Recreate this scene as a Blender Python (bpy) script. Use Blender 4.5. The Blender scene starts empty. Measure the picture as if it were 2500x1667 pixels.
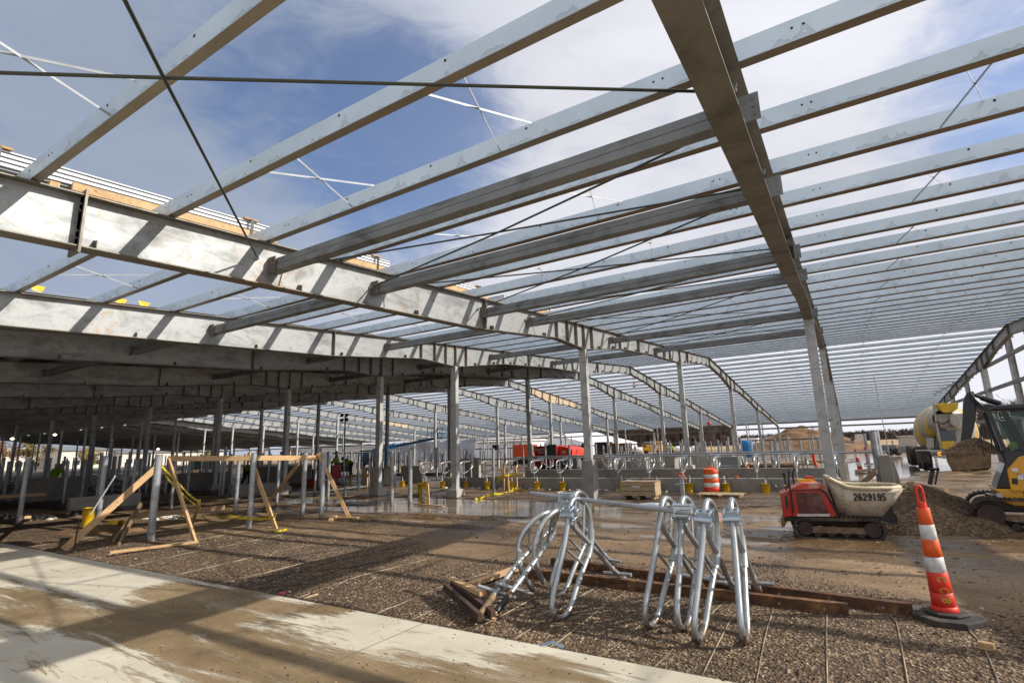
import bpy, math, random
import numpy as np
from mathutils import Vector, Matrix, noise
R = math.radians
scene = bpy.context.scene
COL = scene.collection
# ------------------------------------------------------------------ camera
FPX, YAW, PITCH, ROLL, EYE = 1286.97, 0.553826, 0.201825, -0.029674, 1.55
cy_, sy_, cp_, sp_ = math.cos(YAW), math.sin(YAW), math.cos(PITCH), math.sin(PITCH)
F_ = Vector((cp_*cy_, cp_*sy_, sp_)); R0_ = Vector((sy_, -cy_, 0)); U0_ = R0_.cross(F_)
cr_, sr_ = math.cos(ROLL), math.sin(ROLL)
R_ = cr_*R0_ + sr_*U0_; U_ = -sr_*R0_ + cr_*U0_
cd = bpy.data.cameras.new('camera'); cam = bpy.data.objects.new('camera', cd); COL.objects.link(cam)
cd.sensor_width = 36; cd.sensor_fit = 'HORIZONTAL'; cd.lens = FPX/2500*36; cd.clip_end = 6000; cd.clip_start = .05
m = Matrix.Identity(4)
for i in range(3): m[i][0], m[i][1], m[i][2] = R_[i], U_[i], -F_[i]
m[2][3] = EYE
cam.matrix_world = m; scene.camera = cam
scene.view_settings.view_transform = 'Standard'; scene.view_settings.look = 'None'; scene.view_settings.gamma = 1
scene.view_settings.exposure = 0.37
scene.cycles.diffuse_bounces = 1
def ray(u, v): return F_ + R_*((u-1250)/FPX) - U_*((v-833.5)/FPX)
def G(u, v, z=0.):                       # photo pixel to point on a level surface
    d = ray(u, v); t = (z-EYE)/d.z; return Vector((d.x*t, d.y*t, z))
def PX(u, v, x):
    d = ray(u, v); t = x/d.x; return Vector((x, d.y*t, EYE+d.z*t))
def PY(u, v, y):
    d = ray(u, v); t = y/d.y; return Vector((d.x*t, y, EYE+d.z*t))
# ------------------------------------------------------------------ sky and sun
SUN = Vector((.55, -1.325, 1.0)).normalized()
EL = math.asin(SUN.z)
w = bpy.data.worlds.new('World'); scene.world = w; w.use_nodes = True
nt = w.node_tree; N = nt.nodes; L = nt.links; N.clear()
def wn(t, **k):
    n = N.new(t)
    for a, b in k.items(): setattr(n, a, b)
    return n
out = wn('ShaderNodeOutputWorld'); bg = wn('ShaderNodeBackground'); bg.inputs[1].default_value = .09
sky = wn('ShaderNodeTexSky', sky_type='NISHITA'); sky.sun_disc = False; sky.sun_elevation = EL
sky.sun_rotation = math.atan2(SUN.x, SUN.y)
sky.air_density = 1.0; sky.dust_density = .6; sky.ozone_density = 1.6; sky.altitude = 200
tc = wn('ShaderNodeTexCoord')
mp = wn('ShaderNodeMapping'); mp.inputs['Scale'].default_value = (1.0, 1.0, 2.6)
L.new(tc.outputs['Generated'], mp.inputs[0])
n1 = wn('ShaderNodeTexNoise'); n1.inputs['Scale'].default_value = 1.7; n1.inputs['Detail'].default_value = 9; n1.inputs['Roughness'].default_value = .55; n1.inputs['Distortion'].default_value = .5
L.new(mp.outputs[0], n1.inputs[0])
n2 = wn('ShaderNodeTexNoise'); n2.inputs['Scale'].default_value = 9; n2.inputs['Detail'].default_value = 8; n2.inputs['Roughness'].default_value = .6; n2.inputs['Distortion'].default_value = 1.2
L.new(mp.outputs[0], n2.inputs[0])
def lobe(u, v, k):
    d = ray(u, v).normalized()
    dp = wn('ShaderNodeVectorMath', operation='DOT_PRODUCT'); dp.inputs[1].default_value = d
    L.new(tc.outputs['Generated'], dp.inputs[0])
    r = wn('ShaderNodeMapRange', interpolation_type='SMOOTHSTEP'); r.inputs[1].default_value = math.cos(R(k)); r.inputs[2].default_value = 1
    L.new(dp.outputs['Value'], r.inputs[0]); return r.outputs[0]
def ma(op, a, b, cl=False):
    n = wn('ShaderNodeMath', operation=op); n.use_clamp = cl
    for i, q in enumerate((a, b)):
        if hasattr(q, 'links') or hasattr(q, 'node'): L.new(q, n.inputs[i])
        else: n.inputs[i].default_value = q
    return n.outputs[0]
blue = ma('MAXIMUM', ma('MAXIMUM', lobe(960, 360, 16), ma('MULTIPLY', lobe(720, 220, 13), .6)), ma('MULTIPLY', lobe(2560, 140, 13), .7))
cl = ma('ADD', ma('MULTIPLY', n1.outputs[0], 1.1), ma('MULTIPLY', n2.outputs[0], .95))
cl = ma('SUBTRACT', cl, ma('MULTIPLY', blue, 1.0))
cr = wn('ShaderNodeMapRange', interpolation_type='SMOOTHSTEP'); cr.inputs[1].default_value = .02; cr.inputs[2].default_value = .95
L.new(cl, cr.inputs[0])
cov = ma('ADD', ma('MULTIPLY', cr.outputs[0], .76), 0.22, True)
# cloud brightness: brighter towards the sun side, darker to the upper left
br = wn('ShaderNodeVectorMath', operation='DOT_PRODUCT'); br.inputs[1].default_value = Vector((.75, -.62, .1)).normalized()
L.new(tc.outputs['Generated'], br.inputs[0])
bm = wn('ShaderNodeMapRange'); bm.inputs[1].default_value = -.25; bm.inputs[2].default_value = .95; bm.inputs[3].default_value = 0.0; bm.inputs[4].default_value = 1
L.new(br.outputs['Value'], bm.inputs[0])
cm = wn('ShaderNodeMix', data_type='RGBA'); cm.inputs[6].default_value = (7.2, 7.25, 7.8, 1); cm.inputs[7].default_value = (3.0, 3.5, 4.5, 1)
L.new(ma('MULTIPLY', lobe(-420, 60, 56), 1.25, True), cm.inputs[0])
# soft cloud texture
cm2 = wn('ShaderNodeMix', data_type='RGBA', blend_type='MULTIPLY'); cm2.inputs[0].default_value = .55
sc = wn('ShaderNodeMapRange'); sc.inputs[1].default_value = .3; sc.inputs[2].default_value = .75; sc.inputs[3].default_value = .75; sc.inputs[4].default_value = 1.25
L.new(n1.outputs[0], sc.inputs[0]); L.new(cm.outputs[2], cm2.inputs[6]); L.new(sc.outputs[0], cm2.inputs[7])
skt = wn('ShaderNodeMix', data_type='RGBA', blend_type='MULTIPLY'); skt.inputs[0].default_value = 1; skt.inputs[7].default_value = (.82, 1.02, 1.30, 1)
L.new(sky.outputs[0], skt.inputs[6])
mx = wn('ShaderNodeMix', data_type='RGBA'); L.new(cov, mx.inputs[0]); L.new(skt.outputs[2], mx.inputs[6]); L.new(cm2.outputs[2], mx.inputs[7])
L.new(mx.outputs[2], bg.inputs[0]); L.new(bg.outputs[0], out.inputs[0])
sl = bpy.data.lights.new('sun', 'SUN'); sl.energy = 4.1; sl.angle = R(.6); sl.color = (1, .945, .85)
so = bpy.data.objects.new('sun', sl); COL.objects.link(so); so.rotation_euler = SUN.to_track_quat('Z', 'Y').to_euler(); so.location = (0, -30, 30)

# ------------------------------------------------------------------ mesh helper
class MB:
    def __init__(s): s.v = []; s.f = []; s.sm = []; s.mi = []; s.cur = 0
    def add(s, vs, fs, smooth=False):
        o = len(s.v); s.v += [tuple(q) for q in vs]
        for f in fs: s.f.append([i+o for i in f]); s.sm.append(smooth); s.mi.append(s.cur)
        return s
    def box(s, c, d, rot=None):
        c = Vector(c); h = [x/2 for x in d]
        vs = []
        for sx in (-1, 1):
            for sy in (-1, 1):
                for sz in (-1, 1):
                    q = Vector((sx*h[0], sy*h[1], sz*h[2]))
                    if rot is not None: q = rot @ q
                    vs.append(c+q)
        return s.add(vs, [(0,1,3,2),(4,6,7,5),(0,4,5,1),(2,3,7,6),(0,2,6,4),(1,5,7,3)])
    def bb(s, a, b): a = Vector(a); b = Vector(b); return s.box((a+b)/2, [abs(b[i]-a[i]) for i in range(3)])
    def beam(s, a, b, wd, ht, up=(0,0,1)):
        a = Vector(a); b = Vector(b); d = (b-a); l = d.length; d.normalize(); up = Vector(up)
        if abs(d.dot(up)) > .99: up = Vector((1,0,0))
        sd = d.cross(up).normalized(); u2 = sd.cross(d)
        m = Matrix((d, sd, u2)).transposed()
        return s.box((a+b)/2, (l, wd, ht), m)
    def tube(s, pts, r, n=10, cap=True, closed=False):
        pts = [Vector(p) for p in pts]; k = len(pts); rs = r if isinstance(r, (list, tuple)) else [r]*k
        ring = []; t0 = None; nv = None
        for i in range(k):
            if closed: t = pts[(i+1) % k]-pts[i-1]
            else: t = pts[min(i+1, k-1)]-pts[max(i-1, 0)]
            t.normalize()
            if nv is None:
                nv = t.orthogonal().normalized()
            else:
                nv = (nv - t*nv.dot(t))
                nv = nv.normalized() if nv.length > 1e-6 else t.orthogonal().normalized()
            bn = t.cross(nv)
            ring.append([pts[i]+(nv*math.cos(2*math.pi*j/n)+bn*math.sin(2*math.pi*j/n))*rs[i] for j in range(n)])
        vs = [q for rr in ring for q in rr]; fs = []
        for i in range(k if closed else k-1):
            i2 = (i+1) % k
            for j in range(n): fs.append((i*n+j, i*n+(j+1) % n, i2*n+(j+1) % n, i2*n+j))
        s.add(vs, fs, True)
        if cap and not closed:
            s.add(ring[0], [tuple(range(n))[::-1]]); s.add(ring[-1], [tuple(range(n))])
        return s
    def cyl(s, a, b, r, r2=None, n=16): return s.tube([a, b], [r, r if r2 is None else r2], n)
    def lathe(s, prof, c=(0,0,0), n=24, ax=None):
        c = Vector(c); rot = Vector(ax).normalized().to_track_quat('Z', 'Y').to_matrix() if ax is not None else Matrix.Identity(3)
        vs = [c+rot @ Vector((r*math.cos(2*math.pi*j/n), r*math.sin(2*math.pi*j/n), z)) for r, z in prof for j in range(n)]
        fs = [(i*n+j, i*n+(j+1) % n, (i+1)*n+(j+1) % n, (i+1)*n+j) for i in range(len(prof)-1) for j in range(n)]
        s.add(vs, fs, True)
        if prof[0][0] > 1e-4: s.add(vs[:n], [tuple(range(n))[::-1]])
        if prof[-1][0] > 1e-4: s.add(vs[-n:], [tuple(range(n))])
        return s
    def prism(s, poly, a, b, fn):          # poly 2D extruded from a to b; fn(p, q, t) -> 3D
        n = len(poly); A = [fn(p, q, a) for p, q in poly]; B = [fn(p, q, b) for p, q in poly]
        return s.add(A+B, [tuple(range(n))[::-1], tuple(range(n, 2*n))]+[(i, (i+1) % n, n+(i+1) % n, n+i) for i in range(n)])
    def mesh(s, name, mats, origin=(0,0,0)):
        me = bpy.data.meshes.new(name); o = Vector(origin)
        me.from_pydata([(v[0]-o[0], v[1]-o[1], v[2]-o[2]) for v in s.v], [], s.f)
        for mt in (mats if isinstance(mats, (list, tuple)) else [mats]): me.materials.append(mt)
        me.polygons.foreach_set('use_smooth', s.sm); me.polygons.foreach_set('material_index', s.mi)
        import bmesh
        b = bmesh.new(); b.from_mesh(me); bmesh.ops.recalc_face_normals(b, faces=b.faces); b.to_mesh(me); b.free()
        me.update(); return me
    def build(s, name, mats, parent=None, origin=None, bevel=0):
        if origin is None: origin = getattr(parent, 'location', (0,0,0)) if parent is not None else (0,0,0)
        if parent is not None and parent.get('_wo') is not None: origin = parent['_wo']
        o = bpy.data.objects.new(name, s.mesh(name, mats, origin)); COL.objects.link(o)
        if parent is not None:
            o.parent = parent; o['_wo'] = tuple(origin)
        else: o.location = origin; o['_wo'] = tuple(origin)
        if bevel:
            b = o.modifiers.new('bevel', 'BEVEL'); b.width = bevel; b.segments = 2; b.limit_method = 'ANGLE'
        return o
def tag(o, label=None, cat=None, group=None, kind=None):
    if label: o['label'] = label
    if cat: o['category'] = cat
    if group: o['group'] = group
    if kind: o['kind'] = kind
    return o
def thing(name, label, cat, loc=(0,0,0), group=None):
    o = bpy.data.objects.new(name, None); COL.objects.link(o); o.location = loc; o['_wo'] = tuple(loc); o.empty_display_size = .2
    return tag(o, label, cat, group)
def dup(o, parent=None):
    c = o.copy(); COL.objects.link(c); c.parent = parent
    for ch in list(o.children): dup(ch, c)
    return c
def place(o, loc, rz=0, label=None, group=None):
    o.location = loc; o.rotation_euler = (0, 0, rz)
    if label: o['label'] = label
    if group: o['group'] = group
    return o
# ------------------------------------------------------------------ materials
def newmat(name):
    mt = bpy.data.materials.new(name); mt.use_nodes = True; return mt, mt.node_tree, mt.node_tree.nodes['Principled BSDF']
def nd(t, ty, **k):
    n = t.nodes.new(ty)
    for a, b in k.items(): setattr(n, a, b)
    return n
def ramp(t, src, stops):
    r = nd(t, 'ShaderNodeValToRGB'); e = r.color_ramp.elements
    while len(e) < len(stops): e.new(.5)
    for i, (p, c) in enumerate(stops): e[i].position = p; e[i].color = (*c, 1) if len(c) == 3 else c
    t.links.new(src, r.inputs[0]); return r.outputs[0]
def noi(t, sc, det=4, ro=.55, vec=None, dist=0, scale3=None, obj=True):
    n = nd(t, 'ShaderNodeTexNoise'); n.inputs['Scale'].default_value = sc; n.inputs['Detail'].default_value = det
    n.inputs['Roughness'].default_value = ro; n.inputs['Distortion'].default_value = dist
    if vec is None:
        c = nd(t, 'ShaderNodeNewGeometry').outputs['Position'] if not obj else nd(t, 'ShaderNodeTexCoord').outputs['Object']
    else: c = vec
    if scale3:
        mm = nd(t, 'ShaderNodeMapping'); mm.inputs['Scale'].default_value = scale3; t.links.new(c, mm.inputs[0]); c = mm.outputs[0]
    t.links.new(c, n.inputs[0]); return n.outputs[0]
def mixc(t, f, a, b, mode='MIX'):
    x = nd(t, 'ShaderNodeMix', data_type='RGBA', blend_type=mode)
    for i, q in ((0, f), (6, a), (7, b)):
        if hasattr(q, 'node'): t.links.new(q, x.inputs[i])
        else: x.inputs[i].default_value = q if i == 0 else (*q, 1)
    return x.outputs[2]
def bump(t, p, h, st, dist=.01):
    b = nd(t, 'ShaderNodeBump'); b.inputs['Strength'].default_value = st; b.inputs['Distance'].default_value = dist
    t.links.new(h, b.inputs['Height']); t.links.new(b.outputs[0], p.inputs['Normal'])
def simple(name, c, rough=.6, metal=0, var=.15, sc=6, bmp=0, dirt=None, dsc=2.5, dlo=.5, dhi=.68, obj=True, coat=0, spec=None):
    mt, t, p = newmat(name)
    f = noi(t, sc, 5, obj=obj); c2 = tuple(min(1, x*(1+var)) for x in c); c1 = tuple(x*(1-var) for x in c)
    col = ramp(t, f, [(.3, c1), (.7, c2)])
    if dirt:
        g = noi(t, dsc, 8, .65, obj=obj); msk = ramp(t, g, [(dlo, (0,0,0)), (dhi, (1,1,1))]); col = mixc(t, msk, col, dirt)
    t.links.new(col, p.inputs['Base Color']); p.inputs['Roughness'].default_value = rough; p.inputs['Metallic'].default_value = metal
    if spec is not None: p.inputs['Specular IOR Level'].default_value = spec
    if coat: p.inputs['Coat Weight'].default_value = coat
    if bmp: bump(t, p, noi(t, sc*8, 6, obj=obj), bmp)
    return mt
def galv(name, base, metal, rough, rust=.0, scale=1., drk=.75, spangle=30, smear=0, mud=0):
    mt, t, p = newmat(name)
    a = noi(t, 2.2*scale, 8, .62, dist=.6, obj=False, scale3=(1, 1, 1.6)); b = noi(t, spangle, 3, .5, obj=False)
    col = ramp(t, a, [(.28, tuple(x*drk for x in base)), (.5, base), (.72, tuple(min(1, x*1.12) for x in base))])
    sp = ramp(t, b, [(.3, (.86,)*3), (.7, (1.1,)*3)])
    col = mixc(t, .6, col, sp, 'MULTIPLY')
    if smear:
        s1 = noi(t, 1.5, 9, .7, obj=False, dist=1.1, scale3=(.7, 1, 2.6)); s2 = noi(t, .5, 3, obj=False)
        mm = nd(t, 'ShaderNodeMath', operation='MULTIPLY'); t.links.new(s1, mm.inputs[0]); t.links.new(s2, mm.inputs[1])
        col = mixc(t, ramp(t, mm.outputs[0], [(.27, (0,)*3), (.36, (.55,)*3)]), col, tuple(x*.42 for x in base))
    if rust:
        g = noi(t, .45, 6, .6, obj=False, dist=.8); g2 = noi(t, 7, 7, .7, obj=False)
        mm = nd(t, 'ShaderNodeMath', operation='MULTIPLY'); t.links.new(g, mm.inputs[0]); t.links.new(g2, mm.inputs[1])
        mk = ramp(t, mm.outputs[0], [(.40-rust, (0,0,0)), (.47-rust*.6, (.8,)*3)])
        col = mixc(t, mk, col, (.36, .19, .07))
    if mud:
        ps = nd(t, 'ShaderNodeNewGeometry').outputs['Position']; sz = nd(t, 'ShaderNodeSeparateXYZ'); t.links.new(ps, sz.inputs[0])
        m1 = nd(t, 'ShaderNodeMath', operation='MULTIPLY_ADD'); t.links.new(sz.outputs[2], m1.inputs[0]); m1.inputs[1].default_value = -mud; t.links.new(noi(t, 14, 6, .7, obj=False), m1.inputs[2])
        col = mixc(t, ramp(t, m1.outputs[0], [(.36, (0,)*3), (.48, (.85,)*3)]), col, (.17, .115, .065))
    t.links.new(col, p.inputs['Base Color']); p.inputs['Metallic'].default_value = metal
    rr = ramp(t, a, [(.3, (rough*1.25,)*3), (.7, (rough*.85,)*3)]); t.links.new(rr, p.inputs['Roughness'])
    bump(t, p, a, .12, .02)
    return mt
M = {}
M['web'] = galv('galvanized_web', (.345, .355, .355), .35, .48, .075, drk=.55, smear=1)
M['webrust'] = galv('rusty_web', (.56, .45, .31), .2, .55, .08)
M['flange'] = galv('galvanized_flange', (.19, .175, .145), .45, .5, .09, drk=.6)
M['column'] = galv('galvanized_column', (.47, .475, .46), .25, .5, .03, drk=.62)
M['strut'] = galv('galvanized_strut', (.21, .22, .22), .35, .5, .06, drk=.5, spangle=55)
M['pipe'] = galv('galvanized_pipe', (.44, .46, .465), .7, .34, 0, spangle=18, drk=.62, mud=1.6)
M['post'] = galv('galvanized_post', (.40, .42, .44), .5, .42, 0, drk=.6, mud=.9)
M['zinc'] = galv('bright_zinc', (.50, .58, .66), .75, .3, 0)
M['rod'] = simple('dark_rod', (.06, .065, .05), .45, .6)
M['strap'] = simple('white_strap', (.34, .36, .38), .6, .3)
def purlin_mat():
    mt, t, p = newmat('galvanized_purlin')
    geo = nd(t, 'ShaderNodeNewGeometry').outputs['Position']; sx = nd(t, 'ShaderNodeSeparateXYZ'); t.links.new(geo, sx.inputs[0])
    oc = nd(t, 'ShaderNodeTexCoord').outputs['Object']; so_ = nd(t, 'ShaderNodeSeparateXYZ'); t.links.new(oc, so_.inputs[0])
    a = noi(t, 1.2, 5, obj=False); col = ramp(t, a, [(.3, (.48, .57, .64)), (.7, (.62, .72, .79))])
    # water stain peaks along the lower edge of the web
    wv = noi(t, 5.5, 2.5, .5, obj=False, scale3=(.8, 1, 0)); wr = ramp(t, wv, [(.48, (0,)*3), (.62, (.25,)*3), (.76, (1,)*3)])
    cmb = nd(t, 'ShaderNodeMath', operation='MULTIPLY'); t.links.new(wr, cmb.inputs[0]); cmb.inputs[1].default_value = .21
    df = nd(t, 'ShaderNodeMath', operation='SUBTRACT'); zz = nd(t, 'ShaderNodeMath', operation='SUBTRACT'); t.links.new(so_.outputs[2], zz.inputs[0]); zz.inputs[1].default_value = .032; t.links.new(cmb.outputs[0], df.inputs[0]); t.links.new(zz.outputs[0], df.inputs[1])
    fill = ramp(t, df.outputs[0], [(0.0, (1,)*3), (.008, (.70,)*3), (.022, (.82,)*3), (.30, (.90,)*3)])
    col = mixc(t, 1., col, fill, 'MULTIPLY')
    t.links.new(col, p.inputs['Base Color']); p.inputs['Metallic'].default_value = .3; p.inputs['Roughness'].default_value = .38
    return mt
M['purlin'] = purlin_mat()
M['purlinb'] = simple('purlin_underside_shade', (.24, .20, .15), .4, .6, .12, 2, obj=False)  # underside shade and brown ground bounce put into the flange colour
M['bolt'] = simple('dark_bolt', (.03, .03, .035), .5, .4)
M['hole'] = simple('hole', (.015, .015, .015), .8)
def concrete(name, c, stain=(.16, .14, .11), lo=.52, hi=.7, sc=1.3):
    mt, t, p = newmat(name)
    a = noi(t, sc, 9, .65, obj=False); b = noi(t, 40, 5, .6, obj=False)
    col = ramp(t, a, [(.3, tuple(x*.78 for x in c)), (.55, c), (.75, tuple(x*1.12 for x in c))])
    g = noi(t, sc*2.2, 8, .7, obj=False, dist=.7, scale3=(1, 1, .5)); col = mixc(t, ramp(t, g, [(lo, (0,)*3), (hi, (.85,)*3)]), col, stain)
    t.links.new(mixc(t, .35, col, ramp(t, b, [(.3, (.75,)*3), (.7, (1.2,)*3)]), 'MULTIPLY'), p.inputs['Base Color'])
    p.inputs['Roughness'].default_value = .85; bump(t, p, b, .25, .006); return mt
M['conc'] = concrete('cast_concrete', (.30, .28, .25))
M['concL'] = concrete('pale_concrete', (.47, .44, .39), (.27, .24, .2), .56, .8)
def wood(name, c):
    mt, t, p = newmat(name)
    oc = nd(t, 'ShaderNodeNewGeometry').outputs['Position']
    a = noi(t, 30, 5, .6, vec=oc, dist=1.5, scale3=(.35, .35, 1)); b = noi(t, 3, 6, .6, vec=oc)
    col = ramp(t, a, [(.35, tuple(x*.72 for x in c)), (.65, tuple(min(1, x*1.12) for x in c))])
    col = mixc(t, ramp(t, b, [(.55, (0,)*3), (.8, (.6,)*3)]), col, tuple(x*.45 for x in c))
    kn = noi(t, 11, 2, .4, vec=oc); col = mixc(t, ramp(t, kn, [(.70, (0,)*3), (.76, (.75,)*3)]), col, tuple(x*.3 for x in c))
    t.links.new(col, p.inputs['Base Color']); p.inputs['Roughness'].default_value = .75; bump(t, p, a, .15, .004); return mt
M['wood'] = wood('fresh_lumber', (.60, .38, .19)); M['woodO'] = wood('weathered_lumber', (.30, .20, .115)); M['woodP'] = wood('pale_pallet_wood', (.46, .34, .2))
M['yel'] = simple('yellow_plastic', (.80, .50, .015), .38, 0, .08, dirt=(.35, .22, .06), dlo=.62, dhi=.8)
M['rustbeam'] = simple('rusted_steel', (.10, .045, .022), .75, .1, .5, 9, .3, dirt=(.30, .15, .05), dsc=5)
M['rustdark'] = simple('dark_rusted_steel', (.055, .035, .028), .7, .2, .4, 9, .2, dirt=(.12, .07, .04))
M['brownpipe'] = simple('muddy_pipe', (.20, .13, .07), .7, .1, .4, 12, .2)
M['orange'] = simple('orange_plastic', (.80, .10, .012), .5, 0, .1, dirt=(.36, .13, .05), dsc=9, dlo=.5, dhi=.75)
M['redor'] = simple('red_orange_plastic', (.70, .032, .012), .5, 0, .1, dirt=(.28, .09, .05), dsc=9, dlo=.5, dhi=.75)
M['refl'] = simple('reflective_white', (.72, .72, .72), .4, 0, .06, 40, dirt=(.40, .36, .30), dsc=10, dlo=.46, dhi=.7)
M['black'] = simple('black_plastic', (.015, .015, .016), .45)
M['rubber'] = simple('muddy_rubber', (.035, .030, .026), .8, 0, .4, 8, .3, dirt=(.12, .09, .06), dsc=4)
M['track'] = simple('muddy_track', (.045, .036, .028), .8, .1, .4, 10, .4, dirt=(.14, .10, .065), dsc=3.5)
M['redpaint'] = simple('red_paint', (.50, .016, .008), .35, 0, .1, 4, dirt=(.22, .09, .05), dsc=5, dlo=.54, dhi=.72, coat=.2)
M['redfaded'] = simple('faded_red_paint', (.58, .075, .04), .4, 0, .1, 4, dirt=(.6, .38, .3), dsc=4)
M['darkred'] = simple('dark_red_grille', (.09, .022, .018), .5, 0, .5, 14, dirt=(.2, .1, .08), dsc=4)
M['skip'] = simple('muddy_cream_paint', (.56, .48, .37), .6, 0, .12, 3, .1, dirt=(.17, .125, .08), dsc=3.6, dlo=.5, dhi=.66)
M['skiprim'] = simple('cream_rim', (.62, .52, .34), .55, 0, .1, 3)
M['mach'] = simple('machine_black', (.012, .013, .014), .35, .2, .3, coat=.3)
M['machy'] = simple('machine_yellow', (.75, .36, .012), .35, 0, .08, 3, dirt=(.35, .2, .06), dlo=.64, dhi=.8, coat=.3)
M['glass'] = simple('dark_glass', (.02, .035, .035), .06, 0, .2, coat=.6)
M['white'] = simple('white_sheet', (.78, .79, .82), .5, 0, .04, 1.2)
M['whitedirty'] = simple('dirty_white', (.62, .60, .55), .55, 0, .1, 2, dirt=(.3, .24, .17), dsc=2.5)
M['mixy'] = simple('mixer_yellow', (.70, .45, .015), .4, 0, .08, 3, dirt=(.32, .22, .08))
M['mixs'] = simple('mixer_cream', (.44, .42, .36), .45, 0, .1, 2, dirt=(.28, .23, .16), dsc=2)
M['busy'] = simple('truck_yellow', (.85, .42, .01), .4)
M['hired'] = simple('heater_red', (.36, .012, .014), .35)
M['tentred'] = simple('bright_red_cover', (.80, .06, .03), .5)
M['greenc'] = simple('green_paint', (.03, .35, .12), .5)
M['green'] = simple('dark_grey_panel', (.06, .07, .07), .5)
M['grey'] = simple('grey_panel', (.22, .24, .25), .5, .3)
M['blue'] = simple('lift_blue', (.012, .22, .52), .35); M['blued'] = simple('dark_blue', (.01, .06, .16), .5)
M['hiviz'] = simple('hi_viz_lime', (.38, .62, .02), .7, 0, .1); M['pants'] = simple('dark_work_trousers', (.03, .035, .035), .85)
M['skin'] = simple('skin', (.45, .26, .18), .6); M['hat'] = simple('hard_hat', (.35, .33, .3), .4); M['tan'] = simple('tan_jacket', (.45, .31, .13), .8)
M['soil'] = None
M['plasticfilm'] = simple('plastic_sheeting', (.42, .44, .48), .25, 0, .12, 1.5, .3)
M['cardboard'] = simple('tan_webbing', (.42, .26, .12), .8)
M['amber'] = None
mt, t, p = newmat('amber_lamp'); p.inputs['Base Color'].default_value = (.9, .35, .02, 1); p.inputs['Emission Color'].default_value = (1, .4, .03, 1); p.inputs['Emission Strength'].default_value = .7; M['amber'] = mt
mt, t, p = newmat('work_light'); p.inputs['Emission Color'].default_value = (1, .75, .5, 1); p.inputs['Emission Strength'].default_value = 3; M['lamp'] = mt
def tape_mat():
    mt, t, p = newmat('caution_tape'); g = nd(t, 'ShaderNodeNewGeometry').outputs['Position']
    wv = nd(t, 'ShaderNodeTexWave', wave_type='BANDS', bands_direction='DIAGONAL'); wv.inputs['Scale'].default_value = 9; wv.inputs['Distortion'].default_value = 6; wv.inputs['Detail Scale'].default_value = 4
    t.links.new(g, wv.inputs[0]); c = ramp(t, wv.outputs[1], [(.2, (.03, .03, .01)), (.32, (.80, .62, .02))]); t.links.new(c, p.inputs['Base Color']); p.inputs['Roughness'].default_value = .4; return mt
M['tape'] = tape_mat()
def corr_mat():
    mt, t, p = newmat('roof_sheet'); p.inputs['Base Color'].default_value = (.10, .105, .11, 1); p.inputs['Metallic'].default_value = .1; p.inputs['Roughness'].default_value = .6; return mt
M['roofsheet'] = corr_mat()
def ground_mat():
    mt, t, p = newmat('mud_and_gravel')
    g = nd(t, 'ShaderNodeNewGeometry').outputs['Position']; at = nd(t, 'ShaderNodeAttribute', attribute_name='gravel').outputs['Fac']
    wet = nd(t, 'ShaderNodeAttribute', attribute_name='wet').outputs['Fac']; fld = nd(t, 'ShaderNodeAttribute', attribute_name='field').outputs['Fac']
    vo = nd(t, 'ShaderNodeTexVoronoi'); vo.inputs['Scale'].default_value = 42; t.links.new(g, vo.inputs[0])
    v2 = nd(t, 'ShaderNodeTexVoronoi'); v2.inputs['Scale'].default_value = 17; t.links.new(g, v2.inputs[0])
    hsv = nd(t, 'ShaderNodeSeparateColor'); t.links.new(vo.outputs['Color'], hsv.inputs[0])
    grv = ramp(t, hsv.outputs[0], [(.0, (.042, .025, .012)), (.45, (.115, .073, .039)), (.8, (.20, .136, .080)), (1, (.38, .30, .20))])
    big = noi(t, .55, 7, .6, obj=False); grv = mixc(t, .7, grv, ramp(t, big, [(.35, (.55, .5, .45)), (.7, (1.3, 1.2, 1.1))]), 'MULTIPLY')
    m1 = noi(t, .35, 9, .65, obj=False, dist=1.2, scale3=(1, .45, 1)); m2 = noi(t, 5, 8, .7, obj=False, scale3=(1, .5, 1))
    mud = ramp(t, m1, [(.3, (.095, .058, .028)), (.5, (.22, .142, .072)), (.7, (.36, .245, .135))])
    mud = mixc(t, .6, mud, ramp(t, m2, [(.3, (.6, .57, .54)), (.7, (1.3, 1.28, 1.25))]), 'MULTIPLY')
    sp_ = ramp(t, hsv.outputs[1], [(.80, (0,)*3), (.9, (.75,)*3)]); mud = mixc(t, sp_, mud, (.12, .09, .065))
    col = mixc(t, at, mud, grv)
    col = mixc(t, fld, col, ramp(t, noi(t, .02, 6, obj=False), [(.3, (.26, .17, .08)), (.7, (.42, .29, .15))]))
    wetm = ramp(t, noi(t, .8, 8, .7, obj=False, dist=1, scale3=(1, .5, 1)), [(.40, (0,)*3), (.52, (1,)*3)])
    wm = nd(t, 'ShaderNodeMath', operation='MULTIPLY', use_clamp=True); t.links.new(wetm, wm.inputs[0]); t.links.new(wet, wm.inputs[1])
    col = mixc(t, wm.outputs[0], col, mixc(t, 1., col, (.62, .6, .58), 'MULTIPLY'))
    t.links.new(col, p.inputs['Base Color'])
    ro = nd(t, 'ShaderNodeMapRange'); t.links.new(wm.outputs[0], ro.inputs[0]); ro.inputs[3].default_value = .85; ro.inputs[4].default_value = .16; t.links.new(ro.outputs[0], p.inputs['Roughness'])
    hm = nd(t, 'ShaderNodeMath', operation='MULTIPLY_ADD'); t.links.new(vo.outputs['Distance'], hm.inputs[0]); t.links.new(at, hm.inputs[1]); t.links.new(m2, hm.inputs[2])
    bump(t, p, hm.outputs[0], .8, .035)
    return mt
M['ground'] = ground_mat()
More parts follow.
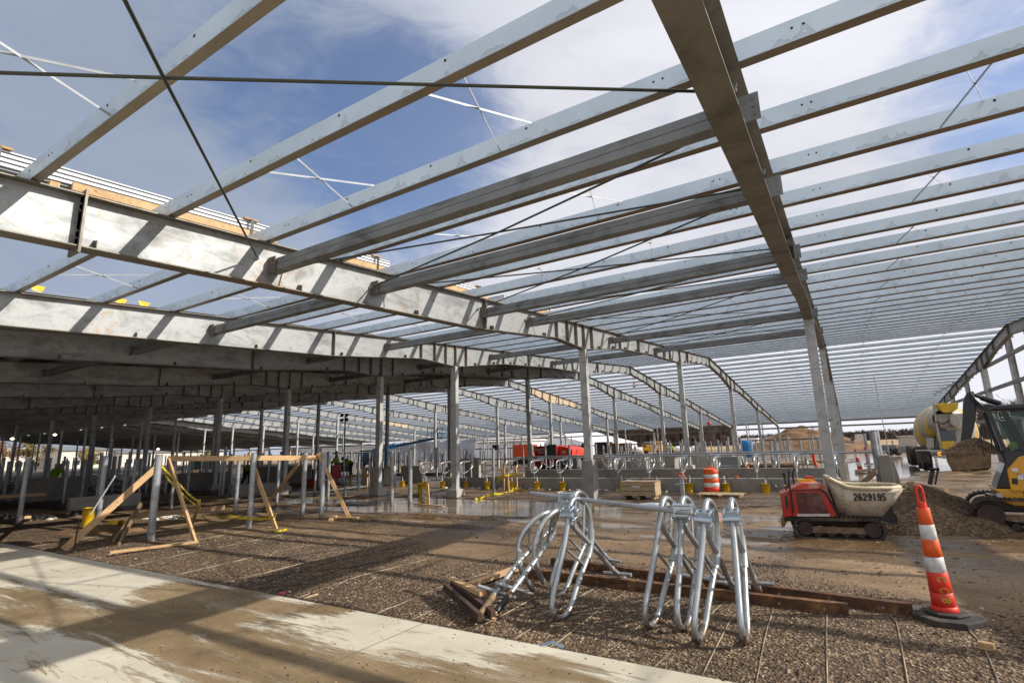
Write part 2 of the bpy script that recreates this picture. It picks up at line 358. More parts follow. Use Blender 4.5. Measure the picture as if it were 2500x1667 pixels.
def pile_mat():
    mt, t, p = newmat('gravel_pile_soil'); g = nd(t, 'ShaderNodeNewGeometry').outputs['Position']
    vo = nd(t, 'ShaderNodeTexVoronoi'); vo.inputs['Scale'].default_value = 26; t.links.new(g, vo.inputs[0]); h = nd(t, 'ShaderNodeSeparateColor'); t.links.new(vo.outputs['Color'], h.inputs[0])
    c = ramp(t, h.outputs[0], [(0, (.07, .042, .022)), (.5, (.165, .103, .053)), (1, (.27, .185, .105))]); t.links.new(c, p.inputs['Base Color']); p.inputs['Roughness'].default_value = .9
    bump(t, p, vo.outputs['Distance'], .8, .05); return mt
M['soil'] = pile_mat()
M['dirt'] = simple('brown_dirt', (.17, .095, .045), .95, 0, .4, 1.5, .5, obj=False)
def slab_mat():
    mt, t, p = newmat('dirty_concrete_slab'); g = nd(t, 'ShaderNodeNewGeometry').outputs['Position']; md = nd(t, 'ShaderNodeAttribute', attribute_name='mud').outputs['Fac']
    a = noi(t, 1.2, 8, .6, vec=g); b = noi(t, 60, 4, .6, vec=g)
    con = ramp(t, a, [(.3, (.44, .395, .30)), (.7, (.60, .55, .44))])
    st = noi(t, 3.2, 8, .7, vec=g, dist=1.5, scale3=(1.1, .45, 1))
    con = mixc(t, ramp(t, st, [(.56, (0,)*3), (.64, (.75,)*3)]), con, (.36, .27, .17))
    # streaky mud cover: attribute thresholded with long and fine noise
    n_ = noi(t, 2.4, 12, .74, vec=g, dist=.5, scale3=(2.6, .32, 1))
    n3 = nd(t, 'ShaderNodeMath', operation='MULTIPLY_ADD'); t.links.new(n_, n3.inputs[0]); n3.inputs[1].default_value = 1.75; n3.inputs[2].default_value = -.375
    ad = nd(t, 'ShaderNodeMath', operation='ADD'); t.links.new(md, ad.inputs[0]); t.links.new(n3.outputs[0], ad.inputs[1])
    mk = ramp(t, ad.outputs[0], [(.0, (0,)*3), (.485, (0,)*3), (.53, (.8,)*3), (.60, (1,)*3)])
    mk2 = nd(t, 'ShaderNodeMath', operation='SUBTRACT'); t.links.new(ad.outputs[0], mk2.inputs[0]); mk2.inputs[1].default_value = .5
    mk = ramp(t, mk2.outputs[0], [(.0, (0,)*3), (.05, (.5,)*3), (.12, (.85,)*3), (.22, (1,)*3)])
    mudc = ramp(t, noi(t, 1.6, 10, .72, vec=g, scale3=(1, .5, 1)), [(.3, (.105, .068, .031)), (.5, (.215, .148, .072)), (.75, (.35, .26, .15))])
    cl_ = noi(t, 26, 8, .8, vec=g); mudc = mixc(t, ramp(t, cl_, [(.57, (0,)*3), (.63, (.7,)*3)]), mudc, (.11, .074, .036))
    col = mixc(t, mk, con, mudc)
    # control joints
    sp = nd(t, 'ShaderNodeSeparateXYZ'); t.links.new(g, sp.inputs[0])
    fr = nd(t, 'ShaderNodeMath', operation='PINGPONG'); sh = nd(t, 'ShaderNodeMath', operation='ADD'); t.links.new(sp.outputs[1], sh.inputs[0]); sh.inputs[1].default_value = JOINT
    t.links.new(sh.outputs[0], fr.inputs[0]); fr.inputs[1].default_value = 1.6
    jm = ramp(t, fr.outputs[0], [(0, (1,)*3), (.0035, (1,)*3), (.006, (0,)*3)])
    col = mixc(t, jm, col, (.12, .10, .07))
    t.links.new(col, p.inputs['Base Color']); p.inputs['Roughness'].default_value = .8
    br_ = noi(t, 90, 2, .5, vec=g, scale3=(1, .12, 1))
    h1 = nd(t, 'ShaderNodeMath', operation='MULTIPLY'); t.links.new(mk, h1.inputs[0]); t.links.new(cl_, h1.inputs[1])
    h2 = nd(t, 'ShaderNodeMath', operation='MULTIPLY_ADD'); t.links.new(br_, h2.inputs[0]); h2.inputs[1].default_value = .15; t.links.new(h1.outputs[0], h2.inputs[2])
    bump(t, p, h2.outputs[0], .6, .018); return mt
JOINT = -G(1000, 1541).y % 3.2
M['slab'] = slab_mat()
mt, t, p = newmat('puddle_water'); wc = ramp(t, noi(t, 1.5, 5, obj=False), [(.3, (.16, .115, .075)), (.7, (.26, .195, .13))]); t.links.new(wc, p.inputs['Base Color'])
p.inputs['Roughness'].default_value = .11; p.inputs['Specular IOR Level'].default_value = .5; p.inputs['IOR'].default_value = 1.4; bump(t, p, noi(t, 5, 4, obj=False), .04, .02); M['water'] = mt
M['stone'] = None
mt, t, p = newmat('gravel_stones'); g = nd(t, 'ShaderNodeAttribute', attribute_name='tone').outputs['Fac']
c = ramp(t, g, [(0, (.045, .027, .013)), (.5, (.12, .076, .040)), (.85, (.20, .138, .082)), (.96, (.38, .30, .21)), (1, (.55, .49, .40))]); t.links.new(c, p.inputs['Base Color']); p.inputs['Roughness'].default_value = .85; M['stone'] = mt
M['tube'] = simple('heating_tube', (.33, .26, .17), .6, 0, .4, 3, obj=False, dirt=(.11, .075, .05), dsc=2.5, dlo=.45, dhi=.6)
M['snow'] = simple('dirty_insulation', (.62, .57, .50), .9, 0, .2, 4, .4, dirt=(.3, .22, .15), dsc=3, dlo=.48, dhi=.6)
M['bark'] = simple('bare_branches', (.09, .075, .065), .9, 0, .3)
M['wood_hill'] = simple('winter_woods', (.095, .07, .062), .95, 0, .35, .35, obj=False)
M['fog'] = None
random.seed(7); rnd = random.random
def U(a, b): return a+(b-a)*rnd()
# ------------------------------------------------------------------ ground
PUD = [(10.6, 5.2, .35, 1.3), (11.3, 12.2, .5, 1.6), (9.6, 2.2, .25, .9), (13.2, 9.6, 1.2, 3.4), (11.6, 8.4, .5, 2.2), (12.6, 4.4, .8, 2.6), (13.6, 13.0, .8, 1.6), (9.7, 9.0, .25, .7), (11.5, .2, .5, 1.2), (24, .2, 2.2, 1.4), (30, -.2, 3.5, 1.8), (38, -2, 5, 3.0), (21, -1.6, 1.3, .9), (15.5, -.6, 1.0, .6), (16.5, -2.6, .9, .7), (48, -4, 6, 3), (12.6, 17.5, .8, 2.5), (60, -3, 5, 6)]
def ghf(x, y):
    p = Vector((x, y, 0))
    h = .030*noise.noise(p*.35)+.018*noise.noise(p*1.3)
    rut = max(0, min(1, (x-7.5)/1.5))
    if x < 40: h += rut*.034*noise.noise(Vector((x*3.2, y*.7, 3)))+rut*.016*noise.noise(Vector((x*9, y*2.2, 8)))+(.035*max(0, noise.noise(Vector((x*2.4, y*.5, 13))))*rut if y < 2 else 0)
    if 7.5 < x < 13 and -4 < y < 14:
        for xc, ph in ((8.7, 0), (9.45, 0), (10.7, 2), (11.5, 2)):
            dx = (x-xc-.35*math.sin(y*.33+ph)-.1*math.sin(y*1.1+ph))/.13
            if abs(dx) < 2.4: e = math.exp(-dx*dx); h += (-.030*e+.012*math.exp(-(abs(dx)-1.5)**2*3)+.007*e*math.sin(y*26))*(.5+.5*max(0, noise.noise(Vector((xc, y*.5, 9)))*2+.6))
    if x < 16: h += .006*noise.noise(p*7)
    d = 0
    for px, py, a, b in PUD:
        q = ((x-px)/a)**2+((y-py)/b)**2
        if q < 2.2: d = max(d, 1-q/2.2)
    h -= .085*min(1, d*1.6)*(1 if x < 20 else 1.3)
    h += .012
    if x < 5.2: h -= .05*min(1, (5.2-x)/1.2)
    # muddy bank by the mixer road
    if y < 3 and x > 19: h += .16*max(0, 1-((x-22.5)/4)**2-((y+.6)/1.6)**2)
    return h
def geo_axis(lo, hi, step, far, g=1.16, back=None):
    a = list(np.arange(lo, hi, step)); s = step; x = a[-1]
    while x < far: s = s*g; x += s; a.append(x)
    if back is not None:
        x = a[0]; s = step
        while x > back: s = s*g; x -= s; a.insert(0, x)
    return np.array(a)
GXs = geo_axis(3.9, 15, .07, 2600, 1.07); GYs = geo_axis(-5, 15, .085, 1900, 1.085, -1900)
nx, ny = len(GXs), len(GYs)
HG = np.zeros((nx, ny))
for i, x in enumerate(GXs):
    for j, y in enumerate(GYs):
        HG[i, j] = ghf(x, y) if x < 120 and -60 < y < 120 else 0
def gz(x, y): return ghf(x, y)
co = np.zeros((nx*ny, 3)); co[:, 0] = np.repeat(GXs, ny); co[:, 1] = np.tile(GYs, nx); co[:, 2] = HG.ravel()
ii, jj = np.meshgrid(np.arange(nx-1), np.arange(ny-1), indexing='ij'); a = (ii*ny+jj).ravel()
fc = np.stack([a, a+ny, a+ny+1, a+1], 1)
def np_mesh(name, co, fc, mat, attrs={}, smooth=True):
    me = bpy.data.meshes.new(name); k = fc.shape[1]
    me.vertices.add(len(co)); me.vertices.foreach_set('co', co.ravel().astype(np.float32))
    me.loops.add(len(fc)*k); me.loops.foreach_set('vertex_index', fc.ravel().astype(np.int32))
    me.polygons.add(len(fc)); me.polygons.foreach_set('loop_start', (np.arange(len(fc))*k).astype(np.int32)); me.polygons.foreach_set('loop_total', np.full(len(fc), k, np.int32))
    me.materials.append(mat)
    for n, v in attrs.items():
        at = me.attributes.new(n, 'FLOAT', 'POINT'); at.data.foreach_set('value', v.astype(np.float32))
    me.update(calc_edges=True); me.validate()
    me.polygons.foreach_set('use_smooth', [smooth]*len(me.polygons))
    o = bpy.data.objects.new(name, me); COL.objects.link(o); return o
X_, Y_ = co[:, 0], co[:, 1]
gb = 7.4+.5*np.sin(Y_*.8+1)+.35*np.sin(Y_*2.1)-.10*Y_*(Y_ > 0)*.6
gb = np.where(Y_ < .8, gb-.9, gb)
gr = np.clip((gb-X_)/.7+.5, 0, 1)
gr = np.maximum(gr, np.clip((X_-13.4-.3*np.sin(Y_))/.8, 0, 1)*np.clip((18.8-X_)/.4, 0, 1)*(np.abs(Y_-5) < 5)*.8)
gr = np.maximum(gr, .55*np.exp(-((X_-8.5)/1.2)**2-((Y_-9)/4)**2))
wt = np.clip((X_-7.2)/1.5, 0, 1)*np.clip((75-X_)/20, 0, 1)*.95
fd = np.clip((np.hypot(X_-20, Y_-40)-115)/25, 0, 1)
ground = np_mesh('ground', co, fc, M['ground'], {'gravel': gr, 'wet': wt, 'field': fd}); tag(ground, kind='structure')
for i, (px, py, a_, b_) in enumerate(PUD):
    mb = MB(); n = 28; vs = [(px+a_*1.45*math.cos(2*math.pi*k/n), py+b_*1.45*math.sin(2*math.pi*k/n), 0) for k in range(n)]
    mb.add(vs, [tuple(range(n))]); o = mb.build('puddle', M['water'], origin=(px, py, 0)); o.location = (px, py, -.018-.0006*i if px < 20 else -.03-.0006*i); tag(o, kind='structure')
# slab
sx_ = np.concatenate([[-14], np.arange(-1.0, 3.99, .07), [3.985]]); sy_s = geo_axis(-6, 16, .11, 60, 1.3, -40)
n1_, n2_ = len(sx_), len(sy_s); sc_ = np.zeros((n1_*n2_, 3)); sc_[:, 0] = np.repeat(sx_, n2_); sc_[:, 1] = np.tile(sy_s, n1_); sc_[:, 2] = .02
i2, j2 = np.meshgrid(np.arange(n1_-1), np.arange(n2_-1), indexing='ij'); a = (i2*n2_+j2).ravel(); sf = np.stack([a, a+n2_, a+n2_+1, a+1], 1)
# mud cover laid out in floor coordinates (x away, y left): centre line wanders
def slabmud(x, y):
    poly = [(q.x, q.y) for q in (G(*a) for a in SM)]
    ins = np.zeros(len(x), bool); dist = np.full(len(x), 9.)
    for i in range(len(poly)):
        (x1, y1), (x2, y2) = poly[i-1], poly[i]
        c = ((y1 > y) != (y2 > y)) & (x < (x2-x1)*(y-y1)/((y2-y1) or 1e-9)+x1); ins ^= c
        L2 = (x2-x1)**2+(y2-y1)**2; t = np.clip(((x-x1)*(x2-x1)+(y-y1)*(y2-y1))/max(L2, 1e-9), 0, 1); dist = np.minimum(dist, np.hypot(x-x1-t*(x2-x1), (y-y1-t*(y2-y1))*.8))
    sd = np.where(ins, dist, -dist); v = np.clip(sd*.9, -.42, .30)
    for u, w, r, k in ((60, 1352, .35, .30), (160, 1395, .4, .30), (620, 1420, .45, .28), (850, 1510, .4, .2), (960, 1660, .3, .2), (1230, 1600, .35, .22), (830, 1490, .15, .3), (1330, 1640, .2, .25), (60, 1650, .35, .42)):
        q = G(u, w); v = v+k*np.exp(-(((x-q.x)/r)**2+((y-q.y)/(r*1.8))**2))
    return v
SM = [(-60, 1428), (70, 1432), (190, 1462), (290, 1478), (330, 1445), (430, 1422), (600, 1440), (760, 1468), (800, 1490), (690, 1505), (650, 1530), (760, 1560), (900, 1598), (1060, 1625), (1300, 1650), (1560, 1672), (1600, 1800), (380, 1800), (395, 1667), (330, 1600), (240, 1560), (90, 1555), (-60, 1520)]
def slabmud_old(x, y):
    v = -.62
    for cx, cy, ax, ay, s in [(2.55, 3.6, .95, 2.1, .62), (1.6, 1.9, .75, 1.3, .7), (3.35, 3.75, .45, .8, .45), (3.0, 8.0, .55, 3.4, .55), (1.9, 1.0, .6, .9, .6), (2.0, 4.9, .35, .7, .3), (2.1, .3, .45, .6, .4), (2.9, .2, .35, .6, .35), (3.3, 1.6, .3, .8, .22), (1.5, 3.4, .5, .25, .4)]:
        q = ((x-cx)/ax)**2+((y-cy)/ay)**2; v += s*np.exp(-q*1.1)*1.35
    return np.clip(v, -.6, .45)
md = slabmud(sc_[:, 0], sc_[:, 1])
sl_o = np_mesh('concrete_slab', sc_, sf, M['slab'], {'mud': md}); tag(sl_o, kind='structure')
mb = MB(); mb.bb((-14, -40, -.25), (3.985, 60, .016)); o = mb.build('slab_body', M['concL']); tag(o, kind='structure'); o.name = 'slab_edge'
# gravel stones
rs = np.random.RandomState(3); NS = 52000
sxp = 4.0+4.6*rs.rand(NS)**1.35; syp = -3.5+16*rs.rand(NS)**1.25
keep = np.abs(np.arctan2(syp, sxp)-YAW) < .85; sxp, syp = sxp[keep], syp[keep]
gbs = 7.4+.5*np.sin(syp*.8+1)+.35*np.sin(syp*2.1)-.06*syp*(syp > 0); gbs = np.where(syp < .8, gbs-.9, gbs)
pn = np.array([noise.noise(Vector((a*.9, b*.6, 5)))+.5*noise.noise(Vector((a*3, b*2.2, 7))) for a, b in zip(sxp, syp)])
keep = ((sxp < gbs+.15) & (rs.rand(len(sxp)) < 1.05-1.5*np.clip(pn+.05, 0, 1))) | (rs.rand(len(sxp)) < .12); sxp, syp = sxp[keep], syp[keep]; n_s = len(sxp)
base = np.array([(1,0,0),(0,1,0),(-1,0,0),(0,-1,0),(0,0,1),(.5,.5,.6)], float); tri = np.array([(0,5,4),(0,1,5),(1,4,5),(1,2,4),(2,3,4),(3,0,4)])
size = .0045+.011*rs.rand(n_s)**2.4+(rs.rand(n_s) < .015)*.016
jit = base[None]*(.65+.7*rs.rand(n_s, 6, 3)); an = rs.rand(n_s)*6.28; ca, sa = np.cos(an), np.sin(an)
vx = jit[:, :, 0]*ca[:, None]-jit[:, :, 1]*sa[:, None]; vy = jit[:, :, 0]*sa[:, None]+jit[:, :, 1]*ca[:, None]
xi = np.clip(np.searchsorted(GXs, sxp)-1, 0, nx-2); yi = np.clip(np.searchsorted(GYs, syp)-1, 0, ny-2); hz = HG[xi, yi]
SC = np.stack([vx*size[:, None]+sxp[:, None], vy*size[:, None]+syp[:, None], jit[:, :, 2]*size[:, None]*.8+hz[:, None]+.001], 2).reshape(-1, 3)
SF = (tri[None]+6*np.arange(n_s)[:, None, None]).reshape(-1, 3); tone = np.repeat(np.clip(rs.rand(n_s)**1.2, 0, 1), 6)
o = np_mesh('gravel', SC, SF, M['stone'], {'tone': tone}, False); tag(o, kind='stuff')
# mud clods on the ruts
rs = np.random.RandomState(5); NC = 5200; cx_ = 7.6+9*rs.rand(NC); cyy = -4+15*rs.rand(NC)
size = .008+.03*rs.rand(NC)**5; jit = base[None]*(.6+.8*rs.rand(NC, 6, 3))
xi = np.clip(np.searchsorted(GXs, cx_)-1, 0, nx-2); yi = np.clip(np.searchsorted(GYs, cyy)-1, 0, ny-2); hz = HG[xi, yi]
SC = np.stack([jit[:, :, 0]*size[:, None]+cx_[:, None], jit[:, :, 1]*size[:, None]*1.6+cyy[:, None], jit[:, :, 2]*size[:, None]*.5+hz[:, None]], 2).reshape(-1, 3)
SF = (tri[None]+6*np.arange(NC)[:, None, None]).reshape(-1, 3)
o = np_mesh('mud_clods', SC, SF, M['soil'], {}, False); tag(o, kind='stuff')
rs = np.random.RandomState(8); NC = 9000; cx_ = 1.2+2.8*rs.rand(NC)**.7; cyy = -.5+9*rs.rand(NC)**1.3
mdv = slabmud(cx_, cyy); kp = (mdv > .02) | ((cx_ > 3.8) & (rs.rand(NC) < .35)) | (rs.rand(NC) < .03); cx_, cyy = cx_[kp], cyy[kp]; NC = len(cx_); size = .0025+.011*rs.rand(NC)**6
jit = base[None]*(.6+.8*rs.rand(NC, 6, 3)); cx_ = np.minimum(cx_, 3.975)
SC = np.stack([jit[:, :, 0]*size[:, None]+cx_[:, None], jit[:, :, 1]*size[:, None]*1.3+cyy[:, None], jit[:, :, 2]*size[:, None]*.6+.0195], 2).reshape(-1, 3)
o = np_mesh('mud_clods', SC, (tri[None]+6*np.arange(NC)[:, None, None]).reshape(-1, 3), M['soil'], {}, False); tag(o, kind='stuff')
# heating tubes laid on the gravel, running away from the slab edge
ORD = ['first', 'second', 'third', 'fourth', 'fifth', 'sixth', 'seventh', 'eighth', 'ninth', 'tenth', 'eleventh', 'twelfth', 'thirteenth', 'fourteenth', 'fifteenth', 'sixteenth', 'seventeenth', 'eighteenth', 'nineteenth', 'twentieth', 'twenty first', 'twenty second', 'twenty third', 'twenty fourth', 'twenty fifth', 'twenty sixth', 'twenty seventh', 'twenty eighth', 'twenty ninth', 'thirtieth', 'thirty first', 'thirty second', 'thirty third', 'thirty fourth']
def gtube(name, pts, r, mat, n=6, lift=0, sub=.25):
    P = []
    for i in range(len(pts)-1):
        a = Vector(pts[i][:2]).to_3d(); b = Vector(pts[i+1][:2]).to_3d(); k = max(1, int((b-a).length/sub))
        for j in range(k): P.append(a.lerp(b, j/k))
    P.append(Vector(pts[-1][:2]).to_3d())
    for q in P: q.z = gz(q.x, q.y)+r*.7+lift
    return MB().tube(P, r, n).build(name, mat, origin=P[0])
ys = [-1.62, -.98] ; starts = [G(2425, 1667).y, G(2217, 1667).y, G(2019, 1667).y, G(1840, 1667).y, G(1700, 1651).y]
lines = [[G(2440, 1667), G(2400, 1575), G(2370, 1545), G(2359, 1523)], [G(2217, 1667), G(2205, 1600), G(2190, 1525), G(2172, 1504)], [G(2019, 1667), G(2018, 1590), G(2020, 1506)], [G(1840, 1667), G(1864, 1570), G(1889, 1489)],
         [G(1700, 1651), G(1745, 1575), G(1791, 1506), G(1822, 1480)], [G(1570, 1628), G(1660, 1560), G(1760, 1483)], [G(1437, 1603), G(1500, 1565), G(1600, 1500), G(1660, 1450)], [G(1316, 1578), G(1400, 1531), G(1520, 1453)], [G(1228, 1562), G(1330, 1508), G(1458, 1437)],
         [G(1125, 1543), G(1235, 1492), G(1350, 1440), G(1420, 1405)], [G(1054, 1530), G(1180, 1480), G(1290, 1440)], [G(970, 1515), G(1110, 1462), G(1215, 1420)], [G(890, 1498), G(1040, 1445), G(1190, 1400)]]
yy = lines[-1][0].y
for k in range(21):
    yy += .46+U(-.1, .1); lines.append([Vector((4.0, yy, 0)), Vector((5.3, yy+U(-.1, .12), 0)), Vector((6.9+U(-.5, 1.0), yy+U(-.1, .3), 0))])
for k, pts in enumerate(lines):
    o = gtube('heating_tube', pts, .006, M['tube'] if k < 13 or k % 3 == 0 else M['rustdark']); tag(o, f'muddy heating tube on the gravel beyond the slab edge, {ORD[k]} counted from the right', 'heating tube', 'heating tubes laid across the gravel')
# ------------------------------------------------------------------ steel frames
YF = [-7.31, .453, 6.70, 11.81, 15.58, 21.44, 26.95, 34.3, 41.6, 48.6, 55.6, 62.4, 69.2, 76, 83, 90, 97, 104, 111, 118, 125, 132, 139]
ZR, XR, S1, S2, XE, XW = 6.783, 33.95, .0757, .0879, 69.33, -6.
def T(x): return ZR-S1*(XR-x) if x < XR else ZR-S2*(x-XR)
DP = [(-6, .5), (1.4, .58), (9.5, .72), (13.15, .60), (15.06, .80), (18.3, .56), (22.5, .55), (26.8, .70), (29.6, .53), (33.9, .52), (37.6, .55), (40.6, .82), (43.8, .55), (50, .50), (53.3, .66), (56.6, .48), (69.3, .45)]
def B(x): return T(x)-np.interp(x, [d[0] for d in DP], [d[1] for d in DP])
XS = sorted(set([d[0] for d in DP]+[XR]+[XW, 69.3]))
CX = [15.06, 26.8, 40.6, 53.3, 69.3]
FW = .11
def rafter_mb(wm=0):
    mb = MB()
    for i in range(len(XS)-1):
        a, b = XS[i], XS[i+1]
        def seg(z1a, z2a, z1b, z2b, w_): mb.add([(a, -w_, z1a), (a, w_, z1a), (a, w_, z2a), (a, -w_, z2a), (b, -w_, z1b), (b, w_, z1b), (b, w_, z2b), (b, -w_, z2b)], [(0,1,2,3),(7,6,5,4),(0,4,5,1),(1,5,6,2),(2,6,7,3),(3,7,4,0)])
        mb.cur = 0; seg(B(a)+.013, T(a)-.013, B(b)+.013, T(b)-.013, .005)
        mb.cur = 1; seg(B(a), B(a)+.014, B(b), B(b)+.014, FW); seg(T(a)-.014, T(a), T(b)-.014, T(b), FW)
    # flange brace clips
    x = 2.2
    mb.cur = 1
    while x < 69:
        zb = B(x)
        for s in (-1,):
            mb.add([(x, s*.006, zb+.016), (x, s*.105, zb+.016), (x, s*.105, zb+.105), (x, s*.006, zb+.13), (x+.008, s*.006, zb+.016), (x+.008, s*.105, zb+.016), (x+.008, s*.105, zb+.105), (x+.008, s*.006, zb+.13)], [(0,1,2,3),(7,6,5,4),(0,4,5,1),(1,5,6,2),(2,6,7,3),(3,7,4,0)])
        x += 1.28*(2 if x < 13 else 1)
    return mb
STX = [2.05, 9.6, 13.2, 13.9, 14.5, 15.06, 15.7, 18.3, 20.4, 24.0, 25.0, 26.8, 28.4, 33.95, 37.4, 39.2, 40.6, 42.2, 46, 50, 53.3, 56.5, 62]
def stiff_mesh(x, flw=.1):
    mb = MB(); t = .006 if x != 2.05 else .012
    for s in (-1, 1): mb.bb((x-t, s*.006, B(x)+.016), (x+t, s*.1, T(x)-.016))
    if x in (2.05,): # end plates of a bolted splice, standing proud of the flanges
        mb.bb((x-.012, -.135, B(x)-.07), (x+.012, .135, T(x)+.05))
        for zz in (B(x)+.10, B(x)+.18, T(x)-.18, T(x)-.10):
            for s in (-.06,): mb.cyl((x-.03, s, zz), (x-.012, s, zz), .014, n=6); mb.cyl((x+.012, s, zz), (x+.03, s, zz), .014, n=6)
    return mb.mesh('stiffener', M['flange'])
def column_mb(x, zb):
    mb = MB(); zt = B(x)
    mb.bb((x-.085, -.11, zb+.015), (x+.085, -.10, zt)); mb.bb((x-.085, .10, zb+.015), (x+.085, .11, zt)); mb.bb((x-.085, -.0985, zb+.015), (x-.075, .0985, zt)); mb.bb((x+.075, -.0985, zb+.015), (x+.085, .0985, zt))
    return mb
raf_me = rafter_mb().mesh('rafter', [M['web'], M['flange']]); st_me = [stiff_mesh(x) for x in STX]
PIER = {(1, 0): .66, (2, 0): 1.16}
col_me = {}
FL = ['steel frame over the end wall posts at the right edge of the barn', 'brown looking steel frame passing right overhead of the camera to the leaning column', 'big sunlit galvanized frame from the left edge to the tall concrete pier', 'second sunlit galvanized frame, standing behind the one on the tall concrete pier', 'shaded grey frame whose rafter shows dark streaks, first under the roof sheets']
for k, y in enumerate(YF):
    lab = FL[k] if k < len(FL) else f'galvanized barn frame under the roof, {ORD[k-1]} row away counted from the overhead frame'
    fr = thing('barn_frame', lab, 'steel frame', (0, y, 0), 'galvanized frames of the barn in rows')
    rf = bpy.data.objects.new('rafter', raf_me); COL.objects.link(rf); rf.parent = fr
    if k < 9:
        for me in st_me:
            so2 = bpy.data.objects.new('stiffener', me); COL.objects.link(so2); so2.parent = rf
    for j, x in enumerate(CX):
        zb = PIER.get((k, j), .26 if j == 0 else (.55 if j == 1 else .0))
        if (j, zb) not in col_me:
            col_me[(j, zb)] = column_mb(x, zb).mesh('column', M['column'])
            mb = MB(); mb.bb((x-.14, -.15, zb), (x+.14, .15, zb+.018))
            for bx in (-.11, .11):
                for by in (-.125, .125): mb.cyl((x+bx, by, zb), (x+bx, by, zb+.06), .012, n=6)
            col_me[(j, zb, 'b')] = mb.mesh('base_plate', M['column'])
        c = bpy.data.objects.new('column', col_me[(j, zb)]); COL.objects.link(c); c.parent = fr
        if k < 7: bp = bpy.data.objects.new('base_plate', col_me[(j, zb, 'b')]); COL.objects.link(bp); bp.parent = c
    # concrete piers under the columns
    if k >= 1:
        for j in ((0, 1) if k < 8 else (0,)):
            zb = PIER.get((k, j), .26 if j == 0 else .55); x = CX[j]; hw = .17
            mb = MB(); mb.prism([(-hw-.05, -.1), (hw+.05, -.1), (hw, zb-.002), (-hw, zb-.002)], y-hw-.01, y+hw+.01, lambda p, q, t, x=x: (x+p, t, q)) if zb > .6 and j == 0 else mb.bb((x-.24, y-.24, -.1), (x+.24, y+.24, zb-.002))
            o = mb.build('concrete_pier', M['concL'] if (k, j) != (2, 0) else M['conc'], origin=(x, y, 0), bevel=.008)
            pl = {(1, 0): 'concrete pier behind the tracked dumper under the leaning column', (2, 0): 'tall narrow concrete pier, chest high, carrying the middle column', (3, 0): 'square concrete footing block under the bright column by the long puddle', (4, 0): 'square concrete footing block left of the grey pipe posts'}.get((k, j))
            tag(o, pl or (f'low concrete footing under the front column of the {ORD[k-1]} frame away' if j == 0 else f'concrete footing under the second column of the {ORD[k-1]} frame away'), 'concrete pier', 'concrete piers under the columns')
# rust patches: separate rusty web plate set on two rafters
for (k, xa, xb) in ((5, 37.6, 46.0), (9, 46, 52)):
    fr = [o for o in COL.objects if o.name.startswith('barn_frame')][k]; y = YF[k]
    xs = [xa]+[x for x in XS if xa < x < xb]+[xb]; mb = MB()
    for i in range(len(xs)-1):
        a, b = xs[i], xs[i+1]; mb.add([(a, -.0085, B(a)+.016), (b, -.0085, B(b)+.016), (b, -.0085, T(b)-.016), (a, -.0085, T(a)-.016), (a, -.0055, B(a)+.016), (b, -.0055, B(b)+.016), (b, -.0055, T(b)-.016), (a, -.0055, T(a)-.016)], [(0,1,2,3),(7,6,5,4),(0,4,5,1),(2,6,7,3),(0,3,7,4),(1,5,6,2)])
    o = bpy.data.objects.new('rusty_web_plate', mb.mesh('rusty_web_plate', M['webrust'])); COL.objects.link(o); o.parent = fr
# ------------------------------------------------------------------ purlins
PH = .212
def purlin_mesh(far):
    mb = MB(); segs = []; PH = .165 if far else .212
    for k in range(len(YF)-1):
        a, b = YF[k]-.62, YF[k+1]+.62
        if k == 0: a = YF[0]-.75
        if k == len(YF)-2: b = YF[-1]+.3
        segs.append((a, b, .0045*(k % 2)))
    s = 1
    for a, b, o in segs:
        pr = [(0, .022), (.068, 0), (.068, .02), (.064, .02), (.064, .006), (.004, .026), (.004, PH-.004), (.064, PH-.004), (.064, PH-.02), (.068, PH-.02), (.068, PH), (0, PH)]
        n = len(pr); A = [(p-o*s, a, q-o*.5) for p, q in pr]; Bv = [(p-o*s, b, q-o*.5) for p, q in pr]
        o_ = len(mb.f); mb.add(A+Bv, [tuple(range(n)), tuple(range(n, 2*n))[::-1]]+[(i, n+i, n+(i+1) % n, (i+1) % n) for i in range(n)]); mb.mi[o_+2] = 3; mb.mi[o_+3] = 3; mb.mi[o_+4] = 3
    # lap bolt holes facing the camera: dark discs, white ones for sky showing through
    for k in range(0, 6):
        y = YF[k]
        for dy in (-.58, -.5, 0, .5, .58) if k < 4 else (-.55, .55):
            for z, mi in ((.065, 2), (.135, 1)):
                mb.cur = mi; xx = (-s*.001 if not far else -.006)
                mb.cyl((-.0075 if s > 0 else -.009, y+dy, z), (-.001, y+dy, z), .010 if mi == 1 else .009, n=8)
        mb.cur = 0
        if k < 5:
            for f in (.3, .5, .72): mb.cur = 1; yy = YF[k]+f*(YF[k+1]-YF[k]); mb.cyl((-.0075, yy, .17), (-.001, yy, .17), .013, n=8)
        mb.cur = 0
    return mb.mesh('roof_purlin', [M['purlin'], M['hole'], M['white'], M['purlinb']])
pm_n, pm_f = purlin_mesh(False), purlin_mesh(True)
def xbr(dx, dz):
    mb = MB()
    mb.beam((0.01, -.19, .20), (dx-.01, .19, .03+dz), .004, .022, (0, 0, 1)); mb.beam((.01, .19, .035), (dx-.01, -.19, .20+dz), .004, .022, (0, 0, 1)); return mb.mesh('bridging_strap', M['strap'])
x_n, x_f = xbr(1.28, 1.28*S1), xbr(1.28, -1.28*S2)
BAYY = [[-5.0, -1.45], [2.45, 4.65], [8.4, 10.2], [13.6], [17.6, 19.6], [23.2, 25.2], [29, 32], [37, 39]]
PXN = [.32+1.28*i for i in range(-4, 27)]; PXF = [XR+.38+1.28*i for i in range(0, 28)]
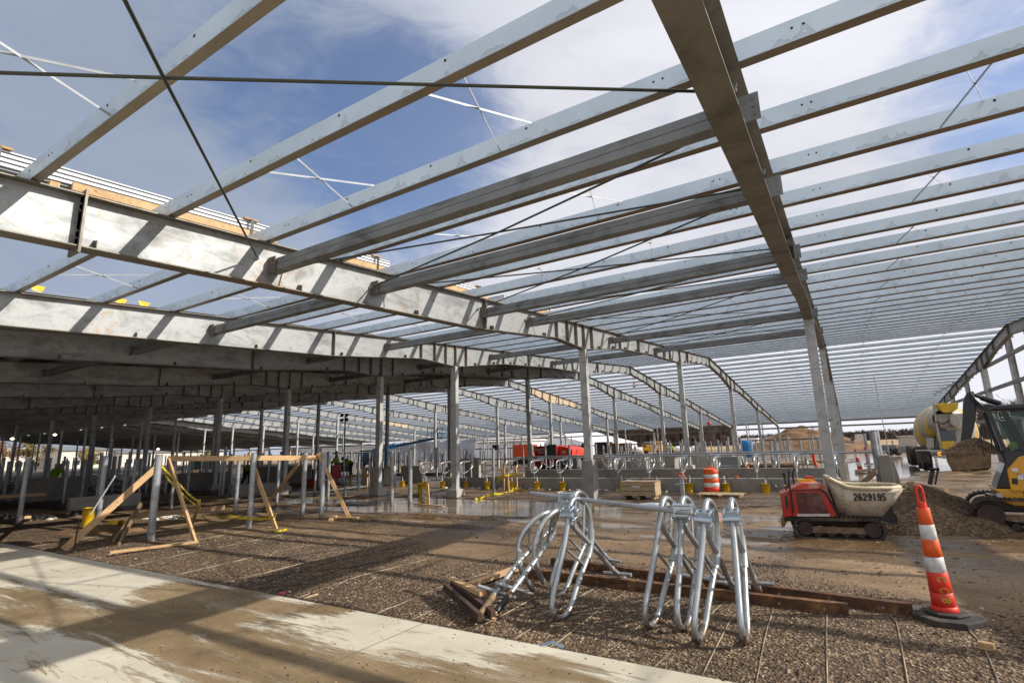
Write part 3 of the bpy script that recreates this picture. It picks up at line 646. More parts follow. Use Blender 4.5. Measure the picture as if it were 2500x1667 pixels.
for i, x in enumerate(PXN):
    o = bpy.data.objects.new('roof_purlin', pm_n); COL.objects.link(o); o.location = (x, 0, T(x)+.001)
    tag(o, f'galvanized roof purlin on the near slope, {ORD[i]} line up towards the ridge', 'roof purlin', 'roof purlins of the near slope')
    if i < len(PXN)-1:
        for b, ysb in enumerate(BAYY[:6]):
            for yb in ysb:
                if (b > 3 and i < 8) or i % 2: continue
                c = bpy.data.objects.new('bridging_strap', x_n); COL.objects.link(c); c.parent = o; c.location = (0, yb, 0)
for i, x in enumerate(PXF):
    o = bpy.data.objects.new('roof_purlin', pm_f); COL.objects.link(o); o.location = (x, 0, T(x)+.001)
    tag(o, f'galvanized roof purlin on the far slope, {ORD[i]} line down from the ridge', 'roof purlin', 'roof purlins of the far slope')
    if i < len(PXF)-1 and i % 2 == 0:
        for b, ysb in enumerate(BAYY):
            for yb in ysb:
                c = bpy.data.objects.new('bridging_strap', x_f); COL.objects.link(c); c.parent = o; c.location = (0, yb, 0)
# doubled strut beams
def strut(x, k, z0, lab, wd=.24):
    a, b = YF[k]+.012, YF[k+1]-.012; mb = MB(); zt = z0+.185
    for zz0, zz1, dx in ((z0, z0+.090, 0), (z0+.095, zt, .004)):
        mb.bb((x-.075+dx, a, zz0), (x+.075+dx, b, zz1))
    t_ = thing('strut_beam', lab, 'strut beam', (x, a, z0), 'doubled galvanized struts between the frames')
    mb.build('beam', M['strut'], t_, bevel=.006)
    for yy, s in ((a, 1), (b, -1)):
        p = MB(); p.bb((x-.093, yy, z0-.03), (x-.081, yy+s*.16, zt+.03))
        for q in range(3): p.cyl((x-.105, yy+s*.10, z0+.02+q*.07), (x-.093, yy+s*.10, z0+.02+q*.07), .013, n=6)
        p.build('end_plate', M['flange'], t_)
ZS = lambda x: T(x)-.42
SX1 = [4.35, 6.3, 9.6, 11.65, 17.4, 22.7]
SN = ['nearest', 'second nearest', 'third', 'fourth', 'fifth', 'sixth']
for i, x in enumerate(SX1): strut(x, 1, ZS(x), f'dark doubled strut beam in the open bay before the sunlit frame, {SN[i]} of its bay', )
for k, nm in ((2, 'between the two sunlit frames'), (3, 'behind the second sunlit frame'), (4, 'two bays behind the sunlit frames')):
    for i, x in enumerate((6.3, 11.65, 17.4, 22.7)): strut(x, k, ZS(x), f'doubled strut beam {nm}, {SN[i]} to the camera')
# connection plates on the right side of the overhead frame
for i, x in enumerate(SX1[:4]):
    pass
fr1 = [o for o in COL.objects if o.name.startswith('barn_frame')][1]
for x in SX1:
    mb = MB(); z0 = ZS(x); mb.bb((x-.006, -.20, z0+.0), (x+.006, -.008, z0+.24))
    for q in range(3): mb.cyl((x-.016, -.155, z0+.05+q*.07), (x-.006, -.155, z0+.05+q*.07), .012, n=6)
    mb.cyl((x-.10, -.03, z0+.30), (x-.02, -.03, z0+.30), .022, n=8); mb.cyl((x-.08, -.06, z0+.31), (x-.08, -.008, z0+.31), .016, n=8)
    o = bpy.data.objects.new('connection_plate', mb.mesh('connection_plate', [M['strut']])); COL.objects.link(o); o.parent = fr1
# diagonal bracing rods in the first bay
XB = [(-1.2, 4.1, .24), (4.5, 6.2, .30), (6.5, 9.4, .25), (9.8, 11.5, .25), (11.8, 17.2, .25), (17.6, 22.5, .25)]
rn = ['above the camera', 'between the two nearest struts', 'between struts two and three', 'between struts three and four', 'between struts four and five', 'between struts five and six']
for i, (a, b, dz) in enumerate(XB):
    for s, nm in ((0, 'ending right at the overhead frame'), (1, 'ending left at the overhead frame')):
        p = (a, YF[1] if s else YF[2], T(a)-dz); q = (b, YF[2] if s else YF[1], T(b)-dz)
        pa, pb = Vector(p), Vector(q); d = (pb-pa).normalized(); 
        t_ = thing('brace_rod', f'thin bracing rod {rn[i]}, {nm}', 'bracing rod', pa+d*.03, 'diagonal bracing rods')
        mid = pa.lerp(pb, .5)-Vector((0, 0, .012+.03*s)); MB().tube([pa+d*.03, mid, pb-d*.03], .0125, 8).build('rod', M['rod'], t_)
        MB().cyl(pa+d*.01, pa+d*.06, .026, n=8).cyl(pb-d*.06, pb-d*.01, .026, n=8).build('nut', M['column'], t_)
# bays further off keep fine rods as well
for k in (4,):
    for a, b in ((26.9, 33.8), (34.2, 40.5)):
        for s in (0, 1):
            p = Vector((a, YF[k+s], T(a)-.25)); q = Vector((b, YF[k+1-s], T(b)-.25))
            tag(MB().tube([p, q], .012, 6).build('brace_rod', M['rod'], origin=p), f'distant thin bracing rod {"before" if a<30 else "beyond"} the ridge, {"left" if s else "right"} one of its crossing pair', 'bracing rod', 'diagonal bracing rods')
# roof sheets over the left part
mb = MB(); ysr = [12.6+.3*i for i in range(int((139.6-12.6)/.3))]
n = len(ysr); vs = []
for i, y in enumerate(ysr):
    for zz in (0, .012):
        for x in (-45, XR-.2): vs.append((x, y, T(x)+PH+.012+(.028 if i % 2 else 0)+zz))  # run on unseen past the rafter ends, added to block sky light
fs = []
for i in range(n-1):
    o4 = i*4; fs += [(o4, o4+1, o4+5, o4+4), (o4+2, o4+6, o4+7, o4+3)]
fs += [(0, 2, 3, 1), ((n-1)*4, (n-1)*4+1, (n-1)*4+3, (n-1)*4+2)]
mb.add(vs, fs); o = mb.build('roof_sheeting', M['roofsheet'], origin=(0, 12.6, 5)); tag(o, 'dark ribbed metal roof sheeting over the shaded left part of the barn', 'roof sheeting')
mb = MB(); ysr = [75+.4*i for i in range(int(64.5/.4))]; vs = []; n = len(ysr)
for i, y in enumerate(ysr):
    for zz in (0, .012):
        for x in (XR+.1, 69.8): vs.append((x, y, T(x)+PH+.012+(.028 if i % 2 else 0)+zz))
fs = []
for i in range(n-1):
    o4 = i*4; fs += [(o4, o4+1, o4+5, o4+4), (o4+2, o4+6, o4+7, o4+3)]
mb.add(vs, fs+[(0, 2, 3, 1), ((n-1)*4, (n-1)*4+1, (n-1)*4+3, (n-1)*4+2)]); o = mb.build('roof_sheeting', M['roofsheet'], origin=(40, 75, 5)); tag(o, 'distant roof sheeting closing the far end of the slope beyond the ridge', 'roof sheeting')
# bundles of roof panels lying on the purlins
def bundle(xa, xb, ya, yb, lab, lumber=True, nl=3):
    c = Vector(((xa+xb)/2, (ya+yb)/2, T((xa+xb)/2)+PH)); t_ = thing('panel_bundle', lab, 'panel bundle', c, 'bundles of roof panels on the purlins')
    sl = S1 if xb < XR+.5 else -S2; b0 = .10 if lumber else .01
    def bbx(mb, x0, x1, y0, y1, z0, z1):
        mb.add([(x, y, T(x)+PH+z) for x in (x0, x1) for y in (y0, y1) for z in (z0, z1)], [(0,1,3,2),(4,6,7,5),(0,4,5,1),(2,3,7,6),(0,2,6,4),(1,5,7,3)])
    mb = MB(); mb.cur = 1; bbx(mb, xa, xb, ya+.03, yb, b0, b0+.03); z = b0+.03
    for i in range(nl):
        mb.cur = 0; bbx(mb, xa, xb, ya, yb, z, z+.030); mb.cur = 1; bbx(mb, xa+.01, xb-.01, ya+.02, yb-.02, z+.030, z+.055); z += .055
    mb.cur = 0; bbx(mb, xa, xb, ya, yb, z, z+.012)
    mb.build('panels', [M['white'], M['grey']], t_)
    if lumber:
        l = MB(); bbx(l, xa+3.4 if xb-xa > 5 else xa+.1, xb-.05, ya-.06, ya-.015, .04, .14); l.build('long_board', M['wood'], t_)
        for xx in np.arange(xa+.5, xb, 1.35): l = MB(); bbx(l, xx, xx+.09, ya-.05, yb+.05, .008, .038+.05); l.build('cross_board', M['wood'], t_)
    for xx in (xa+.45*(xb-xa), xb-.5) if xb-xa > 3 else (xb-.4,):
        s = MB(); bbx(s, xx, xx+.045, ya-.07, ya-.062, .02, z+.02); bbx(s, xx, xx+.045, ya-.062, yb+.03, z+.013, z+.021); s.build('lashing_strap', M['black'], t_)
        s = MB(); bbx(s, xx-.08, xx+.14, ya-.03, ya+.05, z+.022, z+.048); s.build('webbing_roll', M['cardboard'], t_)
bundle(-1.3, 4.75, 7.25, 8.05, 'long bundle of white ribbed panels on boards above the sunlit rafter at the left edge')
bundle(5.6, 7.2, 7.25, 8.05, 'short bundle of white panels on boards behind the nearest strut beam')
bundle(8.3, 10.6, 7.25, 8.05, 'bundle of white panels with yellow boards showing between two strut beams')
bundle(11.4, 14.2, 7.25, 8.05, 'bundle of roof panels above the haunch of the sunlit rafter')
bundle(15.5, 19, 7.25, 8.05, 'farthest bundle of roof panels before the ridge')
# far wall: girts, wind posts
g1 = thing('wall_girt', 'upper long wall girt along the far open side of the barn', 'wall girt', (69.5, 0, 3.05), 'wall girts of the far side'); MB().bb((69.45, -7.3, 2.98), (69.53, 139, 3.16)).build('rail', M['flange'], g1)
g2 = thing('wall_girt', 'lower long wall girt along the far open side of the barn', 'wall girt', (69.5, 0, 1.7), 'wall girts of the far side'); MB().bb((69.45, .5, 1.66), (69.53, 139, 1.84)).build('rail', M['flange'], g2)
tag(MB().bb((69.4, -8.2, T(69.4)-.1), (69.56, 139, T(69.4)+.24)).build('eave_strut', M['flange'], origin=(69.5, 0, 3.6)), 'long eave beam along the far edge of the roof', 'eave beam')
k = 0
for (u, vt) in ((1190, 1045), (1340, 1053), (1525, 1037), (1604, 1046), (1820, 1026), (1860, 1035), (1395, 1063), (1255, 1060)):
    q = PX(u, vt, 68.6); tag(MB().bb((68.55, q.y-.06, 0), (68.67, q.y+.06, q.z)).build('wall_post', M['column'], origin=(68.6, q.y, 0)), f'slim upright wall post by the far girts, {ORD[k]} from the left' if 0 else f'slim upright post at the far open wall, {["left of the red heater container", "right of the red heater container", "in front of the wooded hill", "right of the yellow truck", "left of the blue barrel", "above the blue barrel", "beside the tall concrete pier", "behind the bright footing column"][k]}', 'wall post', 'slim posts at the far wall'); k += 1
# end wall at the right: posts, girts
e_lab = ['nearest the top right corner', 'second from the right edge', 'third from the right edge', 'fourth from the right edge', 'beside the excavator boom', 'behind the excavator boom']
for i, x in enumerate((32.2, 35.7, 42.3, 48.0, 54.5, 61)):
    tag(MB().bb((x-.16, -7.66, 0), (x+.16, -7.64, B(x)+.3)).bb((x-.16, -7.44, 0), (x+.16, -7.42, B(x)+.3)).bb((x-.008, -7.639, 0), (x+.008, -7.441, B(x)+.3)).build('end_wall_post', M['column'], origin=(x, -7.5, 0)), f'steel end wall post, {e_lab[i]}', 'wall post', 'steel posts of the end wall')
for z, nm in ((5.45, 'upper'), (4.1, 'middle'), (2.4, 'lower')):
    tag(MB().bb((31, -7.40, z-.1), (62, -7.33, z+.1)).bb((31, -7.33, z-.1), (62, -7.25, z-.092)).build('wall_girt', M['purlin'] if 0 else M['strut'], origin=(31, -7.36, z)), f'{nm} horizontal girt of the end wall at the right', 'wall girt', 'girts of the end wall')
# ------------------------------------------------------------------ free stall divider loops in the foreground
def arc(c, r, a0, a1, n=8):
    return [(c[0]+r*math.cos(R(a0+(a1-a0)*i/n)), c[1]+r*math.sin(R(a0+(a1-a0)*i/n))) for i in range(n+1)]
def sm(pts, it=2):                       # round the corners of a polyline
    for _ in range(it):
        o = [pts[0]]
        for a, b in zip(pts[:-1], pts[1:]):
            o += [tuple(a[i]*.75+b[i]*.25 for i in range(len(a))), tuple(a[i]*.25+b[i]*.75 for i in range(len(a)))]
        o.append(pts[-1]); pts = o
    return pts
# local frame: s = away from camera (x), z = up ; all in metres
LOOP = [(.30, 1.00), (.26, .80), (.09, .34), (.0, .16), (.03, .055), (.12, .03), (.22, .10), (.40, .36), (.54, .52), (.585, .66), (.60, .82), (.55, .99), (.44, 1.075), (.34, 1.06), (.30, 1.00)]
def loop_thing(clamp=True):
    t_ = thing('stall_divider', '', 'stall divider', (0, 0, 0), 'galvanized cow stall dividers in the foreground')
    P = lambda pts, y=0: [(s, y, z) for s, z in pts]
    main = [(.43, 1.0), (.42, .93), (.27, .62), (.09, .34), (-.01, .20), (.0, .06), (.13, .015), (.29, .06), (.42, .22), (.64, .42), (.77, .54), (.81, .66), (.82, .82), (.77, .97), (.65, 1.05), (.52, 1.07), (.44, 1.0), (.42, .93)]
    MB().tube(sm(P(main), 2), .0262, 12).build('loop_tube', M['pipe'], t_)
    MB().tube([(.39, 0, .85), (.77, 0, .575), (1.0, 0, .40), (1.15, 0, .28)], .027, 12).build('brace_tube', M['pipe'], t_)
    MB().tube([(.68, 0, .455), (.73, 0, .50), (.795, 0, .63), (.815, 0, .72)], [.036, .037, .037, .036], 12).build('sleeve', M['pipe'], t_)
    for a, b in (((.50, .77), (.56, 1.05)), ((.64, .67), (.72, 1.01)), ((.28, .62), (.60, .41))):
        MB().tube([(a[0], 0, a[1]), (b[0], 0, b[1])], .0135, 8).build('rung', M['pipe'], t_)
    MB().tube([(1.15, 0, .28), (1.36, 0, .15)], .027, 12).tube([(1.32, 0, .175), (1.42, 0, .12)], .032, 10).build('tail_tube', M['pipe'], t_)
    for (s_, z_, r_) in ((.775, .575, .034), (1.16, .275, .033), (1.38, .14, .034)): MB().lathe([(r_-.004, -.008), (r_, 0), (r_-.004, .008)], (s_, 0, z_), 12, (.8, 0, -.5)).build('weld_bead', M['column'], t_)
    MB().tube([(1.27, -.17, .20), (1.27, .17, .20)], .019, 10).build('cross_stub', M['post'], t_)
    MB().tube([(1.38, 0, .14), (1.56, 0, .03)], [.030, .028], 12).build('muddy_foot', M['brownpipe'], t_)
    if clamp:
        c = MB(); rot = Matrix.Rotation(R(-18), 3, 'Y'); ce = Vector((.415, 0, .93))
        c.box(ce+rot @ Vector((-.034, 0, 0)), (.007, .145, .13), rot); c.box(ce+rot @ Vector((.034, 0, 0)), (.007, .145, .13), rot)
        c.tube([ce+rot @ Vector((-.044, -.072, .0)), ce+rot @ Vector((-.044, .072, .0))], .027, 10)
        for a in (-.058, .058):
            for b in (-.052, .052): c.cyl(ce+rot @ Vector((-.058, a, b)), ce+rot @ Vector((.05, a, b)), .010, n=6)
        c.build('clamp', M['zinc'], t_)
    return t_
L0 = loop_thing()
LP = [  # bottom pixel, lean of the far end, label
    ((1818, 1576), .035, 'galvanized stall divider standing alone, rightmost of the row with its own clamp'),
    ((1697, 1572), .03, 'stall divider nearest the camera in the tight pair left of the lone one'),
    ((1660, 1543), -.01, 'stall divider just behind the nearest one of the tight pair, under the pipe end'),
    ((1576, 1537), .05, 'stall divider with no clamp, standing under the middle of the long pipe'),
    ((1352, 1515), .0, 'frontmost stall divider of the left cluster, its round bottom lowest'),
    ((1347, 1463), .02, 'stall divider close behind the frontmost one of the left cluster'),
]
L0noc = loop_thing(False)
first = {True: L0, False: L0noc}; used = set()
for i, ((u, v), ln, lb) in enumerate(LP):
    cl = i != 3; o = first[cl] if cl not in used else dup(first[cl]); used.add(cl)
    q = G(u, v); o.location = (q.x, q.y, -.02-.012*(i == 4)); aim = math.atan2(0, 1)
    o.rotation_euler = (R(3)*(1 if i % 2 else -1), 0, [.05, -.05, -.08, -.09, -.12, -.10][i]); o['label'] = lb
# two dividers of the cluster turned the other way, tails towards the slab
A_ = lambda u, v: (1250+u/3.92, 1150+v/3.92)
def turned(topu, tail, lab, blackfoot):
    t_ = thing('stall_divider', lab, 'stall divider', G(*tail), 'galvanized cow stall dividers in the foreground')
    return t_
def lp3(t_, frame, pts, r, name, mat, n=12, smooth=0):
    o_, ex, ez = frame; P = [o_+ex*s+ez*z for s, z in pts]
    if smooth: P = [Vector(q) for q in sm([tuple(q) for q in P], smooth)]
    return MB().tube(P, r, n).build(name, mat, t_)
for i, (foot, lab, matf, off) in enumerate((((1166, 1507), 'stall divider of the left cluster with its muddy brown foot toward the slab', M['brownpipe'], 0), ((1213, 1492), 'stall divider of the left cluster with a black sleeved foot toward the slab', M['black'], 1))):
    f0 = G(*foot, .03); j = PX(*A_(70, 860) if i == 0 else A_(225, 850), 5.22-.04*i)   # joint by the sleeve
    t_ = thing('stall_divider', lab, 'stall divider', (f0.x, f0.y, 0), 'galvanized cow stall dividers in the foreground')
    up = PX(*(A_(400, 520) if i == 0 else A_(400, 600)), 5.95-.03*i)
    kn = f0.lerp(j, .62); MB().tube([f0.lerp(j, .30), kn, j, j.lerp(up, .5), up], .028, 12).build('brace_tube', M['pipe'], t_)
    MB().tube([f0, f0.lerp(j, .27)], .031, 12).build('muddy_foot', matf, t_)
    MB().tube([f0.lerp(j, .26), f0.lerp(j, .34)], .034, 12).build('collar', M['brownpipe'], t_)
    c_ = f0.lerp(j, .42); lat = Vector((.10, -.16, -.06)); MB().tube([c_-lat, c_+lat], .019, 10).build('cross_stub', M['post'], t_)
    MB().tube([f0.lerp(j, .50), f0.lerp(j, .56)], .033, 12).build('collar', M['pipe'], t_)
    q = [A_(70, 800), A_(60, 720), A_(90, 620), A_(170, 500), A_(280, 415), A_(370, 385)] if i == 0 else [A_(220, 790), A_(218, 710), A_(240, 600), A_(300, 480), A_(390, 395), A_(455, 365)]
    xs_ = [5.24, 5.25, 5.28, 5.38, 5.5, 5.62]
    pts = [PX(*a, x-.04*i) for a, x in zip(q, xs_)]; low = [PX(*(A_(85, 960) if i == 0 else A_(240, 930)), 5.2), PX(*(A_(200, 1140) if i == 0 else A_(300, 1060)), 5.35-.05*i)]
    low[1].z = max(.03, low[1].z); MB().tube([Vector(p_) for p_ in sm([tuple(p_) for p_ in (low[::-1]+pts+[up+Vector((0, 0, .12)), up])], 1)], .029, 12).build('loop_tube', M['pipe'], t_)
    MB().tube([pts[0]-Vector((0, 0, .06)), pts[0]+Vector((0, 0, .05))], .036, 12).build('sleeve', M['pipe'], t_)
    for f_, g_ in ((.25, 3), (.6, 4)): MB().tube([j.lerp(up, f_), pts[g_]], .0135, 8).build('rung', M['pipe'], t_)
# long pipe resting over the clamps
a = PX(1297, 1204, 5.45); b = PX(1690, 1252, 4.98)
pi = MB().tube([a, b], .024, 14).build('long_pipe', M['post'], origin=a); tag(pi, 'long straight galvanized pipe laid across the tops of the dividers', 'pipe')
for (u, v, x, rz, lb) in ((1383, 1213, 5.36, 0, 'shiny zinc pipe clamp holding the long pipe above the left cluster'), (1668, 1243, 5.03, 0, 'shiny zinc pipe clamp around the right end of the long pipe')):
    q = PX(u, v, x); c = MB(); c.box(q+Vector((0, 0, .002)), (.075, .17, .055)); c.box(q+Vector((0, 0, -.045)), (.10, .18, .012)); c.box(q+Vector((0, 0, .04)), (.10, .18, .01))
    for a_ in (-.075, .075):
        for b_ in (-.035, .035): c.cyl(q+Vector((b_, a_, -.07)), q+Vector((b_, a_, .06)), .009, n=6)
    tag(c.build('pipe_clamp', M['zinc'], origin=q, bevel=.002), lb, 'pipe clamp', 'zinc clamps on the long pipe')
# ------------------------------------------------------------------ rusty angle irons, boards, dark channels
def angle_iron(p0, p1, lab, mat, h=.11, w=.07, holes=True, nh=9, z=.0):
    p0, p1 = Vector(p0), Vector(p1); d = (p1-p0).normalized(); s_ = Vector((0, 0, 1)).cross(d).normalized()
    if s_.x < 0: s_ = -s_
    t_ = thing('angle_iron', lab, 'angle iron', p0, 'rusty steel angles lying on the gravel')
    mb = MB(); mb.beam(p0+Vector((0, 0, h/2+z)), p1+Vector((0, 0, h/2+z)), .012, h); mb.beam(p0+s_*(w/2+.008)+Vector((0, 0, h-.006+z)), p1+s_*(w/2+.008)+Vector((0, 0, h-.006+z)), w, .011)
    mb.build('angle', mat, t_, bevel=.002)
    if holes:
        mb = MB()
        for k in range(nh): q = p0.lerp(p1, (k+.5)/nh)+Vector((0, 0, h*.5+z)); mb.cyl(q-s_*.0075, q-s_*.006, .010, n=10)
        mb.build('bolt_hole', M['woodP'], t_)
    return t_
angle_iron(G(1289, 1412), G(2074, 1508), 'rusty brown angle iron in front, running behind the dividers to a cut end', M['rustbeam'])
angle_iron(G(1345, 1384), G(2232, 1508), 'rusty brown angle iron at the back, reaching nearest to the orange channelizer', M['rustbeam'])
def chan(u0, v0, u1, v1, lab, z0, z1):
    a = G(u0, v0, z0); b = G(u1, v1, z1); t_ = thing('steel_channel', lab, 'steel channel', a, 'dark steel channels propped at the left cluster')
    mb = MB(); mb.beam(a, b, .05, .075); mb.build('channel', M['rustdark'], t_, bevel=.004)
chan(1087, 1432, 1172, 1507, 'dark rusty channel lying nearest the slab under the divider feet', .11, .05)
chan(1104, 1426, 1204, 1499, 'dark rusty channel just right of the nearest one under the divider feet', .13, .05)
def board(pts, wd, ht, lab, mat='wood', name='wooden_board', cat='board', group=None, up=(0,0,1)):
    a, b = Vector(pts[0]), Vector(pts[1]); o = MB().beam(a, b, wd, ht, up).build(name, M[mat], origin=a, bevel=.003); return tag(o, lab, cat, group)
board((G(1100, 1413, .16), G(1180, 1449, .15)), .085, .042, 'fresh board resting across the dark channels at the divider feet')
board((G(1146, 1427, .06), G(1268, 1384, .06)), .10, .045, 'fresh board lying on the gravel behind the divider feet')
board((G(2388, 1572, .03), G(2428, 1580, .03)), .05, .05, 'small block of wood alone on the gravel at lower right', name='wood_block', cat='wood block')
for (u, v, l) in ((1205, 1512, 'tiny orange stained wood chip beside the dark channels'), (1210, 1497, 'brown wood chip by the black sleeved foot')):
    q = G(u, v, .02); tag(MB().box(q, (.04, .03, .035), Matrix.Rotation(.5, 3, 'Z')).build('wood_chip', M['wood'], origin=q, bevel=.004), l, 'wood chip')
q = G(1352, 1577, .01); P = [q+Vector((-.06, .1, 0)), q+Vector((0, .02, .03)), q+Vector((.02, -.08, .0))]
tag(MB().beam(P[0], P[1], .06, .006).beam(P[1], P[2], .06, .006).build('metal_scrap', M['zinc'], origin=q), 'curled pale metal offcut on the gravel near the slab edge', 'metal scrap')
# ------------------------------------------------------------------ channelizer
q = G(2312, 1512); t_ = thing('channelizer', 'tall orange and white banded traffic channelizer on a black base at the right', 'traffic channelizer', q)
mb = MB(); n = 8
base = [(.30*math.cos(R(45*k+22.5))*1.05, .30*math.sin(R(45*k+22.5))*.9) for k in range(8)]
mb.prism(base, 0, .055, lambda a, b, t: (q.x+a, q.y+b, t)); mb.prism([(a*.62, b*.62) for a, b in base], .055, .08, lambda a, b, t: (q.x+a, q.y+b, t)); mb.build('rubber_base', M['rubber'], t_, bevel=.01)
lean = Vector((-.03, .035, 1)); top = 1.12
def cone_seg(z0, z1, r0, r1, mat, nm, st=True):
    c0 = q+lean*z0; c1 = q+lean*z1; zz = [0, .04, .5, .96, 1]; pr = [(r0*.97, 0), (r0, .01), ((r0+r1)/2, .5), (r1, .99), (r1*.97, 1)]
    m_ = MB(); pts = [c0.lerp(c1, f) for _, f in pr]; m_.tube(pts, [r for r, _ in pr], 20); m_.build(nm, M[mat], t_)
cone_seg(.07, .12, .105, .095, 'redor', 'foot_ring'); cone_seg(.12, .23, .086, .083, 'redor', 'red_band'); cone_seg(.23, .395, .083, .077, 'redor', 'red_band')
cone_seg(.395, .52, .074, .070, 'refl', 'white_band'); cone_seg(.52, .665, .068, .063, 'orange', 'orange_band'); cone_seg(.665, .79, .061, .057, 'refl', 'white_band'); cone_seg(.79, .93, .054, .049, 'orange', 'orange_band')
h0 = q+lean*.93; hp = [(-.035, 0), (-.03, .15), (-.012, .185), (.012, .185), (.03, .15), (.035, 0)]
Y2 = Vector((.3, -.95, 0)).normalized()
m_ = MB(); m_.tube([h0+Y2*.0+lean*.0, h0+lean*.05], [.036, .03], 12); m_.tube([h0+Y2*a+lean*(b+.01) for a, b in sm([(-.023, .02), (-.025, .14), (-.014, .18), (.014, .18), (.025, .14), (.023, .02)], 2)], .012, 8); m_.build('handle', M['redor'], t_)
# painted letters, reading downwards
def letter(ch, org, ex, ez, s, mat, parent, name='letter', thick=.018):
    G_ = {'C': [[(.9, .8), (.6, 1), (.25, .9), (.05, .5), (.25, .1), (.6, 0), (.9, .2)]], 'O': [[(.5, 1), (.1, .7), (.1, .3), (.5, 0), (.9, .3), (.9, .7), (.5, 1)]], '2': [[(.1, .8), (.4, 1), (.8, .85), (.8, .6), (.1, 0), (.9, 0)]], '6': [[(.8, .9), (.4, 1), (.1, .6), (.1, .2), (.5, 0), (.85, .25), (.6, .55), (.15, .4)]], '9': [[(.2, .1), (.6, 0), (.9, .4), (.9, .8), (.5, 1), (.15, .75), (.4, .45), (.85, .6)]], '1': [[(.3, .8), (.5, 1), (.5, 0)]], '8': [[(.5, .52), (.15, .75), (.5, 1), (.85, .75), (.5, .52), (.1, .25), (.5, 0), (.9, .25), (.5, .52)]], '5': [[(.85, 1), (.2, 1), (.15, .55), (.6, .6), (.88, .3), (.5, 0), (.1, .12)]], 'S': [[(.85, .85), (.5, 1), (.15, .75), (.85, .3), (.5, 0), (.1, .15)]],
          'I': [[(.5, 0), (.5, 1)]], 'E': [[(.9, 1), (.1, 1), (.1, 0), (.9, 0)], [(.1, .5), (.7, .5)]], 'G': [[(.9, .8), (.5, 1), (.1, .6), (.1, .3), (.5, 0), (.9, .2), (.9, .5), (.55, .5)]], 'r': [[(.2, 0), (.2, .65)], [(.2, .5), (.5, .68), (.8, .6)]], 'o': [[(.5, .65), (.15, .45), (.15, .2), (.5, 0), (.85, .2), (.85, .45), (.5, .65)]], 'u': [[(.15, .65), (.15, .15), (.5, 0), (.85, .15), (.85, .65)], [(.85, .2), (.85, 0)]], 'n': [[(.15, 0), (.15, .65)], [(.15, .5), (.5, .66), (.8, .5), (.8, 0)]], 'd': [[(.85, 1), (.85, 0)], [(.85, .5), (.5, .65), (.15, .35), (.5, 0), (.85, .15)]], 'H': [[(.1, 0), (.1, 1)], [(.9, 0), (.9, 1)], [(.1, .5), (.9, .5)]], 'e': [[(.15, .33), (.85, .36), (.6, .65), (.2, .5), (.2, .12), (.6, 0), (.85, .12)]], 'a': [[(.2, .6), (.6, .65), (.85, .45), (.85, 0)], [(.85, .35), (.4, .38), (.15, .15), (.5, 0), (.85, .15)]], 't': [[(.4, .95), (.4, .1), (.7, 0)], [(.1, .65), (.75, .65)]], 'A': [[(.05, 0), (.5, 1), (.95, 0)], [(.25, .4), (.75, .4)]], 'N': [[(.1, 0), (.1, 1), (.9, 0), (.9, 1)]], 'D': [[(.1, 0), (.1, 1), (.6, .9), (.9, .5), (.6, .1), (.1, 0)]], 'R': [[(.1, 0), (.1, 1), (.7, .95), (.8, .7), (.6, .5), (.1, .5)], [(.45, .5), (.9, 0)]], 'T': [[(.5, 0), (.5, 1)], [(.05, 1), (.95, 1)]]}
    ex, ez = Vector(ex), Vector(ez); nrm = ex.cross(ez).normalized(); mb = MB()
    for st in G_.get(ch, []):
        for a, b in zip(st[:-1], st[1:]):
            p, q2 = org+ex*(a[0]*s*.7)+ez*(a[1]*s), org+ex*(b[0]*s*.7)+ez*(b[1]*s); d = (q2-p).normalized(); mb.beam(p-d*thick*.3, q2+d*thick*.3, thick, .002, nrm)
    return mb.build(name, mat, parent)
M['ochre'] = simple('ochre_paint', (.62, .36, .03), .6, 0, .3, 20)
view = Vector((-q.x, -q.y, 0)).normalized(); side = Vector((0, 0, 1)).cross(view).normalized()
for ch, z in (('C', .335), ('C', .245), ('8', .165)):
    rr = .081 if z > .23 else .087
    letter(ch, q+lean*z+view*rr-side*.005+Vector((0, 0, .03)), Vector((0, 0, -1)), side, .062, M['ochre'], t_, 'painted_mark', .010)
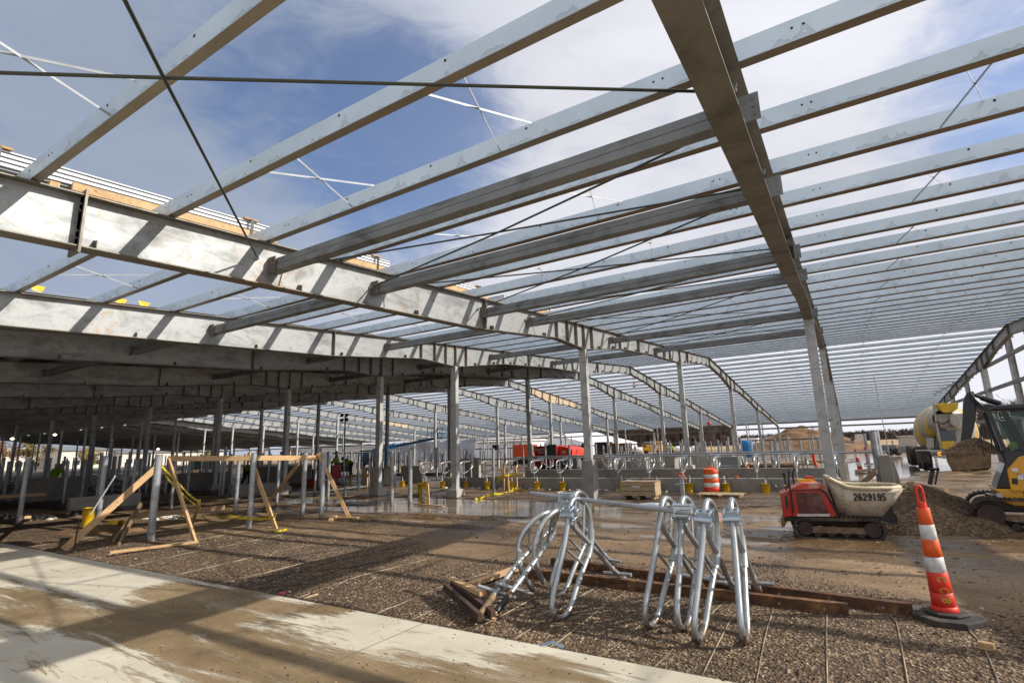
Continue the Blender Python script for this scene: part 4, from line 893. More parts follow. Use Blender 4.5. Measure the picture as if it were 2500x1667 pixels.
# ------------------------------------------------------------------ grey pipe posts on the left
posts = [((238, 1279), .125, 1.70, 'galvanized pipe post right behind the yellow barrel sleeve'), ((367, 1321), .135, 1.66, 'galvanized pipe post nearest the camera, where the caution tape starts'), ((608, 1291), .12, 1.65, 'galvanized pipe post at the middle leg of the timber brace'),
         ((738, 1264), .12, 1.63, 'galvanized pipe post behind the right half of the timber brace'), ((784, 1266), .12, 1.61, 'galvanized pipe post beside the right leg of the timber brace'), ((45, 1278), .12, 1.72, 'galvanized pipe post leaning slightly, nearest the left edge'),
         ((956, 1232), .12, 1.62, 'galvanized pipe post left of the footing block, its dark pole rising behind'), ((1001, 1234), .12, 1.63, 'galvanized pipe post just left of the yellow sleeve stack'), ((1206, 1204), .10, 1.62, 'galvanized pipe post with a black top by the taped stakes'),
         ((574, 1252), .11, 1.62, 'galvanized pipe post far left of the brace centre, thin and pale'), ((417, 1241), .10, 1.62, 'galvanized pipe post behind the first sloping brace leg'), ((800, 1226), .10, 1.6, 'thin galvanized pipe post behind the right brace leg'),
         ((153, 1231), .09, 1.6, 'galvanized pipe post left of the yellow sleeve, at the low wall end'), ((337, 1222), .09, 1.6, 'slim galvanized post before the dark low wall'), ((675, 1236), .09, 1.6, 'slim galvanized post between the timber legs, further back'), ((768, 1207), .09, 1.6, 'slim dark topped post standing beside the orange heap'),
         ((535, 1213), .08, 1.6, 'slim post by the bending worker'), ((875, 1196), .09, 1.6, 'slim galvanized post before the two standing workers'), ((10, 1211), .1, 1.62, 'pipe post at the very left edge in the shade'), ((562, 1212), .08, 1.6, 'slim post right of the bending worker'), ((838, 1184), .08, 1.6, 'slim galvanized post just left of the two workers'), ((900, 1198), .06, 1.6, 'slim post left of the middle footing')]
for i, ((u, v), dm, h, lb) in enumerate(posts):
    q = G(u, v); t_ = thing('pipe_post', lb, 'pipe post', (q.x, q.y, 0), 'galvanized pipe posts set in the mud')
    r_ = dm/2; m_ = MB(); m_.tube([(q.x, q.y, -.1), (q.x, q.y, h)], r_, 20, cap=False); m_.tube([(q.x, q.y, h-.25), (q.x, q.y, h)], r_*.9, 20, cap=False)
    ring = [(q.x+r_*c_*math.cos(2*math.pi*k/20), q.y+r_*c_*math.sin(2*math.pi*k/20), h) for c_ in (1, .9) for k in range(20)]; m_.add(ring, [(k, (k+1) % 20, 20+(k+1) % 20, 20+k) for k in range(20)])
    m_.build('tube', M['post'], t_)
    MB().tube([(q.x, q.y, h*.62), (q.x, q.y, h*.62+.012)], r_*1.02, 20).build('weld_ring', M['column'], t_)
for (u, v, h, lb) in ((842, 1212, .38, 'short stub of pipe left of the bright footing block'), (1032, 1226, .42, 'short grey pipe stub standing against the yellow sleeve')):
    q = G(u, v); tag(MB().tube([(q.x, q.y, -.05), (q.x, q.y, h)], .055, 16).build('pipe_stub', M['post'], origin=q), lb, 'pipe stub', 'short pipe stubs')
q = G(956, 1232); tag(MB().bb((q.x+.3, q.y+.25, 0), (q.x+.36, q.y+.31, 1.0)).build('steel_stake', M['rustdark'], origin=q), 'dark steel stake beside the pipe post left of the footing', 'stake')
# yellow sleeves (plastic form tubes)
def bucket(u, v, hh, r, lab, rod=True, z0=0, wallx=0):
    q = G(u, v, z0) if not wallx else Vector((wallx, PX(u, v, wallx).y, 0)); t_ = thing('yellow_sleeve', lab, 'yellow sleeve', (q.x, q.y, z0), 'yellow plastic sleeves over pipe stubs')
    m_ = MB(); m_.lathe([(r*.88, 0), (r, hh), (r*1.02, hh), (r*.96, hh-.005), (r*.86, .05), (0, .05)], (q.x, q.y, z0), 22); m_.build('sleeve', M['yel'], t_)
    if rod: MB().tube([(q.x+.02, q.y-.02, z0+.06), (q.x+.03*U(-1, 1), q.y+.05*U(-1, 1), z0+hh+.16+U(0, .1))], .018, 8).build('white_rod', M['white'], t_)
    return t_
yl = ['left of the bright footing', 'behind the two stacked yellow sleeves', 'under the hanging divider right of the timber stub', 'just right of the bright column', 'with tape tied to its rod', 'behind the taped stakes', 'left of the tall concrete pier, beyond the puddle', 'directly left of the tall concrete pier', 'behind the left end of the wooden crate', 'behind the right end of the wooden crate', 'left of the striped barrel', 'right of the striped barrel', 'behind the back of the red dumper']
for (u, v), l in zip([(982, 1187), (1037, 1186), (1081, 1187), (1137, 1188), (1190, 1186), (1249, 1190), (1312, 1194), (1374, 1194), (1520, 1202), (1606, 1203), (1684, 1204), (1774, 1205), (1871, 1203)], yl):
    bucket(u, v, .29, .125, f'yellow plastic sleeve along the low wall, {l}', wallx=18.42)
bucket(212, 1287, .46, .125, 'yellow plastic sleeve beside the left pipe post behind the sloping timber', False)
q = G(212, 1287); tag(MB().tube([(q.x, q.y-.1, .3), (q.x+.25, q.y-.55, 1.2)], .018, 8).build('white_conduit', M['white'], origin=q), 'thin white conduit leaning out of the left yellow sleeve', 'conduit')
bucket(1030, 1209, .42, .16, 'taller yellow sleeve with white rod in front of the wall', True); bucket(1035, 1218, .22, .16, 'lower yellow sleeve in front of the taller one', False)
# torn yellow sleeve lying on its side
q = G(282, 1283, .08); t_ = thing('yellow_sleeve', 'torn yellow sleeve lying on its side in the mud mound', 'yellow sleeve', q); ax = Vector((.35, -.9, .1)).normalized()
MB().lathe([(.115, 0), (.12, .3), (.105, .3), (.10, 0)], q-ax*.15, 20, ax).build('sleeve', M['yel'], t_)
# ------------------------------------------------------------------ timber brace with caution tape
def XYp(u, v, x): return PX(u, v, x)
t_ = thing('timber_brace', 'fresh timber brace frame of rails and sloping legs propped between the pipe posts', 'timber brace', G(420, 1300))
xb0, xb1 = 7.1, 9.5
pA, pB, pC = PX(410, 1119, 6.1), PX(620, 1118, 7.35), PX(778, 1117, 9.05)
for a, b in ((pA, pB), (pB+Vector((.05, .02, 0)), pC)): MB().beam(a, b, .04, .115).build('rail', M['wood'], t_, bevel=.003)
legs = [((393, 1131), 5.75, (155, 1342), None), ((412, 1122), 6.0, (478, 1326), None), ((608, 1108), 7.3, (674, 1292), None), ((777, 1106), 9.0, (853, 1264), None), ((729, 1132), 8.4, (640, 1245), None)]
for i, ((u, v), x, (gu, gv), _) in enumerate(legs):
    a = PX(u, v, x); b = G(gu, gv, -.01); MB().beam(a, b, .045, .09 if i else .12).build('leg', M['wood'], t_, bevel=.003)
board((G(268, 1348, .03), G(484, 1322, .03)), .09, .04, 'fresh board flat on the gravel beneath the left brace leg')
board((G(318, 1255+6, .30), G(548, 1238, .30)), .045, .12, 'board on edge running low behind the left brace legs', 'woodO')
board((PX(345, 1232, 6.9), G(276, 1323, 0)), .045, .085, 'weathered stake leaning left of the nearest pipe post', 'woodO')
board((PX(343, 1230, 6.7), G(290, 1330, 0)), .045, .085, 'second weathered stake leaning beside the first one', 'woodO')
board((PX(487, 1224, 6.3), G(465, 1290, -.02)), .045, .10, 'short fresh stake with caution tape wrapped at its top')
board((G(790, 1262, .02), G(875, 1264, .02)), .06, .04, 'short board flat in the mud by the right brace leg')
board((G(806, 1270, .03), G(820, 1260, .04)), .09, .05, 'offcut lying across the mud left of the right brace leg')
board((G(-20, 1213, .55), G(112, 1206, .55)), .05, .10, 'horizontal batter board at the left edge of the picture')
board((G(60, 1268, 0), G(68, 1262, .62)), .09, .045, 'upright stake of the batter board at the left edge')
tp = [PX(392, 1133, 5.75), PX(432, 1175, 5.9), PX(455, 1200, 6.1), PX(487, 1226, 6.25), PX(489, 1240, 6.2)]
def tape(pts, lab, w_=.05):
    P = []
    for a, b in zip(pts[:-1], pts[1:]):
        for j in range(5): f = j/5; q_ = a.lerp(b, f); q_.z -= .25*(a-b).length*.12*math.sin(f*math.pi); P.append(q_)
    P.append(pts[-1]); mb = MB(); vs = []
    for i, q_ in enumerate(P):
        an = .9*math.sin(i*1.3)+.3; o_ = Vector((.3*math.sin(an), .1, math.cos(an))).normalized()*w_/2; vs += [q_-o_, q_+o_]
    fs = [(2*i, 2*i+1, 2*i+3, 2*i+2) for i in range(len(P)-1)]; mb.add(vs, fs)
    o = mb.build('caution_tape', M['tape'], origin=P[0]); sd = o.modifiers.new('thick', 'SOLIDIFY'); sd.thickness = .002; return tag(o, lab, 'caution tape', 'strips of yellow caution tape')
tape(tp, 'yellow caution tape sagging from the left brace top to the short stake')
tape([PX(404, 1160, 6.0), PX(430, 1190, 6.1), PX(478, 1232, 6.25)], 'second twisted strand of caution tape just under the first one')
tape([G(512, 1244, .18), PX(560, 1258, 6.9), PX(612, 1265, 7.0), PX(668, 1262, 6.95)], 'caution tape stretched low across the middle pipe post')
tape([PX(674, 1252, 6.95), PX(670, 1275, 6.9)], 'knot of caution tape hanging on the middle brace leg')
tape([G(640, 1288, .02), G(672, 1297, .03), G(700, 1292, .02)], 'caution tape trailing on the mud at the foot of the middle leg')
# taped stakes by the wall
t_ = thing('taped_stakes', 'three upright wooden stakes with a cross board and yellow tape before the wall', 'wooden stakes', G(1242, 1202))
for (a, b) in (((1230, 1130), (1230, 1195)), ((1238, 1140), (1242, 1203)), ((1259, 1137), (1262, 1195))): q = G(*b); MB().beam(q, PX(a[0], a[1], q.x), .07, .05).build('stake', M['wood'], t_)
q = G(1240, 1198); MB().beam(PX(1214, 1166, q.x-.1), PX(1279, 1159, q.x-.1), .04, .10).build('cross_board', M['wood'], t_)
tape([PX(1190, 1165, 17), PX(1232, 1160, 16.5), PX(1262, 1155, 16.8)], 'caution tape wound around the cross board of the taped stakes', .07)
tape([PX(1210, 1178, 16.6), PX(1232, 1158, 16.4)], 'caution tape dropping from the cross board toward the black topped post', .06)
tape([G(1160, 1218, .03), G(1190, 1209, .05), G(1207, 1205, .1), G(1262, 1190, .1), G(1280, 1198, .05)], 'loose caution tape lying on the mud beyond the long puddle', .07)
board((G(1046, 1232, 0), PX(1043, 1180, G(1046, 1232).x)), .10, .04, 'upright timber stub right of the yellow sleeves')
board((G(1012, 1229, .02), G(1083, 1236, .02)), .06, .04, 'board flat on the mud right of the pipe post with orange paint')
for u, v, h, lb in ((1067, 1231, .3, 'thin iron pin standing by the flat board'), (1094, 1223, 1.05, 'thin pin with a black cap standing left of the bright footing'), (1083, 1237, .2, 'short iron pin at the right end of the flat board'), (850, 1246, .25, 'thin iron pin by the right brace leg'), (1279, 1198, .28, 'thin iron pin with tape right of the taped stakes')):
    q = G(u, v); tag(MB().tube([(q.x, q.y, -.02), (q.x, q.y, h)], .012, 6).build('iron_pin', M['rustdark'], origin=q), lb, 'iron pin', 'thin iron pins')
q = G(180, 1345); t_=tag(MB().tube([(q.x, q.y, -.02), (q.x+.02, q.y, .55)], .012, 6).build('iron_pin', M['rustdark'], origin=q), 'iron pin beside the foot of the long sloping leg', 'iron pin')
# batter board at the middle footings
t_ = thing('batter_board', 'low batter board with short stakes left of the bright footing block', 'batter board', G(880, 1196))
q0, q1 = PX(850, 1163, 18.3), PX(922, 1157, 18.3); MB().beam(q0, q1, .05, .13).build('rail', M['wood'], t_)
for u, v0, v1 in ((857, 1160, 1196), (896, 1148, 1192), (918, 1152, 1190)): a = PX(u, v0, 18.3); b = PX(u, v1, 18.3); b.z = -.02; MB().beam(b, a, .08, .06).build('stake', M['wood'], t_)
# black cables and sticks on the ground
def onground(name, pix, r, mat, lab, cat, n=6): o = gtube(name, [G(*p) for p in pix], r, M[mat], n); return tag(o, lab, cat)
onground('black_cable', [(650, 1372), (720, 1362), (790, 1352), (870, 1340)], .012, 'black', 'black cable lying across the gravel in the middle', 'cable')
onground('black_cable', [(1238, 1228), (1280, 1226), (1325, 1230)], .014, 'black', 'dark cable by the edge of the far puddle', 'cable')
onground('thin_stick', [(740, 1455), (776, 1446)], .014, 'woodP', 'short pale stick on the gravel near the slab', 'stick')
onground('thin_stick', [(712, 1459), (730, 1455)], .012, 'woodP', 'tiny pale stick left of the longer one', 'stick')
for k, (a, b) in enumerate((((200, 1345), (420, 1322)), ((560, 1350), (620, 1340)), ((665, 1365), (760, 1350)), ((300, 1360), (480, 1335)), ((500, 1420), (870, 1388)), ((60, 1300), (240, 1292)), ((520, 1440), (900, 1414)))):
    tag(gtube('rebar_rod', [G(*a), G(*b)], .006, M['rustdark'], 6), f'thin rusty rod lying on the gravel left of centre, {ORD[k]} of several', 'rod', 'thin rods on the gravel') if k != 9 else None
# pinkish scrap
q = G(689, 1447, .01); tag(MB().box(q, (.05, .07, .012), Matrix.Rotation(.6, 3, 'Z')).build('pink_scrap', simple('pink_plastic', (.75, .08, .12), .6), origin=q), 'small crumpled pink scrap on the gravel near the slab', 'plastic scrap')
# ------------------------------------------------------------------ low walls, curb, rails and hanging dividers
def wall(name, a, b, lab, mat='conc', cat='low wall', grp=None, bev=.01):
    mb = MB(); mb.bb(a, b); return tag(mb.build(name, M[mat], origin=((a[0]+b[0])/2, (a[1]+b[1])/2, 0), bevel=bev), lab, cat, grp)
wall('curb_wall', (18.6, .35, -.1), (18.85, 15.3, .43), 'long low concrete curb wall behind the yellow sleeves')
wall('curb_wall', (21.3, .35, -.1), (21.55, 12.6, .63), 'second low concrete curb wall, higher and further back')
for (u, l) in ((1270, 'wet stained panel in the middle'),): pass
t_ = thing('concrete_end_pier', 'tall sloping concrete end pier with two steel posts at the end of the curb walls', 'concrete pier', (18.7, .2, 0))
a = PX(2150, 1170, 18.6)
MB().prism([(a.y+.02, -.1), (a.y-.52, -.1), (a.y-.36, 1.0), (a.y-.30, 1.09), (a.y-.08, 1.09), (a.y-.02, 1.0)], 18.5, 18.85, lambda p, q, t: (t, p, q)).build('pier', M['conc'], t_, bevel=.02)
for dx, dy, h in ((18.95, .10, 1.75), (19.15, .02, 1.8)): MB().tube([(dx, a.y+dy-.1, 0), (dx, a.y+dy-.1, h)], .09, 14).build('post', M['post'], t_)
board((G(2085, 1195, 0)+Vector((.1, .0, 0)), PX(2140, 1150, 18.2)), .04, .14, 'board leaning on the tall end pier', 'woodP')
q = PX(2170, 1150, 18.0); tag(MB().tube([(q.x, q.y-.1, 0), (q.x, q.y-.02, 3.3)], .010, 6).build('survey_pole', M['post'], origin=(q.x, q.y, 0)), 'thin tall pole rising beside the tall end pier', 'pole')
for nm, x, z, ya, yb in (('front', 19.45, 1.16, -.9, 15.2), ('rear', 20.7, 1.21, .6, 12.3)):
    t_ = thing('stall_rail', f'long {nm} stall rail pipe carrying the hanging dividers over the curb walls', 'stall rail', (x, ya, z), 'long stall rails'); MB().tube([(x, ya, z), (x, yb, z)], .03, 10).build('rail', M['post'], t_)
def hang():
    t_ = thing('hanging_divider', '', 'stall divider', (0, 0, 0), 'galvanized stall dividers hanging over the curb walls')
    pts = [(.15, 1.08), (.02, 1.04), (-.04, .92), (-.04, .76), (.04, .64), (.22, .60), (.42, .63), (.86, .82), (.92, .95), (.84, 1.07), (.70, 1.09), (.15, 1.08)]
    MB().tube(sm([(x, 0, z) for x, z in pts], 2), .028, 8).build('loop_tube', M['pipe'], t_)
    m_ = MB(); m_.tube([(.26, 0, .43), (.26, 0, 1.08)], .022, 8); m_.build('leg_tube', M['pipe'], t_)
    for z in (.72, .81, .90): MB().tube([(-.03, 0, z), (.26, 0, z)], .011, 6).build('rung', M['pipe'], t_)
    MB().bb((.72, -.09, 1.08), (.86, .09, 1.2)).build('clamp', M['zinc'], t_); return t_
H0 = hang(); hu = [1034, 1085, 1132, 1185, 1243, 1304, 1367, 1432, 1508, 1585, 1668, 1750, 1848, 1946, 2045]
hl = ['leftmost, beside the yellow sleeve stack', 'second from the left', 'third, cut by the bright column', 'fourth, behind the black topped post', 'fifth, behind the taped stakes', 'sixth, left of the red heater container', 'seventh, in front of the red container', 'eighth, half hidden by the concrete pier', 'first right of the concrete pier', 'second right of the concrete pier', 'third right of the pier, above the orange strap', 'above the striped barrel', 'between barrel and dumper', 'above the dumper levers', 'rightmost, behind the leaning column']
for i, u in enumerate(hu):
    q = PX(u, 1166, 18.85); o = H0 if i == 0 else dup(H0); place(o, (18.62, q.y, 0), 0, 'divider hanging from the front rail, '+hl[i])
hl2 = ['leftmost of the rear row', 'behind the red container, second of the rear row', 'right of the concrete pier, rear row', 'below the yellow truck, rear row', 'right of the yellow truck, rear row', 'rear row, left of the barrel', 'rear row, above the small orange cap', 'rear row, left of the dumper levers', 'rear row, rightmost']
for i, u in enumerate((1345, 1392, 1487, 1560, 1618, 1740, 1822, 1895, 1973)):
    q = PX(u, 1147, 21.4); o = dup(H0); place(o, (21.6, q.y, .21), math.pi, 'mirrored divider on the rear rail, '+hl2[i]); o.scale = (1, 1, .85)
# expansion of snow-like insulation along the curb
def lump(name, cells, mat, lab, cat, kind=None, h=.12):
    mb = MB()
    for (x, y, r_, hh) in cells:
        n = 9; o = len(mb.v); ringv = []
        for k in range(3):
            rr = r_*(1, .75, .4)[k]; z = (0, .6, .95)[k]*hh
            for j in range(n): an = 2*math.pi*j/n; f = 1+.25*noise.noise(Vector((x*3+math.cos(an), y*3+math.sin(an), k))); ringv.append((x+rr*f*math.cos(an), y+rr*f*math.sin(an), gz(x, y)-.01+z))
        ringv.append((x, y, gz(x, y)+hh)); fs = [(k*n+j, k*n+(j+1) % n, (k+1)*n+(j+1) % n, (k+1)*n+j) for k in range(2) for j in range(n)]+[(2*n+j, 2*n+(j+1) % n, 3*n) for j in range(n)]
        mb.add(ringv, fs, True)
    o = mb.build(name, M[mat], origin=(cells[0][0], cells[0][1], 0)); tag(o, None if kind else lab, None if kind else cat, kind=kind); return o
cells = []
for k in range(46): y = U(5.4, 15.5); cells.append((18.42+U(-.12, .1), y, U(.05, .16), U(.02, .06)))
lump('pale_rubble', cells, 'snow', '', '', 'stuff')
cells = []
for (u, v, n_, sx2, sy2) in ((20, 1262, 22, .5, .9), (95, 1266, 26, .4, .8), (160, 1252, 16, .5, .9), (200, 1255, 14, .5, .7), (380, 1270, 10, .3, .5), (405, 1262, 10, .3, .5)):
    q = G(u, v)
    for k in range(n_): cells.append((q.x+U(-sx2, sx2), q.y+U(-sy2, sy2), U(.03, .13), U(.02, .08)))
lump('pale_rubble', cells, 'snow', '', '', 'stuff')
q = G(250, 1296); lump('dirt_mound', [(q.x, q.y, .75, .12), (q.x+.3, q.y-.5, .5, .10), (q.x-.3, q.y+.4, .5, .08)], 'dirt', 'low brown mound of dug earth around the left yellow sleeve', 'dirt mound')
# crate, pallet with barrel, plastic sheet
cq = G(1557, 1219); t_ = thing('wooden_crate', 'wooden shipping crate on a skid in front of the curb wall', 'crate', (cq.x, cq.y, 0))
rot = Matrix.Rotation(R(4), 3, 'Z'); cc = lambda a, b, c_: Vector((cq.x+.35, cq.y, 0))+rot @ Vector((a, b, c_))
for i in range(3): MB().box(cc(-.35, 0, .17+.135*i), (.025, 1.02, .122), rot).build('side_plank', M['woodP'], t_, bevel=.003)
for i in range(3): MB().box(cc(.35, 0, .17+.135*i), (.025, 1.02, .13), rot).box(cc(0, -.5, .17+.135*i), (.68, .025, .13), rot).box(cc(0, .5, .17+.135*i), (.68, .025, .13), rot).build('side_plank', M['woodP'], t_)
MB().box(cc(0, 0, .50), (.74, 1.05, .018), rot).build('lid', M['woodO'], t_)
for b in (-.42, 0, .42): MB().box(cc(0, b, .045), (.72, .09, .09), rot).build('skid', M['woodO'], t_)
for b in (-.49, .49):
    for z in (.17, .44): MB().box(cc(-.368, b, z), (.006, .08, .04), rot).build('corner_strap', M['post'], t_)
MB().box(cc(-.367, .05, .36), (.004, .22, .06), rot).build('paper_label', M['refl'], t_)
q = PX(1535, 1181, cq.x+.2); tag(MB().box((cq.x+.2, q.y, .53), (.08, .14, .03), Matrix.Rotation(.3, 3, 'Z')).build('white_rag', M['white'], origin=(q.x, q.y, .52)), 'crumpled white rag on the crate lid', 'rag')
pq = G(1762, 1212); t_ = thing('broken_pallet', 'broken pallet of pale boards under the striped barrel', 'pallet', (pq.x, pq.y, 0))
for i in range(6): MB().box((pq.x-.3+.13*i, pq.y+U(-.05, .05), .085), (.1, 1.25, .018), Matrix.Rotation(U(-.06, .06), 3, 'Z')).build('deck_board', M['woodP'], t_)
for b in (-.55, 0, .55): MB().box((pq.x, pq.y+b, .04), (.85, .04, .075)).build('stringer', M['woodO'], t_)
for u, v, l in ((1730, 1206, .2), (1748, 1206, -.3), (1755, 1208, .5)): q = G(u, v, .12); MB().box(q, (.35, .09, .02), Matrix.Rotation(l, 3, 'Z')).build('loose_board', M['wood'], t_)
q = G(1740, 1207); z0 = .10; t_ = thing('traffic_barrel', 'orange and white striped traffic barrel with a handled lid', 'traffic barrel', (q.x, q.y, z0))
r0 = .235
for i, (za, zb, mt_) in enumerate(((0, .14, 'redor'), (.14, .265, 'refl'), (.265, .40, 'orange'), (.40, .52, 'refl'), (.52, .67, 'orange'))):
    MB().tube([(q.x, q.y, z0+za), (q.x, q.y, z0+za+.01), (q.x, q.y, z0+zb-.012), (q.x, q.y, z0+zb)], [r0-.035*za-.01, r0-.035*za, r0-.035*zb, r0-.035*zb-.01], 28).build('white_band' if mt_ == 'refl' else 'orange_band', M[mt_], t_)
MB().tube([(q.x, q.y, z0+.67), (q.x, q.y, z0+.69), (q.x, q.y, z0+.705)], [.22, .16, .05], 24).tube(sm([(q.x, q.y-.07, z0+.69), (q.x, q.y-.06, z0+.75), (q.x, q.y+.06, z0+.75), (q.x, q.y+.07, z0+.69)], 2), .018, 8).build('lid', M['orange'], t_)
# steel square post with orange strap
q = G(1672, 1238); t_ = thing('jack_post', 'square steel post standing upright with an orange strap over its top', 'steel post', (q.x, q.y, 0))
tp_ = PX(1662, 1160, q.x-.05); mb = MB(); mb.beam((q.x, q.y, 0), tp_, .09, .09, (1, 0, 0)); mb.build('post', M['post'], t_, bevel=.006)
for f in (.12, .72): c_ = Vector((q.x, q.y, 0)).lerp(tp_, f); MB().tube([c_+Vector((-.06, .14, 0)), c_+Vector((-.06, -.10, .02))], .014, 8).build('bolt', M['zinc'], t_)
MB().tube(sm([tuple(tp_+Vector((0, .06, -.08))), tuple(tp_+Vector((0, .05, .05))), tuple(tp_+Vector((0, -.04, .07))), tuple(tp_+Vector((0, -.11, -.10)))], 2), .02, 8).build('orange_strap', M['orange'], t_)
q = G(1590, 1228, .0); lump('plastic_sheet', [(q.x-.3, q.y-.1, .4, .05), (q.x-.6, q.y-.25, .3, .05), (q.x-.1, q.y-.5, .3, .07)], 'plasticfilm', 'crumpled clear plastic sheeting lying before the crate', 'plastic sheet')
board((G(1580, 1243, .03), G(1600, 1240, .04)), .08, .04, 'dark offcut on the mud before the plastic sheet', 'woodO')
q = PX(1798, 1163, 18.72); tag(MB().tube([(q.x, q.y, .43), (q.x, q.y, .50)], .05, 12).build('orange_plug', M['orange'], origin=q), 'small orange plastic cap on top of the curb wall', 'plastic plug')
board((G(1830, 1202, .02), G(1905, 1203, .02)), .05, .03, 'long thin board on the ground between pallet and dumper', 'woodP')
board((G(1360, 1202, .02), G(1378, 1198, .03)), .12, .03, 'small tan board by the curb left of the pier', 'wood')
# ------------------------------------------------------------------ side-on machines: outlines are laid out on a vertical plane in the site
class Plane:
    def __init__(s, p0, e, scale_px=None):
        s.p0 = Vector(p0); s.e = Vector(e).normalized(); s.n = Vector((0, 0, 1)).cross(s.e).normalized()
        if s.n.dot(s.p0) < 0: s.n = -s.n              # n points away from the viewer side
    def at(s, u, v, off=0.):
        d = ray(u, v); p = s.p0+s.n*off; o = Vector((0, 0, EYE)); t = (p-o).dot(s.n)/d.dot(s.n); return o+d*t
    def sz(s, q): return ((q-s.p0).dot(s.e), q.z)
    def ext(s, pix, a, b, name, mat, parent, bevel=0, sub=None):   # outline of pixels on the plane, thickness a..b
        pl = [s.sz(s.at(u, v, 0)) for u, v in pix]
        mb = MB(); mb.prism(pl, a, b, lambda x, z, t: s.p0.xy.to_3d()+s.e*x+s.n*t+Vector((0, 0, z))); return mb.build(name, mat, parent, bevel=bevel)
    def pt(s, x, z, t=0.): return s.p0.xy.to_3d()+s.e*x+s.n*t+Vector((0, 0, z))
# ---- tracked dumper
d8 = lambda pts: [(1890+a/4.2, 1130+b/4.2) for a, b in pts]
P0 = Vector((10.09, .83, 0)); PD = Plane(P0, (.12, -.993, 0))
t_ = thing('tracked_dumper', 'small red tracked dumper with a muddy cream skip and rubber tracks', 'tracked dumper', tuple(PD.pt(.2, 0, .5)))
def stadium(cx1, cz1, r1, cx2, cz2, r2, n=10):
    return [(cx1+r1*math.cos(R(a)), cz1+r1*math.sin(R(a))) for a in np.linspace(90, 270, n)]+[(cx2+r2*math.cos(R(a)), cz2+r2*math.sin(R(a))) for a in np.linspace(-90, 90, n)]
def trackset(PL, x1, x2, r1, r2, t0, wd, parent, z1=None, z2=None, rollers=4, mat='track', lug=.018, armt=.012):
    z1 = z1 or r1; z2 = z2 or r2; outer = stadium(x1, z1, r1, x2, z2, r2, 12); inner = stadium(x1, z1, r1-.035, x2, z2, r2-.035, 12)
    n = len(outer); A = [PL.pt(x, z, t0) for x, z in outer]; Bq = [PL.pt(x, z, t0+wd) for x, z in outer]; C = [PL.pt(x, z, t0) for x, z in inner]; D = [PL.pt(x, z, t0+wd) for x, z in inner]
    mb = MB(); f = []
    for i in range(n): j = (i+1) % n; f += [(i, j, n+j, n+i), (2*n+j, 2*n+i, 3*n+i, 3*n+j), (i, 2*n+i, 2*n+j, j), (n+i, n+j, 3*n+j, 3*n+i)]
    mb.add(A+Bq+C+D, f)
    # tread lugs
    P = outer+[outer[0]]; L_ = 0
    for (a, b) in zip(P[:-1], P[1:]):
        l = math.hypot(b[0]-a[0], b[1]-a[1]); k = max(1, int(l/.06))
        for m_ in range(k):
            f_ = (m_+.5)/k; x = a[0]+(b[0]-a[0])*f_; z = a[1]+(b[1]-a[1])*f_; dx, dz = (b[0]-a[0])/l, (b[1]-a[1])/l
            e = PL.e*dx+Vector((0, 0, dz)); nn = PL.e*(-dz)+Vector((0, 0, dx)); 
            if nn.dot(PL.pt(x, z)-PL.pt((x1+x2)/2, (z1+z2)/2)) < 0: nn = -nn
            mb.box(PL.pt(x, z, t0+wd/2)+nn*lug*.4, (.028, wd, lug), Matrix((e, PL.n, nn)).transposed())
    tr = mb.build('track', M[mat], parent)
    w_ = MB(); w_.cyl(PL.pt(x1, z1, t0+.02), PL.pt(x1, z1, t0+wd-.02), r1*.66, n=18); w_.build('sprocket', M['rustdark'], tr)
    w_ = MB(); w_.cyl(PL.pt(x2, z2, t0+.02), PL.pt(x2, z2, t0+wd-.02), r2*.7, n=18); w_.build('idler', M['rustdark'], tr)
    for i in range(rollers): x = x1+(x2-x1)*(i+.8)/(rollers+.6); MB().cyl(PL.pt(x, .10, t0+.03), PL.pt(x, .10, t0+wd-.03), .058, n=14).build('roller', M['rustdark'], tr)
    a = PL.pt(x1+.05, (z1+z2)/2-.02, t0+.05); b = PL.pt(x2-.02, (z1+z2)/2-.02, t0+.05); MB().beam(a, b, .05, .09).build('track_beam', M['brownpipe'], tr)
    return tr
trackset(PD, PD.sz(PD.at(1966, 1286))[0], PD.sz(PD.at(2132, 1288))[0], .165, .165, 0, .2, t_)
trackset(PD, PD.sz(PD.at(1966, 1286))[0], PD.sz(PD.at(2132, 1288))[0], .165, .165, .75, .2, t_)
PD.ext(d8([(100, 560), (600, 565), (660, 545), (1240, 560), (1290, 640), (1100, 600), (680, 600), (590, 610), (110, 605)]), .10, .85, 'chassis', M['mach'], t_)
PD.ext(d8([(95, 585), (150, 580), (110, 660), (80, 670)]), .1, .8, 'step_plate', M['brownpipe'], t_)
PD.ext(d8([(175, 275), (300, 262), (470, 268), (520, 300), (655, 545), (610, 556), (195, 550)]), .04, .90, 'engine_cover', M['redpaint'], t_, .01)
PD.ext(d8([(66, 318), (160, 282), (178, 276), (197, 550), (98, 562)]), .08, .80, 'rear_panel', M['redpaint'], t_, .008)
PD.ext(d8([(110, 340), (130, 338), (150, 455), (125, 460)]), .072, .081, 'rear_slot', M['mach'], t_)
PD.ext(d8([(175, 272), (290, 210), (440, 205), (520, 235), (555, 290), (610, 400), (560, 390), (520, 300), (480, 268)]), .10, .84, 'hood', M['redfaded'], t_, .012)
PD.ext(d8([(217, 304), (475, 304), (565, 520), (258, 520)]), .030, .036, 'side_grille', M['darkred'], t_)
PD.ext(d8([(240, 522), (570, 522), (575, 548), (235, 548)]), .028, .038, 'dirty_sill', M['whitedirty'], t_)
MB().tube([PD.at(*q, .02) for q in d8([(150, 70), (150, 180), (170, 300), (200, 510)])], .014, 8).build('grab_bar', M['mach'], t_)
